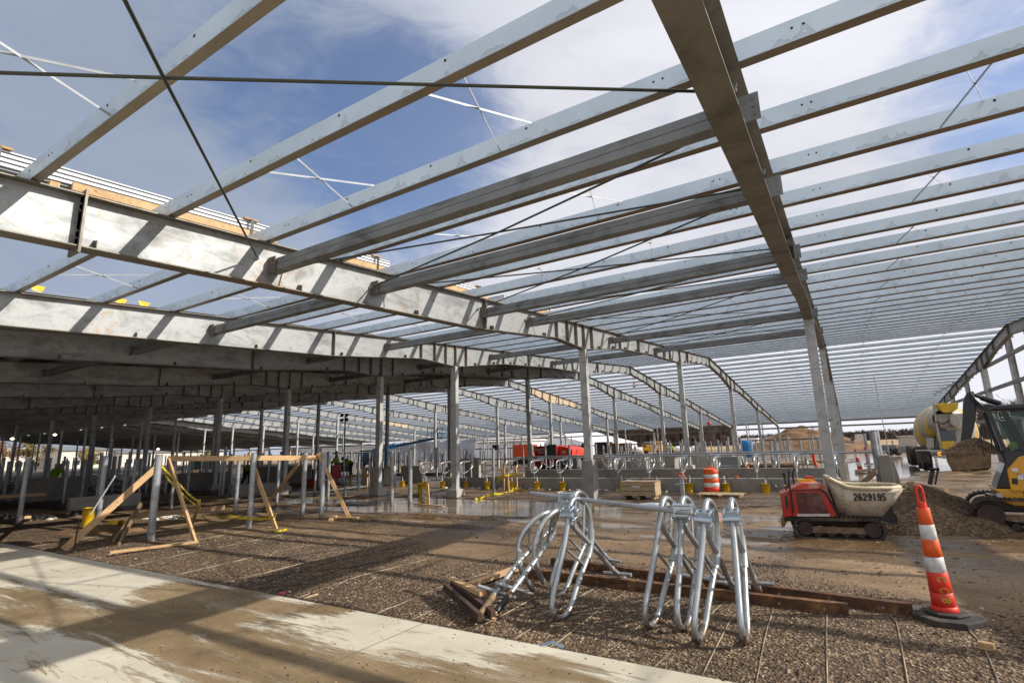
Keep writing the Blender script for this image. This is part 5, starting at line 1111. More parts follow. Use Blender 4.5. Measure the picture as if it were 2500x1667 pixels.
MB().tube([PD.at(*q, .7) for q in d8([(205, 60), (190, 120), (205, 235)])], .014, 8).build('grab_bar', M['mach'], t_)
MB().tube([PD.at(*q, .3) for q in d8([(125, 280), (112, 180), (98, 100)])], [.012, .012, .026], 8).build('lever', M['mach'], t_)
MB().tube([PD.at(*q, .5) for q in d8([(140, 260), (150, 150), (155, 85)])], [.012, .012, .022], 8).build('lever', M['mach'], t_)
for a, b, mt_ in (((95, 290), (12, 230), 'skiprim'), ((100, 280), (42, 210), 'mach'), ((115, 275), (104, 225), 'yel')):
    p_, q_ = PD.at(*d8([a])[0], .2), PD.at(*d8([b])[0], .2); l_ = MB(); l_.tube([p_, q_], [.006, .007], 6); l_.build('lever', M['mach'], t_); MB().tube([q_, q_.lerp(p_, .22)], .016, 8).build('knob', M[mt_], t_)
PD.ext(d8([(178, 262), (178, 274), (480, 266), (540, 300), (610, 420), (672, 540), (650, 545), (590, 425), (520, 318), (470, 280), (178, 288)]), .026, .05, 'black_trim', M['mach'], t_)
MB().bb(PD.at(*d8([(250, 215)])[0], .5), PD.at(*d8([(250, 215)])[0], .5)+Vector((.01, .01, .01)))
PD.ext(d8([(255, 182), (420, 182), (445, 208), (440, 225), (258, 215)]), .45, .62, 'yellow_tank', M['yel'], t_)
PD.ext(d8([(340, 150), (420, 152), (442, 180), (440, 205), (345, 200)]), .5, .66, 'red_cap_box', M['redpaint'], t_, .01)
# skip: lofted hopper with a thick rim
rim = d8([(566, 160), (700, 222), (795, 268), (1100, 266), (1325, 262)]); bot = d8([(630, 400), (650, 470), (695, 562), (900, 570), (1125, 566)])
n = len(rim); W = .92
def skipsec(pix, ya, yb): return [PD.pt(*PD.sz(PD.at(*q)), ya) for q in pix], [PD.pt(*PD.sz(PD.at(*q)), yb) for q in pix]
rn_, rf_ = skipsec(rim, -.02, W); bn_, bf_ = skipsec(bot, .14, W-.16)
mid = d8([(590, 280), (655, 345), (760, 420), (990, 415), (1235, 412)]); mn_, mf_ = skipsec(mid, .02, W-.04)
mb = MB(); vs = rn_+mn_+bn_+rf_+mf_+bf_; f = []
for i in range(n-1):
    f += [(i, i+1, n+i+1, n+i), (n+i, n+i+1, 2*n+i+1, 2*n+i), (3*n+i+1, 3*n+i, 4*n+i, 4*n+i+1), (4*n+i+1, 4*n+i, 5*n+i, 5*n+i+1), (2*n+i, 2*n+i+1, 5*n+i+1, 5*n+i)]
f += [(0, n, 4*n, 3*n), (n, 2*n, 5*n, 4*n), (n-1, 4*n-1, 5*n-1, 2*n-1), (2*n-1, 5*n-1, 6*n-1, 3*n-1)]
mb.add(vs, f, True); sk = mb.build('skip', M['skip'], t_); s_ = sk.modifiers.new('t', 'SOLIDIFY'); s_.thickness = .015
lipn = [PD.at(*q, -.02) for q in d8([(560, 155), (640, 200), (795, 262), (1325, 256)])]
far = [PD.pt(*PD.sz(q), W) for q in lipn]
loop_ = [tuple(q) for q in (lipn+far[::-1])]; MB().tube([Vector(q) for q in sm(loop_+[loop_[0]], 1)], .030, 8).build('rim', M['skiprim'], sk)
PD.ext(d8([(1240, 430), (1250, 520), (1290, 560), (1300, 640), (1250, 600), (1130, 570)]), .2, .7, 'tipping_arm', M['mach'], t_)
bl = PD.at(*d8([(820, 380)])[0], -.012); ex = PD.e; 
for i, ch in enumerate('2629195'): letter(ch, bl+ex*.063*i, ex*.72, Vector((0, 0, 1)), .10, M['rubber'], sk, 'painted_digit', .020)
# ---- gravel heap
def heap(name, cx, cy, rx, ry, h, mat, lab, cat, rz=0, rough=.1, seed=0, z0=-.05, n=46, kind=None):
    mb = MB(); vs = []
    for i in range(n+1):
        for j in range(n+1):
            a = (i/n*2-1); b = (j/n*2-1); r_ = math.hypot(a, b); hh = max(0, 1-r_)**.9*h if r_ < 1 else 0
            hh *= 1+.35*noise.noise(Vector((a*2+seed, b*2, 0))); hh += rough*h*(noise.noise(Vector((a*7+seed, b*7, 1)))+.5*noise.noise(Vector((a*19, b*19+seed, 1))))*(1-min(1, r_))**.5 if r_ < 1 else 0
            x, y = a*rx, b*ry; vs.append((cx+x*math.cos(rz)-y*math.sin(rz), cy+x*math.sin(rz)+y*math.cos(rz), z0+hh if r_ < 1 else z0-.05))
    mb.add(vs, [(i*(n+1)+j, i*(n+1)+j+1, (i+1)*(n+1)+j+1, (i+1)*(n+1)+j) for i in range(n) for j in range(n)], True)
    o = mb.build(name, mat, origin=(cx, cy, 0)); return tag(o, lab, cat, kind=kind)
heap('gravel_heap', 12.7, -.95, 1.9, 1.45, .80, M['soil'], 'dark heap of damp gravel between the dumper and the excavator', 'gravel heap', seed=2)
rs = np.random.RandomState(11); K = 9000; ang = rs.rand(K)*6.28; rr = np.sqrt(rs.rand(K))*1.12
hx = 12.7+rr*1.9*np.cos(ang); hy = -.95+rr*1.45*np.sin(ang); hz = np.clip(1-rr, 0, 1)**.9*.80*.96-.05+ .02*rs.rand(K)
size = .007+.016*rs.rand(K)**4; jit = base_oct = np.array([(1,0,0),(0,1,0),(-1,0,0),(0,-1,0),(0,0,1),(.5,.5,.6)], float)[None]*(.6+.8*rs.rand(K, 6, 3))
SC = np.stack([jit[:, :, 0]*size[:, None]+hx[:, None], jit[:, :, 1]*size[:, None]+hy[:, None], jit[:, :, 2]*size[:, None]+hz[:, None]], 2).reshape(-1, 3)
o = np_mesh('heap_stones', SC, (tri[None]+6*np.arange(K)[:, None, None]).reshape(-1, 3), M['stone'], {'tone': np.repeat(.25+rs.rand(K)*.45, 6)}, False); tag(o, kind='stuff')
q = G(2275, 1180, .95); t_ = thing('black_stand', 'small black upright fitting sticking out of the top of the gravel heap', 'machine part', (q.x+1.2, q.y, .7))
a, b = PX(2270, 1182, 13.0), PX(2277, 1145, 13.0); MB().beam(a, b, .07, .05, (1, 0, 0)).beam(a+Vector((0, -.08, 0)), b+Vector((0, -.08, 0)), .03, .05, (1, 0, 0)).beam(b+Vector((0, .04, 0)), b+Vector((0, -.10, 0)), .05, .05).build('fitting', M['mach'], t_)
# ---- excavator
XE_ = 11.75; PE = Plane((XE_, -1.6, 0), (-.105, -.994, 0)); e4 = lambda pts: [(2200+a/4.48, 930+b/4.48) for a, b in pts]; e5 = lambda pts: [(2380+a/3.892, 1100+b/3.892) for a, b in pts]
t_ = thing('mini_excavator', 'black and yellow compact excavator with a driver, its bucket full of gravel', 'excavator', (12.6, -3.2, 0))
trackset(PE, .22, 2.15, .27, .27, 0, .36, t_, rollers=5, lug=.02); trackset(PE, .22, 2.15, .27, .27, 1.25, .36, t_, rollers=5, lug=.02)
MB().bb(PE.pt(.3, .3, .4), PE.pt(2.0, .55, 1.2)).build('undercarriage', M['mach'], t_)
PE.ext([(2332, 1248), (2360, 1250), (2375, 1252), (2372, 1268), (2350, 1276), (2344, 1270)], .0, 1.6, 'dozer_blade', M['rustdark'], t_, .01)
edge = 2.9
def ez(pix): return [PE.sz(PE.at(*q)) for q in pix]
def pe(pl, a, b, name, mat, par, bevel=0): return MB().prism(pl, a, b, lambda x, z, t: PE.pt(x, z, t)).build(name, mat, par, bevel=bevel)
sk0 = ez(e5([(195, 365), (210, 478), (330, 528)])); skx = sk0[0][0]
pe([(skx, sk0[0][1]), (skx+.03, sk0[1][1]), (skx+.2, sk0[2][1]), (edge, sk0[2][1]-.02), (edge, sk0[0][1]-.02)], .12, 1.55, 'lower_skirt', M['machy'], t_, .02)
for i in range(4):
    z = sk0[0][1]-.075-.045*i; pe([(skx+.33, z), (skx+1.2, z), (skx+1.2, z+.025), (skx+.33, z+.025)], .113, .122, 'vent_slot', M['mach'], t_)
b0 = ez([(2421, 1108), (2429, 1196), (2500, 1200)]); rt = ez(e4([(875, 290), (950, 262), (1344, 240)]))
ztop = rt[0][1]+.03; xf = rt[0][0]+.03
cab = thing('x', 'x', 'x'); bpy.data.objects.remove(cab)
pe([(xf+.02, ztop-.09), (xf+.16, ztop), (edge-.9, ztop+.02), (edge-.9, ztop-.09)], .10, 1.18, 'cab_roof', M['mach'], t_, .03)
zs = sk0[0][1]; zm = PE.sz(PE.at(2445, 1100))[1]
pe([(xf+.12, zm), (edge-.85, zm+.02), (edge-.85, zs), (skx+.02, zs), (xf+.13, zs+.4)], .13, 1.15, 'cab_lower', M['mach'], t_, .02)
for (x0, x1_, xb0, xb1_) in ((xf+.03, xf+.09, xf+.13, xf+.19), (xf+.20, xf+.28, xf+.36, xf+.46), (edge-1.0, edge-.9, edge-1.0, edge-.9)):
    for tt in (.12, 1.10): pe([(x0, ztop-.08), (x1_, ztop-.08), (xb1_, zm), (xb0, zm)], tt, tt+.06, 'cab_pillar', M['mach'], t_)
gl = pe([(xf+.26, ztop-.12), (edge-1.0, ztop-.10), (edge-1.0, zm-.02), (xf+.50, zm-.02), (xf+.34, zm+.22)], .140, .146, 'door_glass', None or M['black'], t_)
mt, tt_, p = newmat('tinted_glass'); p.inputs['Base Color'].default_value = (.55, .72, .68, 1); p.inputs['Transmission Weight'].default_value = .92; p.inputs['Roughness'].default_value = .02; p.inputs['IOR'].default_value = 1.15; M['tint'] = mt
gl.data.materials[0] = M['tint']
pe([(xf+.08, ztop-.1), (xf+.20, ztop-.1), (xf+.36, zm), (xf+.24, zm)], .15, .155, 'front_glass', M['tint'], t_)
MB().tube([PE.at(*q, -.02) for q in e4([(915, 830), (880, 700), (870, 500), (905, 490), (950, 510), (985, 640), (1000, 760)])], .012, 8).build('grab_handle', M['mach'], t_)
MB().tube([PE.at(*q, .6) for q in e4([(1180, 245), (1035, 142)])], .006, 6).build('antenna', M['mach'], t_)
pp = ez(e5([(310, 185), (420, 60), (467, 40), (467, 395), (350, 390)])); x_end = edge
pe([pp[0], pp[1], (pp[1][0]+.35, pp[1][1]+.10), (x_end, pp[1][1]+.10), (x_end, pp[4][1]), pp[4]], .085, .3, 'side_panel', M['machy'], t_, .015)
def sticker(pix, mat, nm, off=.078): return pe(ez(e5(pix)), off, off+.004, nm, mat, t_)
sticker([(357, 163), (412, 168), (416, 205), (358, 196)], M['white'], 'white_label'); sticker([(410, 215), (467, 222), (467, 276), (416, 275)], M['white'], 'danger_label')
sticker([(410, 215), (467, 222), (467, 238), (411, 232)], M['hired'], 'danger_band', .074); sticker([(356, 262), (412, 266), (418, 322), (360, 318)], M['black'], 'black_label')
for i, ch in enumerate('DANGER'): letter(ch, PE.at(*e5([(416+i*9, 234)])[0], .070), PE.e, Vector((0, 0, 1)), .022, M['white'], t_, 'label_letter', .005)
sticker([(198, 385), (250, 405), (256, 450), (205, 440)], M['black'], 'model_plate', .115)
for i, ch in enumerate('85G'): letter(ch, PE.at(*e5([(205+i*15, 436+i*4)])[0], .108), PE.e, Vector((0, 0, 1)), .06, M['white'], t_, 'plate_letter', .009)
# leaping deer emblem in its rounded frame
lg = PE.at(*e4([(1127, 380)])[0], .13); lx, lz = PE.sz(lg)
fr = [(-.062, .072), (.055, .072), (.072, .05), (.066, -.05), (.045, -.072), (-.045, -.075), (-.068, -.055), (-.075, .05)]
MB().tube([PE.pt(lx+a, lz+b, .134) for a, b in fr], .005, 6, closed=True).build('emblem_frame', M['white'], t_)
pe([(lx+a, lz+b) for a, b in [(-.055, -.035), (-.02, -.01), (.0, .0), (-.005, .03), (-.02, .055), (.0, .045), (.015, .03), (.03, .015), (.02, .005), (.05, -.03), (.06, -.035), (.035, -.04), (.0, -.025), (-.02, -.03)]], .130, .134, 'emblem_deer', M['white'], t_)
# boom, stick, bucket
PB = Plane((12.6, -1.6, 0), (-.105, -.994, 0))
def pb(pix, a, b, name, mat, bevel=.01): return PB.ext(e4(pix), a, b, name, mat, t_, bevel)
pb([(720, 125), (790, 115), (800, 210), (820, 330), (800, 490), (740, 715), (650, 660), (665, 500), (680, 200)], -.12, .12, 'dipper_arm', M['mach'])
pb([(800, 190), (870, 250), (960, 262), (1344, 300), (1344, 400), (900, 330), (810, 300)], -.14, .14, 'boom', M['mach'])
MB().tube([PB.at(*e4([(780, 145)])[0]), PB.at(*e4([(870, 180)])[0])], .03, 10).tube([PB.at(*e4([(870, 180)])[0]), PB.at(*e4([(1090, 250)])[0])], .05, 12).build('hydraulic_ram', M['mach'], t_)
for k, (a, b, c_) in enumerate((((760, 130), (830, 230), (880, 260)), ((745, 160), (810, 250), (900, 275)))): MB().tube([Vector(q) for q in sm([tuple(PB.at(*e4([a])[0], -.16)), tuple(PB.at(*e4([b])[0], -.2)), tuple(PB.at(*e4([c_])[0], -.16))], 2)], .013, 6).build('hose', M['black'], t_)
bk = [(2311, 1103), (2345, 1100), (2400, 1098), (2420, 1108), (2420, 1143), (2325, 1150), (2314, 1130)]
PB2 = Plane((12.0, -1.6, 0), (-.105, -.994, 0)); bu = PB2.ext(bk, 0, .75, 'bucket', M['brownpipe'], t_, .015)
c_ = PB2.at(2368, 1104, .35); mb = MB(); nn = 16; vs = []
for i in range(nn+1):
    for j in range(nn+1):
        a, b = i/nn*2-1, j/nn*2-1; hh = (1-a*a)*(1-b*b)*.26*(1+.5*a)+.03*noise.noise(Vector((a*5, b*5, 2))); vs.append((c_.x+b*.36, c_.y-a*.42, c_.z-.03+hh))
mb.add(vs, [(i*(nn+1)+j, i*(nn+1)+j+1, (i+1)*(nn+1)+j+1, (i+1)*(nn+1)+j) for i in range(nn) for j in range(nn)], True); mb.build('bucket_load', M['soil'], bu)
# ------------------------------------------------------------------ people
def skin_obj(name, verts, edges, rad, mat, parent, root=0, sub=1, flat=None):
    me = bpy.data.meshes.new(name); me.from_pydata(verts, edges, []); o = bpy.data.objects.new(name, me); COL.objects.link(o)
    md_ = o.modifiers.new('skin', 'SKIN'); md_.use_smooth_shade = True; sv = me.skin_vertices[0].data
    for i, r_ in enumerate(rad): sv[i].radius = (r_, r_) if not isinstance(r_, tuple) else r_
    sv[root].use_root = True; s2 = o.modifiers.new('sub', 'SUBSURF'); s2.levels = s2.render_levels = sub
    me.materials.append(mat); o.parent = parent; return o
def person(loc, rz, J, lab, shirt='hiviz', hat='hat', group=None, legs=True):
    t_ = thing('person', lab, 'person', loc, group); t_.rotation_euler = (0, 0, rz); t_['_wo'] = (0, 0, 0)
    k = [n for n in J if n not in ('face', 'belt', 'hem')]; ix = {n: i for i, n in enumerate(k)}
    V_ = [J[n] for n in k]
    rd = dict(pelvis=.13, waist=.12, chest=.15, neck=.055, head=.085, crown=.07, shl=.07, shr=.07, ell=.045, elr=.045, wrl=.032, wrr=.032, pal=.038, par=.038, hil=.09, hir=.09, knl=.062, knr=.062, anl=.045, anr=.045, tol=.035, tor=.035)
    E_ = [('pelvis', 'waist'), ('waist', 'chest'), ('chest', 'neck'), ('neck', 'head'), ('head', 'crown'), ('chest', 'shl'), ('shl', 'ell'), ('ell', 'wrl'), ('wrl', 'pal'), ('chest', 'shr'), ('shr', 'elr'), ('elr', 'wrr'), ('wrr', 'par'), ('pelvis', 'hil'), ('hil', 'knl'), ('knl', 'anl'), ('anl', 'tol'), ('pelvis', 'hir'), ('hir', 'knr'), ('knr', 'anr'), ('anr', 'tor')]
    V2 = list(V_); R2 = [rd[n] for n in k]; E2 = [(ix[a], ix[b]) for a, b in E_]
    face = Vector(J['face']) if 'face' in J else Vector((1, 0, 0))
    for s in ('l', 'r'):                         # five fingers on each hand
        p_ = Vector(J['pa'+s]); d = (p_-Vector(J['wr'+s])).normalized(); sd = d.orthogonal().normalized()
        for f_, (o_, l_) in enumerate(((-.03, .05), (-.012, .075), (.005, .08), (.02, .07), (.034, .055))):
            V2.append(tuple(p_+sd*o_+d*.035)); R2.append(.0095); E2.append((ix['pa'+s], len(V2)-1)); V2.append(tuple(p_+sd*o_*1.2+d*(.035+l_*.8)+Vector((0, 0, -.01)))); R2.append(.008); E2.append((len(V2)-2, len(V2)-1))
    h_ = Vector(J['head']); V2.append(tuple(h_+Vector((.095, 0, .0)))); R2.append(.018); E2.append((ix['head'], len(V2)-1))
    skin_obj('body', [tuple(v) for v in V2], E2, R2, M['skin'], t_, ix['pelvis'], 2)
    def sub(names, edges, ex, mat, nm, root):
        vv = [tuple(J[n]) for n in names]; return skin_obj(nm, vv, [(names.index(a), names.index(b)) for a, b in edges], [rd[n]+ex for n in names], mat, t_, names.index(root))
    J['hem'] = tuple(Vector(J['pelvis'])+(Vector(J['pelvis'])-Vector(J['waist']))*.75); rd['hem'] = .125
    sub(['hem', 'pelvis', 'waist', 'chest', 'shl', 'shr', 'ell', 'elr', 'wrl', 'wrr'], [('hem', 'pelvis'), ('pelvis', 'waist'), ('waist', 'chest'), ('chest', 'shl'), ('chest', 'shr'), ('shl', 'ell'), ('ell', 'wrl'), ('shr', 'elr'), ('elr', 'wrr')], .036, M[shirt], 'jacket', 'chest')
    J['belt'] = tuple(Vector(J['pelvis']).lerp(Vector(J['waist']), .55)); rd['belt'] = .125
    sub(['belt', 'pelvis', 'hil', 'hir', 'knl', 'knr', 'anl', 'anr'], [('belt', 'pelvis'), ('pelvis', 'hil'), ('pelvis', 'hir'), ('hil', 'knl'), ('knl', 'anl'), ('hir', 'knr'), ('knr', 'anr')], .024, M['pants'], 'trousers', 'pelvis')
    for s in ('l', 'r'): sub(['an'+s, 'to'+s], [('an'+s, 'to'+s)], .022, M['black'], 'boot', 'an'+s)
    up = (Vector(J['crown'])-h_).normalized()
    MB().lathe([(.155, 0), (.125, .012), (.118, .05), (.09, .10), (.04, .125), (0, .13)], h_+up*.055, 16, up).build('hard_hat', M[hat], t_)
    for s in (-1, 1): MB().lathe([(0, -.012), (.012, 0), (0, .012)], h_+Vector((.082, .032*s, .018)), 6).build('eye', M['black'], t_)
    return t_
def pose(lean=0., armf=.2, armz=-.3, bend=0., crouch=0., stride=.15, arms2=None):
    c, s = math.cos(R(lean)), math.sin(R(lean)); hp = .95-crouch
    def up(d, y=0, f=0): return (s*d+f*c, y, hp+c*d-f*s)
    J = dict(pelvis=(0, 0, hp), waist=up(.16), chest=up(.38), neck=up(.54), head=up(.66, 0, .02), crown=up(.76, 0, .03), shl=up(.46, .19), shr=up(.46, -.19))
    for n, y in (('l', 1), ('r', -1)):
        shx, shy, shz = J['sh'+n]; a = armf*(1 if n == 'l' or arms2 is None else arms2)
        J['el'+n] = (shx+a*.6, shy+.05*y, shz-.27+.1*abs(a)); J['wr'+n] = (shx+a*1.4, shy+.02*y, shz-.27+.1*abs(a)-.22+.25*abs(a)); J['pa'+n] = (shx+a*1.55, shy+.02*y, shz-.27+.1*abs(a)-.29+.25*abs(a))
        st = stride*y; J['hi'+n] = (0, .09*y, hp-.05); J['kn'+n] = (st*.5+.10+crouch*.5, .11*y, .50-crouch*.3); J['an'+n] = (st, .11*y, .09); J['to'+n] = (st+.17, .12*y, .04)
    return J
q = G(822, 1168); person((q.x, q.y, 0), 2.6, pose(4, .25), 'person standing in a lime jacket and grey hard hat, left of the bent worker')
q = G(857, 1164); person((q.x, q.y, 0), 2.9, pose(62, .18), 'person bent forward in a dark olive jacket beside the standing one', 'tan' if 0 else 'hiviz', 'black')
q = G(598, 1188); person((q.x, q.y, 0), -1.2, pose(80, .12), 'person in lime clothing bent right over behind the timber brace')
q = G(125, 1190); person((q.x*.78, q.y*.78, .0), -1.4, pose(40, .35, crouch=.1), 'person in a dim lime jacket leaning over in the deep shade at far left')
q = PX(1634, 1112, 62); person((q.x, q.y, .0), 2.6, pose(5, .2), 'distant person in bright lime right of the yellow truck', 'hiviz', 'white')
q = PX(1645, 1115, 60); person((q.x, q.y, .0), 2.2, pose(20, .3), 'distant person in bright lime, shorter looking, beside the other one', 'hiviz', 'white')
# driver: seated
J = pose(-4, .38, crouch=.0); o3 = .0
dv = dict(J); 
for n, y in (('l', 1), ('r', -1)): dv['kn'+n] = (.42, .12*y, .92); dv['an'+n] = (.45, .12*y, .52); dv['to'+n] = (.60, .12*y, .47)
dp = PE.pt(xf+.78, 0, .62); person((dp.x, dp.y, PE.sz(PE.at(2490, 1100))[1]-1.02), R(90), dv, 'person driving the excavator, in a lime vest behind the door glass', 'hiviz', 'black')
MB().bb(PE.pt(xf+.70, zm-.1, .40), PE.pt(xf+1.15, zm+.02, .85)).bb(PE.pt(xf+1.05, zm, .42), PE.pt(xf+1.15, zm+.75, .83)).build('driver_seat', M['black'], t_)
# ------------------------------------------------------------------ front discharge concrete mixer
XM = 31.; PM = Plane((XM, -3, 0), (0, -1, 0)); m4 = lambda pts: [(2200+a/4.48, 930+b/4.48) for a, b in pts]
t_ = thing('concrete_mixer_truck', 'front discharge concrete mixer with yellow and white striped drum', 'mixer truck', (34, -4.0, 0))
def pm(pix, a, b, name, mat, bevel=.02): return PM.ext(m4(pix), a, b, name, M[mat] if isinstance(mat, str) else mat, t_, bevel)
pm([(410, 545), (670, 545), (670, 760), (440, 760)], .3, 2.2, 'cab', 'mixs'); pm([(425, 545), (600, 540), (620, 650), (440, 655)], .26, .30, 'windscreen', 'glass', 0)
pm([(440, 660), (580, 655), (605, 745), (460, 750)], .15, .40, 'yellow_hood', 'mixy'); pm([(165, 755), (330, 750), (600, 765), (600, 800), (500, 795), (495, 850), (340, 830), (320, 775), (170, 770)], .0, .5, 'bumper', 'mixs')
pm([(340, 780), (400, 780), (400, 812), (342, 810)], -.02, 0, 'headlight', 'glass', 0)
MB().cyl(PM.at(*m4([(423, 795)])[0], -.03), PM.at(*m4([(423, 795)])[0], .0), .085, n=16).build('indicator_lamp', M['amber'], t_)
for i, ch in enumerate('810'): letter(ch, PM.at(*m4([(448+i*16, 808)])[0], -.01), PM.e, Vector((0, 0, 1)), .11, M['black'], t_, 'plate_digit', .025)
def wheel(c, r_, wd, ax, par): 
    w_ = MB(); w_.lathe([(r_*.5, -wd/2), (r_*.93, -wd/2), (r_, -wd*.3), (r_, wd*.3), (r_*.93, wd/2), (r_*.5, wd/2)], c, 24, ax).build('wheel', M['rubber'], par)
    MB().lathe([(0, -wd*.35), (r_*.5, -wd*.42), (r_*.5, wd*.42), (0, wd*.35)], c, 18, ax).build('rim', M['mixs'], par)
for x in (1.1, 2.8, 7.0, 8.3):
    for t0 in (-.1, -2.1): wheel(Vector((XM+x, PM.at(*m4([(275, 850)])[0]).y+t0*1.0, .55)), .55, .36, Vector((0, 1, 0)), t_)
pm([(175, 765), (300, 765), (320, 880), (250, 892), (205, 890)], -.05, .25, 'mud_flap', 'rubber', 0)
MB().bb((XM+.3, -5.2, .8), (XM+9.5, -3.2, 1.05)).build('truck_frame', M['mach'], t_)
dc = PM.at(*m4([(330, 500)])[0], 1.2); ax = Vector((.97, -.10, -.20)).normalized()
d0 = PM.at(*m4([(470, 420)])[0], .5); prof = [(.42, -.2), (.5, 0), (.72, .5), (.98, 1.2), (1.22, 2.0), (1.28, 2.8), (1.15, 3.7), (.8, 4.5), (.45, 4.9)]
rotq = ax.to_track_quat('Z', 'Y').to_matrix(); mb = MB(); nseg = 40; vs = []; pr2 = []
for (r1_, z1_), (r2_, z2_) in zip(prof[:-1], prof[1:]):
    for f_ in np.linspace(0, 1, 5)[:-1]: pr2.append((r1_+(r2_-r1_)*f_, z1_+(z2_-z1_)*f_))
pr2.append(prof[-1])
vs = [d0+rotq @ Vector((r_*math.cos(2*math.pi*j/nseg), r_*math.sin(2*math.pi*j/nseg), z_)) for r_, z_ in pr2 for j in range(nseg)]
mb.add(vs, [(i*nseg+j, i*nseg+(j+1) % nseg, (i+1)*nseg+(j+1) % nseg, (i+1)*nseg+j) for i in range(len(pr2)-1) for j in range(nseg)], True)
for fi in range(len(mb.f)):
    i, j = divmod(fi, nseg); z_ = pr2[i][1]; ph = (z_*.85+j/nseg*1.0) % 1.0; mb.mi[fi] = 1 if ph < .5 and z_ > .25 else 0
mb.build('drum', [M['mixs'], M['mixy']], t_)
PM2 = Plane((XM+.1, -3, 0), (0, -1, 0))
hp_ = [PM.sz(PM.at(*q)) for q in m4([(395, 245), (635, 235), (625, 300), (560, 345), (470, 345), (420, 310)])]
MB().prism(hp_, .1, 1.3, lambda x, z, t: PM.pt(x, z, t)).build('hopper', M['mixy'], t_, bevel=.03)
pm([(375, 365), (480, 355), (690, 350), (690, 450), (540, 545), (440, 500), (395, 430)], .3, .9, 'chute_guard', 'mixs'); pm([(530, 375), (580, 350), (640, 380), (660, 470), (600, 510), (540, 470)], .0, .5, 'chute', 'mixs', .06)
pm([(350, 250), (375, 250), (400, 430), (460, 740), (435, 750), (385, 470)], .2, .34, 'ladder_rail', 'mixs', 0); pm([(305, 620), (370, 625), (380, 750), (310, 750)], .4, 1.2, 'water_tank', 'mixs')
MB().tube([PM.at(*q, .1) for q in m4([(385, 440), (460, 470), (530, 430), (650, 450)])], .03, 8).build('handrail', M['rustdark'], t_)
# ------------------------------------------------------------------ background machines and materials in the yard
def boxthing(name, lab, cat, parts, loc, group=None):
    t_ = thing(name, lab, cat, loc, group)
    for nm, a, b, mt_ in parts: MB().bb(a, b).build(nm, M[mt_], t_, bevel=.02)
    return t_
# ground heater container
x = 33.; yA, yB, yC, yD = (PX(u, 1100, x).y for u in (1304, 1337, 1359, 1392)); zt = PX(1303, 1089, x).z
t_ = thing('ground_heater', 'dark red boxy ground heater trailer with white lettering and a grey door', 'heater trailer', (x, yB, 0))
MB().bb((x, yC, .35), (x+3, yA, zt)).build('body', M['hired'], t_, bevel=.03); MB().bb((x-.05, yC+.02, .9), (x-.005, yB, zt+.08)).build('grey_door', M['green'], t_, bevel=.01)
for yy in (yA-.45, yB+.2, yC+.3): wheel(Vector((x+.2, yy, .32)), .32, .2, Vector((1, 0, 0)), t_)
def words(s, o_, ex, sz, mt_, par, th, sp=.74):
    for i, ch in enumerate(s):
        if ch != ' ': letter(ch, o_+ex*sz*sp*i, ex, Vector((0, 0, 1)), sz, mt_, par, 'letter', th)
words('Ground', Vector((x-.02, yA-.07, 1.42)), Vector((0, -1, 0)), .17, M['white'], t_, .035, .72); words('III', Vector((x-.02, yA-.80, 1.42)), Vector((0, -1, 0)), .17, M['white'], t_, .03, .4)
words('Heater', Vector((x-.02, yA-.35, 1.24)), Vector((0, -1, 0)), .16, M['white'], t_, .035, .8)
t_ = thing('heater_hood', 'bright red sloped machine cover right of the dark red heater trailer', 'machine cover', (x+.5, yD, 0))
MB().prism([(yC, .8), (yC, zt-.06), ((yC+yD)/2, zt-.1), (yD, 1.45), (yD, .95)], x+.3, x+2.6, lambda p, q, t: (t, p, q)).build('cover', M['tentred'], t_, bevel=.02)
MB().bb((x+.28, yC-.55, 1.22), (x+.295, yC-.25, 1.34)).build('white_label', M['white'], t_)
boxthing('control_cabinet', 'grey and dark green cabinets standing below the bright red cover', 'cabinet', [('dark_panel', (x-.6, PX(1388, 1120, x-.6).y, .1), (x-.1, PX(1360, 1120, x-.6).y, .78), 'green'), ('light_panel', (x-.8, PX(1408, 1120, x-.8).y, .1), (x-.3, PX(1390, 1120, x-.8).y, 1.0), 'grey')], (x-.6, yC-1, 0))
q = PX(1209, 1084, 17.0); tag(MB().bb((q.x-.06, q.y-.10, 1.55), (q.x+.06, q.y+.10, 1.74)).build('black_box', M['black'], origin=(q.x, q.y, 1.6)), 'small black box on top of the pipe post by the taped stakes', 'box')
# orange machine left of the heater, teal tank
q = PX(1283, 1130, 45); boxthing('orange_machine', 'orange machine half hidden left of the dark red heater trailer', 'machine', [('body', (45, q.y-.3, .8), (47, q.y+1.4, 2.0), 'orange'), ('base', (45, q.y-.3, .1), (47, q.y+1.4, .75), 'mach')], (45, q.y, 0))
q = PX(1263, 1115, 60); tag(MB().lathe([(.5, 0), (.5, 1.5), (.4, 1.65), (0, 1.7)], (60, q.y, 0), 16).build('teal_tank', simple('teal', (.03, .42, .40), .5), origin=(60, q.y, 0)), 'small teal tank beyond the far posts left of the orange machine', 'tank')
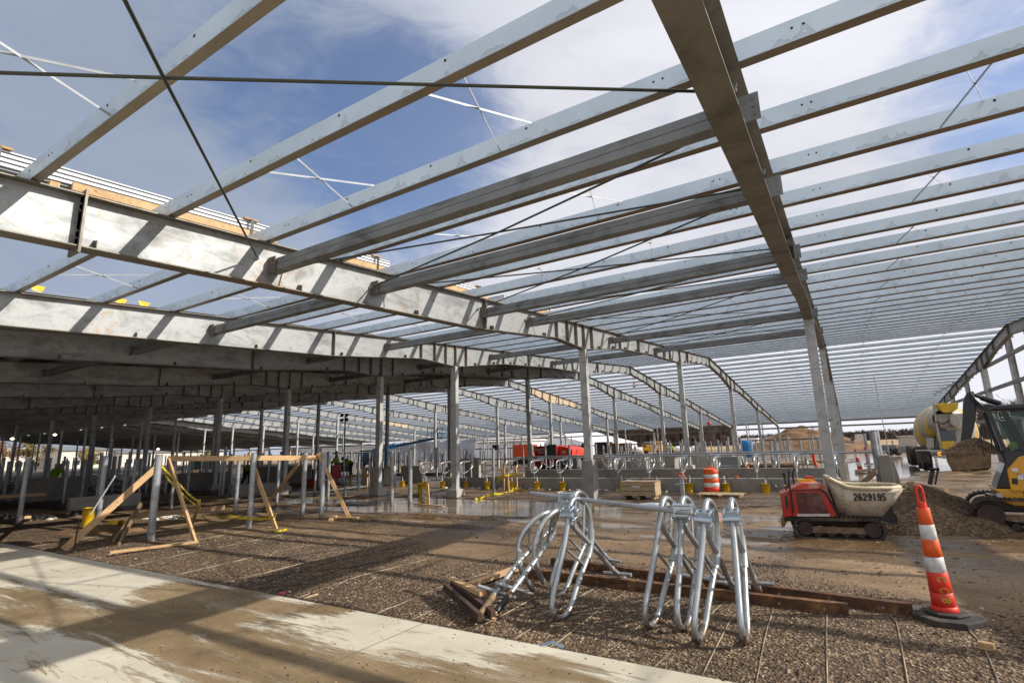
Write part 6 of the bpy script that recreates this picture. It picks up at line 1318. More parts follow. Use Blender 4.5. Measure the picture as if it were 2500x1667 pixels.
# yellow truck
x = 92.; a = PX(1568, 1106, x); b = PX(1617, 1106, x); c_ = PX(1582, 1085, x)
t_ = thing('yellow_truck', 'bright yellow box truck with a dark windscreen in front of the wooded hill', 'truck', (x, b.y, 0)); ztop = PX(1590, 1077, x).z
MB().bb((x, b.y, .6), (x+2.5, c_.y-.4, ztop)).build('cargo_box', M['busy'], t_, bevel=.03); MB().bb((x+.1, c_.y-.35, .45), (x+2.4, a.y, ztop-.45)).build('cab', M['busy'], t_, bevel=.15); MB().bb((x+.1, c_.y-.35, ztop-.44), (x+2.3, a.y-.3, ztop-.05)).build('air_deflector', M['grey'], t_, bevel=.1)
MB().bb((x+.04, a.y-.75, ztop-.95), (x+.095, a.y-.2, ztop-.6)).build('side_window', M['glass'], t_); MB().bb((x-.01, b.y+.3, ztop-1.1), (x-.003, c_.y-1.0, ztop-.85)).build('white_stripe', M['white'], t_)
for yy in (a.y-.7, b.y+.8): wheel(Vector((x+.1, yy, .38)), .38, .3, Vector((1, 0, 0)), t_)
# white wrapped bales / tarps row behind the posts
for i, (u0, u1, v, x, lb) in enumerate(((1516, 1566, 1100, 98, 'left of the yellow truck'), (1642, 1682, 1096, 98, 'right of the yellow truck'), (1684, 1712, 1094, 97, 'at the right end of the bale row'), (1453, 1478, 1092, 97, 'behind the concrete pier, low and flat'))):
    a = PX(u0, v, x); b = PX(u1, v, x); zt = max(1.3, PX(u0, v-6, x).z); 
    t2 = thing('wrapped_bales', f'row of white wrapped bales {lb}', 'wrapped bales', (x, b.y, 0), 'white wrapped bale rows'); n_ = max(2, int((a.y-b.y)/1.5))
    for k in range(n_): y0 = b.y+(a.y-b.y)*k/n_; y1 = b.y+(a.y-b.y)*(k+1)/n_-.05; MB().lathe([(.3, y0), (.62*zt*.75, y0+.12), (.66*zt*.75, (y0+y1)/2), (.62*zt*.75, y1-.12), (.3, y1)], (x+1, 0, .5*zt), 12, (0, 1, 0)).build('bale', M['white'], t2)
# blue barrel, orange excavator far left of pier
q = PX(1824, 1095, 62); tag(MB().lathe([(.55, 0), (.6, .3), (.6, 1.6), (.5, 1.75), (0, 1.8)], (62, q.y, 0), 16).build('blue_tank', M['blue'], origin=(62, q.y, 0)), 'blue plastic tank among the posts in front of the long white trailer', 'tank')
q = PX(1425, 1110, 40); t_ = thing('black_crane_arm', 'black folded loader crane just left of the tall concrete pier', 'loader crane', (40, q.y, 0))
for a, b, w_ in (((1419, 1118), (1424, 1082), .18), ((1424, 1082), (1434, 1098), .14), ((1434, 1098), (1420, 1106), .12), ((1420, 1120), (1436, 1118), .25)): MB().beam(PX(*a, 40), PX(*b, 40), w_, w_, (1, 0, 0)).build('arm', M['mach'], t_)
q = PX(1482, 1105, 58); boxthing('rusty_loader', 'rust brown loader with a dark cab right of the tall concrete pier', 'loader', [('cab', (58, q.y-.2, .8), (59.5, q.y+1.5, 2.1), 'mach'), ('body', (58, q.y-2.4, .6), (59.8, q.y-.25, 1.9), 'rustbeam'), ('bucket', (57.5, q.y-3.4, .3), (58.5, q.y-2.5, .9), 'rustbeam')], (58, q.y, 0))
for yy in (q.y+.8, q.y-1.6): wheel(Vector((58, yy, .55)), .55, .35, Vector((1, 0, 0)), bpy.data.objects['rusty_loader'])
# channelizers far
for (u, v, lb) in ((2101, 1150, 'left one of two distant channelizers beside the leaning column'), (2121, 1133, 'right one of two distant channelizers beside the leaning column')):
    q = G(u, v); t_ = thing('channelizer', 'small '+lb, 'traffic channelizer', q, 'distant channelizers'); MB().bb((q.x-.25, q.y-.25, 0), (q.x+.25, q.y+.25, .06)).build('base', M['rubber'], t_)
    for i, mt_ in enumerate(('redor', 'refl', 'redor', 'refl', 'redor')): MB().tube([q+Vector((0, .02*i, .06+.2*i)), q+Vector((0, .02*(i+1), .06+.2*(i+1)))], [.12-.016*i, .12-.016*(i+1)], 12).build('white_band' if mt_ == 'refl' else 'red_band', M[mt_], t_)
# IBC totes, trailers, buildings to the right of the columns
for i, (u0, u1, v0, v1, lb) in enumerate(((2150, 2172, 1086, 1105, 'left white caged tank by the wet road'), (2191, 2220, 1088, 1105, 'right white caged tank by the wet road'))):
    x = 52; a, b = PX(u0, v0, x), PX(u1, v1, x); t_ = thing('caged_tank', lb, 'caged tank', (x, b.y, 0), 'white caged tanks'); MB().bb((x+.06, b.y+.06, max(.1, b.z)), (x+1.0, a.y-.06, a.z)).build('tank', M['whitedirty'], t_, bevel=.06)
    c2 = MB()
    for k in range(7): yy = b.y+(a.y-b.y)*k/6; c2.bb((x-.01, yy-.015, b.z), (x+.015, yy+.015, a.z))
    for k in range(5): zz = b.z+(a.z-b.z)*k/4; c2.bb((x-.015, b.y, zz-.015), (x+.01, a.y, zz+.015))
    c2.build('cage', M['grey'], t_)
x = 60; a, b = PX(2173, 1092, x), PX(2190, 1104, x); boxthing('grey_car', 'dark and white vehicle parked between the two caged tanks', 'car', [('body', (x, b.y, .4), (x+1.8, a.y, .95), 'grey'), ('windows', (x+.1, b.y+.2, .97), (x+1.7, a.y-.3, 1.4), 'glass')], (x, b.y, 0))
for yy in (b.y+.5, a.y-.5): wheel(Vector((x, yy, .33)), .33, .22, Vector((1, 0, 0)), bpy.data.objects['grey_car'])
x = 110; a, b = PX(2089, 1078, x), PX(2114, 1085, x); boxthing('parked_trailer', 'pale trailer on the field edge right of the leaning column', 'trailer', [('box', (x, b.y, .9), (x+2.4, a.y, 2.4), 'whitedirty'), ('chassis', (x, b.y, .45), (x+2.3, a.y, .8), 'mach')], (x, b.y, 0))
x = 100; a, b = PX(2072, 1080, x), PX(2086, 1086, x); boxthing('grey_pickup', 'grey vehicle left of the pale trailer on the field edge', 'car', [('body', (x, b.y, .6), (x+2, a.y, 1.3), 'grey'), ('cab', (x+.2, b.y+.4, 1.32), (x+1.8, a.y-.8, 1.9), 'glass')], (x, b.y, 0))
x = 105; a, b = PX(2131, 1075, x), PX(2135, 1082, x); boxthing('dark_machine', 'small dark machine with a white roof standing on the field edge', 'machine', [('body', (x, b.y-.3, .3), (x+1.5, a.y+.1, 1.9), 'mach'), ('roof', (x, b.y-.3, 1.95), (x+1.5, a.y+.1, 2.4), 'white')], (x, b.y, 0))
x = 130; a, b = PX(2195, 1066, x), PX(2242, 1090, x); boxthing('concrete_panel_stack', 'large pale tan wall panel building in the field left of the mixer drum', 'building', [('wall', (x, b.y, 0), (x+4, a.y, a.z), 'concL'), ('roof', (x-.2, b.y-.2, a.z+.01), (x+4.2, a.y+.2, a.z+.2), 'whitedirty')], (x, b.y, 0))
x = 160; a, b = PX(1803, 1070, x), PX(1852, 1090, x); t_ = boxthing('white_trailer', 'long white semi trailer parked beyond the blue tank', 'trailer', [('box', (x, b.y, 1.1), (x+2.6, a.y-.3, a.z), 'white'), ('front', (x, a.y-.25, 1.1), (x+2.6, a.y+1.2, a.z-.3), 'grey')], (x, b.y, 0))
for yy in (b.y+1.5, b.y+3, a.y-1.0): wheel(Vector((x, yy, .55)), .55, .3, Vector((1, 0, 0)), t_)
x = 260; a, b = PX(1868, 1078, x), PX(1912, 1086, x); boxthing('long_barn', 'low grey and white farm barn behind the posts right of the white trailer', 'barn', [('wall', (x, b.y, 0), (x+12, a.y, 3.6), 'whitedirty'), ('open_side', (x-.05, b.y+1, .4), (x-.01, a.y-1, 2.4), 'grey'), ('roof', (x-.5, b.y-.4, 3.62), (x+12.5, a.y+.4, 4.2), 'grey')], (x, b.y, 0))
x = 330; a, b = PX(1948, 1068, x), PX(2012, 1076, x); boxthing('distant_building', 'white building with a raised roof block behind the brown mound', 'building', [('wall', (x, b.y, 0), (x+15, a.y, 4.5), 'white'), ('roof', (x-.3, b.y-.3, 4.52), (x+15, a.y+.3, 5.2), 'grey'), ('roof_block', (x+2, (a.y+b.y)/2, 5.25), (x+8, a.y-2, 7.2), 'grey')], (x, b.y, 0))
q = PX(1960, 1090, 100); heap('soil_mound', 104, q.y, 9, 11, 3.9, M['dirt'], 'large rounded brown soil mound behind the posts left of the leaning column', 'soil mound', seed=5, rough=.16)
q = PX(2190, 1095, 75); heap('soil_bank', 76, q.y+1, 3, 8, .8, M['dirt'], 'low brown soil bank beyond the caged tanks', 'soil bank', seed=9)
# white buildings
x = 100.; pk = [(1150, 1058), (1275, 1036), (1350, 1060), (1434, 1081)]
pp_ = [PX(u, v, x) for u, v in pk]; y0, y1 = pp_[0].y+6, pp_[3].y
t_ = thing('white_building', 'big white metal building with a sloping roof line behind the red heater', 'building', (x, y1, 0))
MB().prism([(y1, 0), (y1, pp_[3].z), (pp_[2].y, pp_[2].z), (pp_[1].y, pp_[1].z), (y0, pp_[1].z), (y0, 0)], x, x+30, lambda p, q, t: (t, p, q)).build('wall', M['white'], t_)
a, b = PX(1398, 1085, x), PX(1404, 1093, x); MB().bb((x-.03, b.y, b.z), (x-.01, a.y, a.z)).build('window', M['grey'], t_)
a, b = PX(1392, 1096, x-.5), PX(1430, 1108, x-.5); MB().bb((x-.6, b.y, .0), (x-.4, a.y, PX(1400, 1097, x-.5).z)).build('red_wainscot', M['hired'], t_)
x = 92.; a, b = PX(1165, 1077, x), PX(1296, 1084, x)
t_ = thing('white_shed', 'low white ribbed shed with two round vents behind the hanging sheeting', 'shed', (x, b.y, 0)); MB().bb((x, b.y, 0), (x+6, a.y, 3.1)).build('wall', M['white'], t_)
r_ = MB()
for k in range(int((a.y-b.y)/.6)): r_.bb((x-.025, b.y+.6*k, .1), (x-.002, b.y+.6*k+.05, 3.05))
r_.build('wall_ribs', M['grey'], t_)
for u in (1255, 1270): c_ = PX(u, 1083, x-.02); MB().cyl(c_, c_+Vector((-.15, 0, 0)), .22, n=14).build('vent', M['grey'], t_)
MB().prism([(x-.4, 3.11), (x+6.4, 3.11), (x+6.4, 3.3), (x+3, 3.9), (x-.4, 3.3)], b.y-.3, a.y+.3, lambda p, q, t: (p, t, q)).build('roof', M['whitedirty'], t_)
# far left backdrop, seen under the dark roof
for i, (u0, u1, vt, y_, lb) in enumerate(((-15, 150, 1104, 190, 'at the left edge beneath the dark roof'), (150, 300, 1100, 180, 'with thin dark bands seen under the dark roof'), (300, 545, 1106, 175, 'long and low behind the posts under the dark roof'))):
    a, b = PY(u0, vt, y_), PY(u1, vt, y_); t_ = thing('white_building', f'pale white building {lb}', 'building', (b.x, y_, 0), 'white buildings beyond the left side')
    zt = a.z; MB().bb((a.x, y_, 0), (b.x, y_+14, zt)).build('wall', M['whitedirty'], t_); MB().prism([(y_-.5, zt+.01), (y_+7, zt+1.2), (y_+14.5, zt+.01)], a.x-.3, b.x+.3, lambda p, q, t: (t, p, q)).build('roof', M['grey' if i else 'whitedirty'], t_)
    for k in range(4+2*i): xx = a.x+(b.x-a.x)*(k+.5)/(4+2*i); MB().bb((xx-.8, y_-.03, .9), (xx+.8, y_-.01, 2.1)).build('window', M['glass'], t_)
# end cladding of the barn behind the light tower
for (u0, u1, vt, vb, lb) in ((735, 925, 1076, 1124, 'dark'),):
    a, b = PY(u0, vt, 126.3), PY(u1, vb, 126.3); t_ = thing('end_wall_cladding', 'dark metal cladding closing the far end of the barn behind the light tower', 'wall cladding', (b.x, 126.3, 0)); MB().bb((a.x, 126.3, 0), (b.x+1, 126.4, B(60)+.3)).build('sheet', M['roofsheet'], t_)
    for z in (1.4, 2.6, 3.8): MB().bb((a.x, 126.18, z-.1), (b.x+1, 126.29, z+.1)).build('girt', M['strut'], t_)
# plastic sheeting over the far wall
def sheet(pixs, x, name, lab, mat='plasticfilm', amp=.5):
    (u0, v0), (u1, v1), vb = pixs; mb = MB(); nn = 36; vs = []
    for i in range(nn+1):
        for j in range(11):
            u = u0+(u1-u0)*i/nn; vt = v0+(v1-v0)*i/nn; q = PX(u, vt, x); zt = q.z*(1-.07*abs(math.sin(i*.55))); z = zt*(1-j/10); xx = x+amp*noise.noise(Vector((q.y*.35, z*.5, 0)))+.25*amp*noise.noise(Vector((q.y*1.3, z*1.2, 4)))-.6*amp*(j/10)
            vs.append((xx, q.y, z))
    mb.add(vs, [(i*11+j, i*11+j+1, (i+1)*11+j+1, (i+1)*11+j) for i in range(nn) for j in range(10)], True); o = mb.build(name, M[mat], origin=(x, vs[0][1], 0)); s_ = o.modifiers.new('t', 'SOLIDIFY'); s_.thickness = .02; return tag(o, lab, 'plastic sheeting', 'hanging plastic sheeting')
sheet(((934, 1082), (1105, 1070), 0), 66, 'plastic_sheeting', 'grey billowing plastic sheeting behind the blue boom lift')
sheet(((1100, 1082), (1160, 1062), 0), 64, 'plastic_sheeting', 'lighter plastic sheeting just behind the bright footing column', 'plasticfilm')
# blue boom lift
x = 44.; BP = lambda u, v: PX(u, v, x)
t_ = thing('boom_lift', 'bright blue boom lift with its arm raised to a work platform', 'boom lift', (x, BP(915, 1120).y, 0))
c_ = BP(915, 1112); MB().bb((x-.9, c_.y-1.1, .7), (x+.9, c_.y+1.0, 1.6)).build('turret', M['blue'], t_, bevel=.08); MB().bb((x-1, c_.y-1.3, .35), (x+1, c_.y+1.3, .68)).build('chassis', M['blued'], t_)
for dx in (-1, 1):
    for dy in (-.9, .9): wheel(Vector((x+dx, c_.y+dy, .45)), .45, .3, Vector((1, 0, 0)), t_)
MB().beam(BP(912, 1100), BP(968, 1088), .35, .42).build('lower_arm', M['blue'], t_); MB().beam(BP(960, 1090), BP(1062, 1070), .22, .24).build('upper_arm', M['blued'], t_); MB().beam(BP(935, 1098), BP(955, 1106), .15, .2).build('strut_arm', M['blue'], t_)
pf = BP(1066, 1070); MB().bb((x-.5, pf.y-1.1, pf.z-.05), (x+.5, pf.y+.9, pf.z+.06)).build('platform_floor', M['blued'], t_)
r_ = MB()
for zz in (.55, 1.1): r_.tube([(x-.48, pf.y-1.08, pf.z+zz), (x-.48, pf.y+.88, pf.z+zz), (x+.48, pf.y+.88, pf.z+zz), (x+.48, pf.y-1.08, pf.z+zz)], .03, 6, closed=True)
for dx in (-.48, .48):
    for dy in (-1.08, -.4, .3, .88): r_.tube([(x+dx, pf.y+dy, pf.z), (x+dx, pf.y+dy, pf.z+1.1)], .03, 6)
r_.build('guard_rail', M['blue'], t_)
person((x, pf.y-.05, pf.z+.06), 2.4, pose(5, .4), 'person in a tan jacket standing on the blue lift platform', 'tan', 'tan')
# light tower
q = PX(838, 1165, 27.5); lx_, ly_ = q.x, q.y; t_ = thing('light_tower', 'dark portable light tower with four lamp heads behind the workers', 'light tower', (lx_, ly_, 0)); zt = PX(838, 1014, lx_).z
MB().tube([(lx_, ly_, 0), (lx_, ly_, zt)], .05, 8).build('mast', M['mach'], t_); MB().beam((lx_, ly_-.3, zt-.25), (lx_, ly_+.3, zt-.25), .05, .05).build('crossbar', M['mach'], t_)
for dy in (-.27, .27):
    for dz in (-.33, .02): MB().box((lx_-.1, ly_+dy, zt+dz-.02), (.14, .26, .20), Matrix.Rotation(.3, 3, 'Y')).build('lamp_head', M['mach'], t_, bevel=.02)
MB().bb((lx_-.4, ly_-.5, .3), (lx_+.4, ly_+.6, 1.0)).build('generator_box', M['mach'], t_)
# red skid loader and orange heap by the workers
q = G(768, 1187); t_ = thing('orange_tarp_heap', 'crumpled orange red tarpaulin on the ground behind the right brace leg', 'tarpaulin', q)
for k, (dx, dy, r_, h_) in enumerate(((0, 0, .5, .42), (.2, -.5, .4, .3), (-.1, .45, .4, .3))):
    m_ = MB(); vs = []; nn = 14
    for i in range(nn+1):
        for j in range(nn+1): a, b = i/nn*2-1, j/nn*2-1; vs.append((q.x+dx+a*r_, q.y+dy+b*r_, max(0, 1-a*a)*max(0, 1-b*b)*h_*(1+.5*noise.noise(Vector((a*3, b*3, k))))))
    m_.add(vs, [(i*(nn+1)+j, i*(nn+1)+j+1, (i+1)*(nn+1)+j+1, (i+1)*(nn+1)+j) for i in range(nn) for j in range(nn)], True); m_.build('fold', simple('tarp_orange', (.62, .07, .015), .6) if k == 0 else bpy.data.materials['tarp_orange'], t_)
q = G(778, 1178); t_ = boxthing('red_machine', 'dark red small machine with a raised ramp beside the crumpled tarpaulin', 'machine', [('body', (q.x+.5, q.y-.5, .2), (q.x+1.2, q.y+.1, .95), 'hired')], (q.x, q.y, 0)); MB().beam((q.x+.4, q.y+.3, .7), (q.x+.5, q.y+.85, 1.4), .5, .05).build('ramp', M['hired'], t_)
# stack of tan boards
q = G(880, 1150); t_ = thing('board_stack', 'neat stack of tan boards on the concrete wall right of the workers', 'board stack', (q.x, q.y, 0)); c_ = PX(892, 1122, 26)
for k in range(6): MB().bb((c_.x, c_.y-.55, 1.05+.13*k), (c_.x+1.5, c_.y+.55, 1.14+.13*k)).build('board_layer', M['woodP'], t_)
# concrete walls in the middle and left
def pwall(u0, v0, u1, v1, vt, th, lab, mat='conc'):
    a, b = G(u0, v0), G(u1, v1); h = PX(u0, vt, a.x).z; d = (b-a).normalized(); s_ = Vector((-d.y, d.x, 0)); s_ = s_ if s_.x > 0 else -s_
    mb = MB(); mb.beam(a+s_*th/2+Vector((0, 0, h/2-.05)), b+s_*th/2+Vector((0, 0, h/2-.05)), th, h+.1); return tag(mb.build('concrete_wall', M[mat], origin=a, bevel=.01), lab, 'concrete wall', 'low cast concrete walls')
pwall(978, 1178, 1030, 1178, 1137, .3, 'pale concrete wall block behind the two tall pipe posts', 'concL'); pwall(1130, 1166, 1168, 1166, 1118, .3, 'pale concrete wall section just right of the bright column', 'concL')
pwall(882, 1186, 922, 1186, 1141, .3, 'pale concrete wall section between the two footing columns', 'concL'); pwall(936, 1184, 958, 1184, 1138, .3, 'pale concrete wall piece right of the left footing column', 'concL')
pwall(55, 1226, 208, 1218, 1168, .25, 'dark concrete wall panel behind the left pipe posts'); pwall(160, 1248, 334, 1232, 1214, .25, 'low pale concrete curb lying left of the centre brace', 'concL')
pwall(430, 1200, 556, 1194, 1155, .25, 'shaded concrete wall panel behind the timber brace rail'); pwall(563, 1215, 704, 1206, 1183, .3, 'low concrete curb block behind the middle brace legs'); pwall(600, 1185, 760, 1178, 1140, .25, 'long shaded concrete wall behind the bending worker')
pwall(705, 1212, 880, 1188, 1209, .5, 'low pale concrete strip on the ground leading to the workers', 'concL')
# posts standing in rows in the yard (stall posts) and small piers
random.seed(21)
pmesh = {}
def rowpost(x, y, h, r_, grp, lab):
    k = (round(h, 1), r_)
    if k not in pmesh: pmesh[k] = MB().tube([(0, 0, 0), (0, 0, k[0])], r_, 8).mesh('row_post', M['post'])
    o = bpy.data.objects.new('row_post', pmesh[k]); COL.objects.link(o); o.location = (x, y, 0); tag(o, lab, 'row post', grp)
cnt = 0
for x, step, y0, y1, h in ((24.5, 3.2, 3, 46, 1.5), (29.5, 2.6, -.3, 48, 1.6), (33.2, 2.6, 4, 44, 1.6), (37.5, 2.2, .5, 50, 1.6), (43.5, 1.9, .8, 56, 1.7), (48.5, 1.9, .8, 60, 1.7), (55.5, 1.9, 1, 64, 1.7), (61.5, 2.0, 1.2, 60, 1.7)):
    y = y0
    while y < y1:
        yy = y+U(-.4, .4)
        if not (31 < x < 35 and 14.5 < yy < 20) and cnt < 205:
            rowpost(x+U(-.15, .15), yy, h+U(-.2, .35), .06, 'grey posts standing in rows across the barn floor', 'upright grey pipe post in the rows standing across the barn floor'); cnt += 1
        y += step*U(.6, 1.3)
cnt = 0
for x, y0, y1 in ((17.5, 22, 60), (12.5, 22, 50), (9.5, 22, 42), (21, 30, 75), (30, 52, 90)):
    y = y0
    while y < y1 and cnt < 80:
        rowpost(x+U(-.3, .3), y, 1.7+U(-.2, .3), .06, 'dark posts standing under the sheeted roof', 'dark upright post standing in the shade under the sheeted roof'); cnt += 1; y += U(1.1, 2.6)
pc = MB().bb((-.25, -.45, 0), (.25, .45, .85)).mesh('floor_pier', M['concL'])
for k in range(34):
    u = (1460, 1475, 1490, 1505, 1520, 1548, 1560, 1700, 1722, 1770, 1790, 1690, 1536, 1575, 1600, 1655)[k % 16]+(k//16)*7; x = (33, 37, 41)[k % 3]; q = PX(u, 1120, x+U(-1, 1))
    o = bpy.data.objects.new('floor_pier', pc); COL.objects.link(o); o.location = (q.x, q.y, 0); o.scale = (1, 1, U(.7, 1.1)); tag(o, 'short pale concrete block among the posts beyond the curb walls', 'concrete block', 'short pale concrete blocks among the posts')
# planks, rebar mats and clutter lying between the rows
def clutter(u, v, mat, lab, sz=(.5, 3, .15), rz=0):
    q = G(u, v); q.z = .02; mb = MB(); k = 4
    for i in range(k): mb.box(q+Vector((sz[0]*(i-k/2)*.9, U(-.3, .3), sz[2]/2+.02*(i % 2))), (sz[0], sz[1]*U(.7, 1.1), sz[2]), Matrix.Rotation(rz+U(-.15, .15), 3, 'Z'))
    tag(mb.build('plank_pile', M[mat], origin=q), lab, 'plank pile', 'loose planks between the post rows')
for i, (u, v, mt_, lb) in enumerate(((1545, 1141, 'woodO', 'brown planks lying behind the rear curb under the yellow truck'), (1640, 1141, 'woodP', 'planks behind the rear curb left of the barrel'), (1775, 1136, 'woodP', 'planks on the floor right of the barrel top'), (1870, 1140, 'rustbeam', 'rusty bars piled behind the rear curb above the dumper'), (1930, 1134, 'woodP', 'tan planks behind the right end of the rear curb'), (2005, 1128, 'woodP', 'planks by the foot of the leaning column'), (1470, 1140, 'rustbeam', 'rusty bars on the floor right of the tall pier'), (1225, 1136, 'woodP', 'tan planks behind the taped stakes'), (1020, 1160, 'woodP', 'planks between the pale wall blocks'), (960, 1150, 'woodP', 'tan planks behind the two tall pipe posts'))): clutter(u, v, mt_, lb, (.35, 3.2, .12))
for i, (u, v, lb) in enumerate(((60, 1252, 'weathered planks scattered by the left batter board'), (110, 1256, 'weathered planks right of the left batter board'), (480, 1216, 'dark boards piled behind the left brace leg'), (530, 1222, 'dark boards lying behind the middle of the brace'), (420, 1226, 'dark boards left of the brace centre'))): clutter(u, v, 'woodO', lb, (.16, 1.6, .05), .5)
q = G(2110, 1140); board((G(2095, 1150, .05), G(2150, 1143, .05)), .3, .1, 'tan plank on the mud below the distant channelizers', 'woodP')
q = PX(1986, 1120, 24); tag(MB().tube([PX(1984, 1105, 24), PX(1988, 1125, 24), PX(1994, 1142, 24)], .05, 8).build('red_pipe', M['redor'], origin=q), 'bent bright red pipe behind the rear rail near the leaning column', 'pipe')
q = G(1950, 1139); boxthing('grey_form_panel', 'grey steel form panel leaning behind the rear curb below the barrel', 'form panel', [('panel', (24, PX(1803, 1130, 24).y, .2), (24.3, PX(1757, 1130, 24).y, 1.0), 'grey'), ('rib', (23.95, PX(1803, 1130, 24).y, .55), (23.995, PX(1757, 1130, 24).y, .65), 'post')], (24, 3, 0))
boxthing('concrete_box', 'square concrete box standing behind the rear curb left of the barrel', 'concrete box', [('box', (23, PX(1647, 1130, 23).y, .1), (24.4, PX(1622, 1130, 23).y, 1.15), 'conc')], (23.5, 5, 0))
for u, v, lb in ((1826, 1140, 'small orange cone behind the rear curb left of the levers'), (1500, 1110, 'small orange cone among the posts right of the pier')):
    q = PX(u, v, 27); tag(MB().lathe([(.2, 0), (.2, .03), (.12, .03), (.03, .5), (0, .5)], (27, q.y, .0), 12).build('orange_cone', M['orange'], origin=(27, q.y, 0)), lb, 'traffic cone')
for u, v, lb in ((1731, 1034, 'small red object hanging from a rafter above the hill'), (1548, 941, 'small red and black object hanging under the ridge')):
    y_ = 14. if u == 1548 else 9.; q = PY(u, v, y_); tag(MB().lathe([(.03, .18), (.12, .12), (.12, -.12), (0, -.16)], q, 10).tube([q+Vector((0, 0, .1)), q+Vector((0, 0, 1.0))], .01, 5).build('hanging_lamp', M['redor'], origin=q), lb, 'lamp')
for (u, v, lb) in ((134, 1061, 'small warm work light glowing in the shade, right one of two at left'), (30, 1071, 'small warm work light glowing in the shade, left one of two at left'), (386, 1096, 'small warm work light glowing far under the dark roof')):
    q = PY(u, v, 46); tag(MB().lathe([(0, -.1), (.13, 0), (0, .1)], q, 8).build('work_light', M['lamp'], origin=q), lb, 'work light')
# warning line with flags above the roof edge
t_ = thing('flag_line', 'thin warning line with small yellow flags above the second sunlit rafter', 'flag line', PY(0, 690, 13.5)); a, b = PY(-20, 692, 13.5), PY(395, 745, 14.5); MB().tube([a, a.lerp(b, .5)-Vector((0, 0, .05)), b], .006, 5).build('line', M['strap'], t_)
for u, v, w_ in ((92, 702, 22), (295, 733, 20), (352, 741, 18)):
    q = PY(u, v, 13.9); MB().add([(q.x-.13, q.y, q.z+.05), (q.x+.13, q.y+.01, q.z+.04), (q.x+.08, q.y+.02, q.z-.09), (q.x-.08, q.y-.01, q.z-.08), (q.x-.13, q.y+.012, q.z+.05), (q.x+.13, q.y+.022, q.z+.04), (q.x+.08, q.y+.032, q.z-.09), (q.x-.08, q.y+.002, q.z-.08)], [(0,1,2,3),(7,6,5,4),(0,4,5,1),(1,5,6,2),(2,6,7,3),(3,7,4,0)]).build('flag', M['yel'], t_)
# ------------------------------------------------------------------ wooded hill, tree lines, bare trees
def ridge(name, x0, prof, depth, mat):
    pts = [PX(u, v, x0) for u, v in prof]; mb = MB(); vs = []; n_ = len(pts)
    for q in pts:
        for f_, h_ in ((-depth*.5, 0), (-depth*.25, .55), (0, 1), (depth, .2)): vs.append((x0+f_, q.y, -1 if h_ == 0 else q.z*h_))
    mb.add(vs, [(i*4+j, i*4+j+1, (i+1)*4+j+1, (i+1)*4+j) for i in range(n_-1) for j in range(3)], True); o = mb.build(name, mat, origin=(x0, pts[0].y, 0)); return tag(o, kind='structure')
M['hillg'] = simple('hill_ground', (.10, .075, .06), .95, 0, .3, .05, obj=False)
hp2 = [(1180, 1064), (1300, 1054), (1370, 1052), (1440, 1047), (1520, 1045), (1580, 1047), (1630, 1051), (1665, 1058), (1700, 1067), (1740, 1077), (1790, 1088)]
ridge('wooded_hill', 420, hp2, 160, M['hillg'])
def forest(name, x_lo, x_hi, prof, n_, hmin, hmax, seed, tw=.5, cr=.32):
    rs = np.random.RandomState(seed); us = np.array([p[0] for p in prof]); vs_ = np.array([p[1] for p in prof]); V_ = []; F3 = []; k0 = 0
    uu = us[0]+(us[-1]-us[0])*rs.rand(n_); ff = rs.rand(n_)
    for u, f_ in zip(uu, ff):
        x = x_lo+(x_hi-x_lo)*f_; v = np.interp(u, us, vs_); q = PX(u, v, x_hi); zg = max(-.5, (q.z)*(.0+f_*1.0))*.86; y = PX(u, v, x).y; h = hmin+(hmax-hmin)*rs.rand()
        for b in range(7):
            if b == 0: a0 = (x, y, zg); a1 = (x, y, zg+h); w_ = tw*.35
            else: t0 = .35+.5*rs.rand(); an = rs.rand()*6.28; l_ = h*cr*(1.1-t0*.6); a0 = (x, y, zg+h*t0); a1 = (x+l_*math.cos(an), y+l_*math.sin(an), zg+h*t0+l_*1.1); w_ = tw*.35
            V_ += [(a0[0], a0[1]-w_, a0[2]), (a0[0], a0[1]+w_, a0[2]), (a0[0]+w_, a0[1], a0[2]), a1]; F3 += [(k0, k0+1, k0+3), (k0+1, k0+2, k0+3), (k0+2, k0, k0+3)]; k0 += 4
    o = np_mesh(name, np.array(V_, float), np.array(F3), M['wood_hill'], {}, False); tag(o, kind='stuff')
forest('winter_woods', 335, 425, hp2, 5200, 9, 15, 4, 1.3)
tl = [(1780, 1083), (1900, 1080), (2060, 1077), (2160, 1072), (2300, 1068), (2520, 1060)]
forest('distant_tree_line', 880, 960, tl, 1500, 7, 15, 6, 2.0); forest('distant_tree_line', 620, 640, [(2062, 1077), (2130, 1073), (2150, 1073)], 320, 6, 9, 8, 1.8)
forest('distant_tree_line', 260, 300, [(2400, 1068), (2520, 1060)], 300, 9, 15, 12, .5)
forest('distant_tree_line', 500, 560, [(700, 1112), (1200, 1098)], 500, 10, 16, 9, 1.5)
def baretree(u, v, x, h, lab, seed, dense=0):
    random.seed(seed); q = PX(u, v, x); y = q.y; t_ = thing('bare_tree', lab, 'tree', (x, y, 0), 'bare winter trees')
    tr = MB(); br = MB()
    def grow(p, d, l_, r_, dep):
        e = p+d*l_; (tr if dep == 0 else br).tube([p, e], [r_, r_*.7], 5 if dep < 2 else 3, cap=False)
        if dep < 5+dense:
            for k in range(3 if dep < 3 else 2): nd_ = (d+Vector((U(-.75, .75), U(-.75, .75), U(-.15, .5)))).normalized(); grow(e, nd_, l_*U(.62, .82), r_*.6, dep+1)
    grow(Vector((x, y, -.3)), Vector((0, 0, 1)), h*.24, h*.028, 0); tr.build('trunk', M['bark'], t_); br.build('crown', M['bark'], t_)
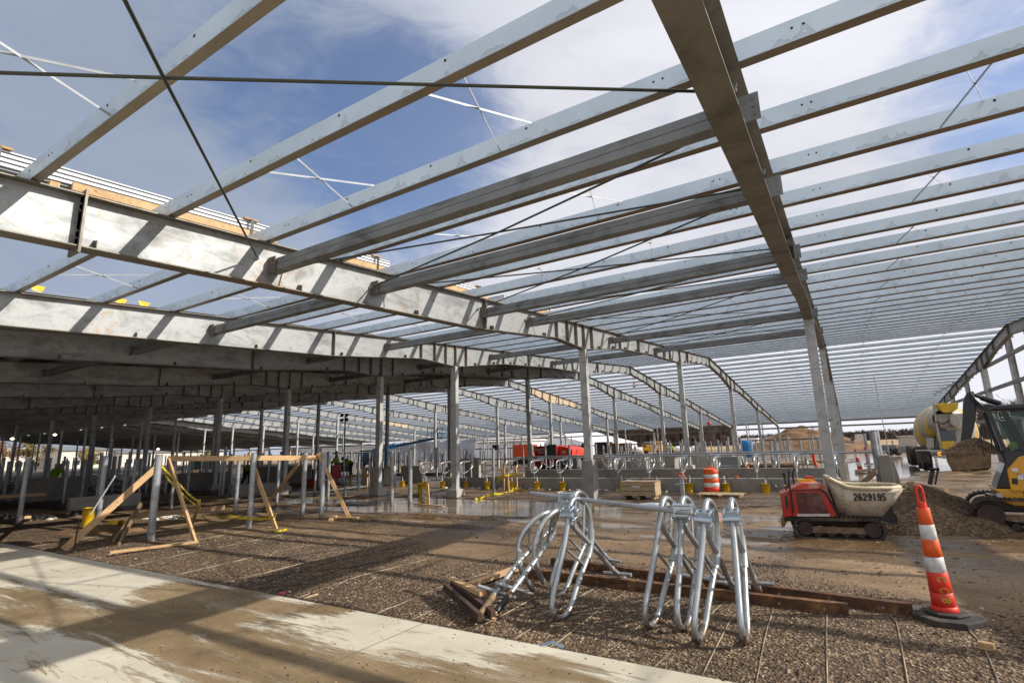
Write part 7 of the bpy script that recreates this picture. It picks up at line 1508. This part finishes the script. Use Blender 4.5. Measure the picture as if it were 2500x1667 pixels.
baretree(1744, 1085, 250, 12, 'bare spreading tree between two columns, tallest of its group', 3); baretree(1765, 1085, 262, 8, 'dark bushy tree right of the tallest bare tree', 4, 1); baretree(1728, 1085, 255, 8, 'dark bushy tree left of the tallest bare tree', 5, 1); baretree(1700, 1085, 240, 9, 'bare tree beside the end of the wooded hill', 6)
baretree(1989, 1076, 270, 12, 'lone bare tree just left of the leaning column', 7); baretree(2188, 1068, 560, 13, 'far bare tree on the skyline left of the mixer drum', 8)
def leafy(u, y_, h, lab, seed, c):
    rs = np.random.RandomState(seed); q = PY(u, 1120, y_); t_ = thing('leafy_tree', lab, 'tree', (q.x, y_, 0), 'trees beyond the left side')
    MB().tube([(q.x, y_, -.2), (q.x+.1, y_, h*.45), (q.x, y_, h*.8)], [h*.035, h*.025, h*.01], 8).build('trunk', M['bark'], t_)
    n_ = 2600; cl = rs.randn(26, 3)*[h*.2, h*.2, h*.16]+[0, 0, h*.62]; ci = rs.randint(0, 26, n_); p = cl[ci]+rs.randn(n_, 3)*h*.055
    a = rs.randn(n_, 3)*h*.018; b = rs.randn(n_, 3)*h*.018; V_ = np.stack([p-a, p+b, p+a], 1).reshape(-1, 3)+[q.x, y_, 0]
    mt_ = simple('leaves'+str(seed), c, .9, 0, .4, .5, obj=False); o = np_mesh('crown', V_-np.array([q.x, y_, 0]), np.arange(n_*3).reshape(-1, 3), mt_, {}, False); o.parent = t_
leafy(73, 152, 7.4, 'ochre leafy tree in the gap under the dark roof at the left', 31, (.20, .15, .045)); leafy(5, 150, 6.6, 'rusty brown tree at the very left edge under the dark roof', 32, (.22, .10, .04)); leafy(225, 150, 5, 'yellowish tree in front of the pale building under the dark roof', 33, (.26, .19, .05)); leafy(210, 155, 4.6, 'small ochre tree beside the yellowish one', 34, (.24, .17, .05))
leafy(505, 148, 4, 'low olive tree seen past the posts right of the brace centre', 35, (.14, .13, .05)); leafy(705, 146, 4, 'olive bushes seen between columns behind the brace', 36, (.15, .13, .06)); leafy(640, 147, 4, 'olive bushes left of the dark cladding', 37, (.15, .13, .06))
x_ = PY(497, 1130, 112); boxthing('green_container', 'small green container far behind the timber brace', 'container', [('box', (x_.x-1.5, 112, .2), (x_.x+2, 114, 1.5), 'hiviz' if 0 else 'greenc')], (x_.x, 112, 0)) if 'greenc' in M else None
# ------------------------------------------------------------------ utility wires far right
pl = thing('utility_line', 'faint power line crossing the sky beyond the open side', 'power line', (420, -60, 0)); MB().tube([(420, 60, 15), (420, 0, 13.6), (420, -120, 15)], .05, 4).build('wire', M['mach'], pl)
for yy in (60, -120): MB().cyl((420, yy, 0), (420, yy, 15.5), .2, n=8).build('pole', M['bark'], pl)
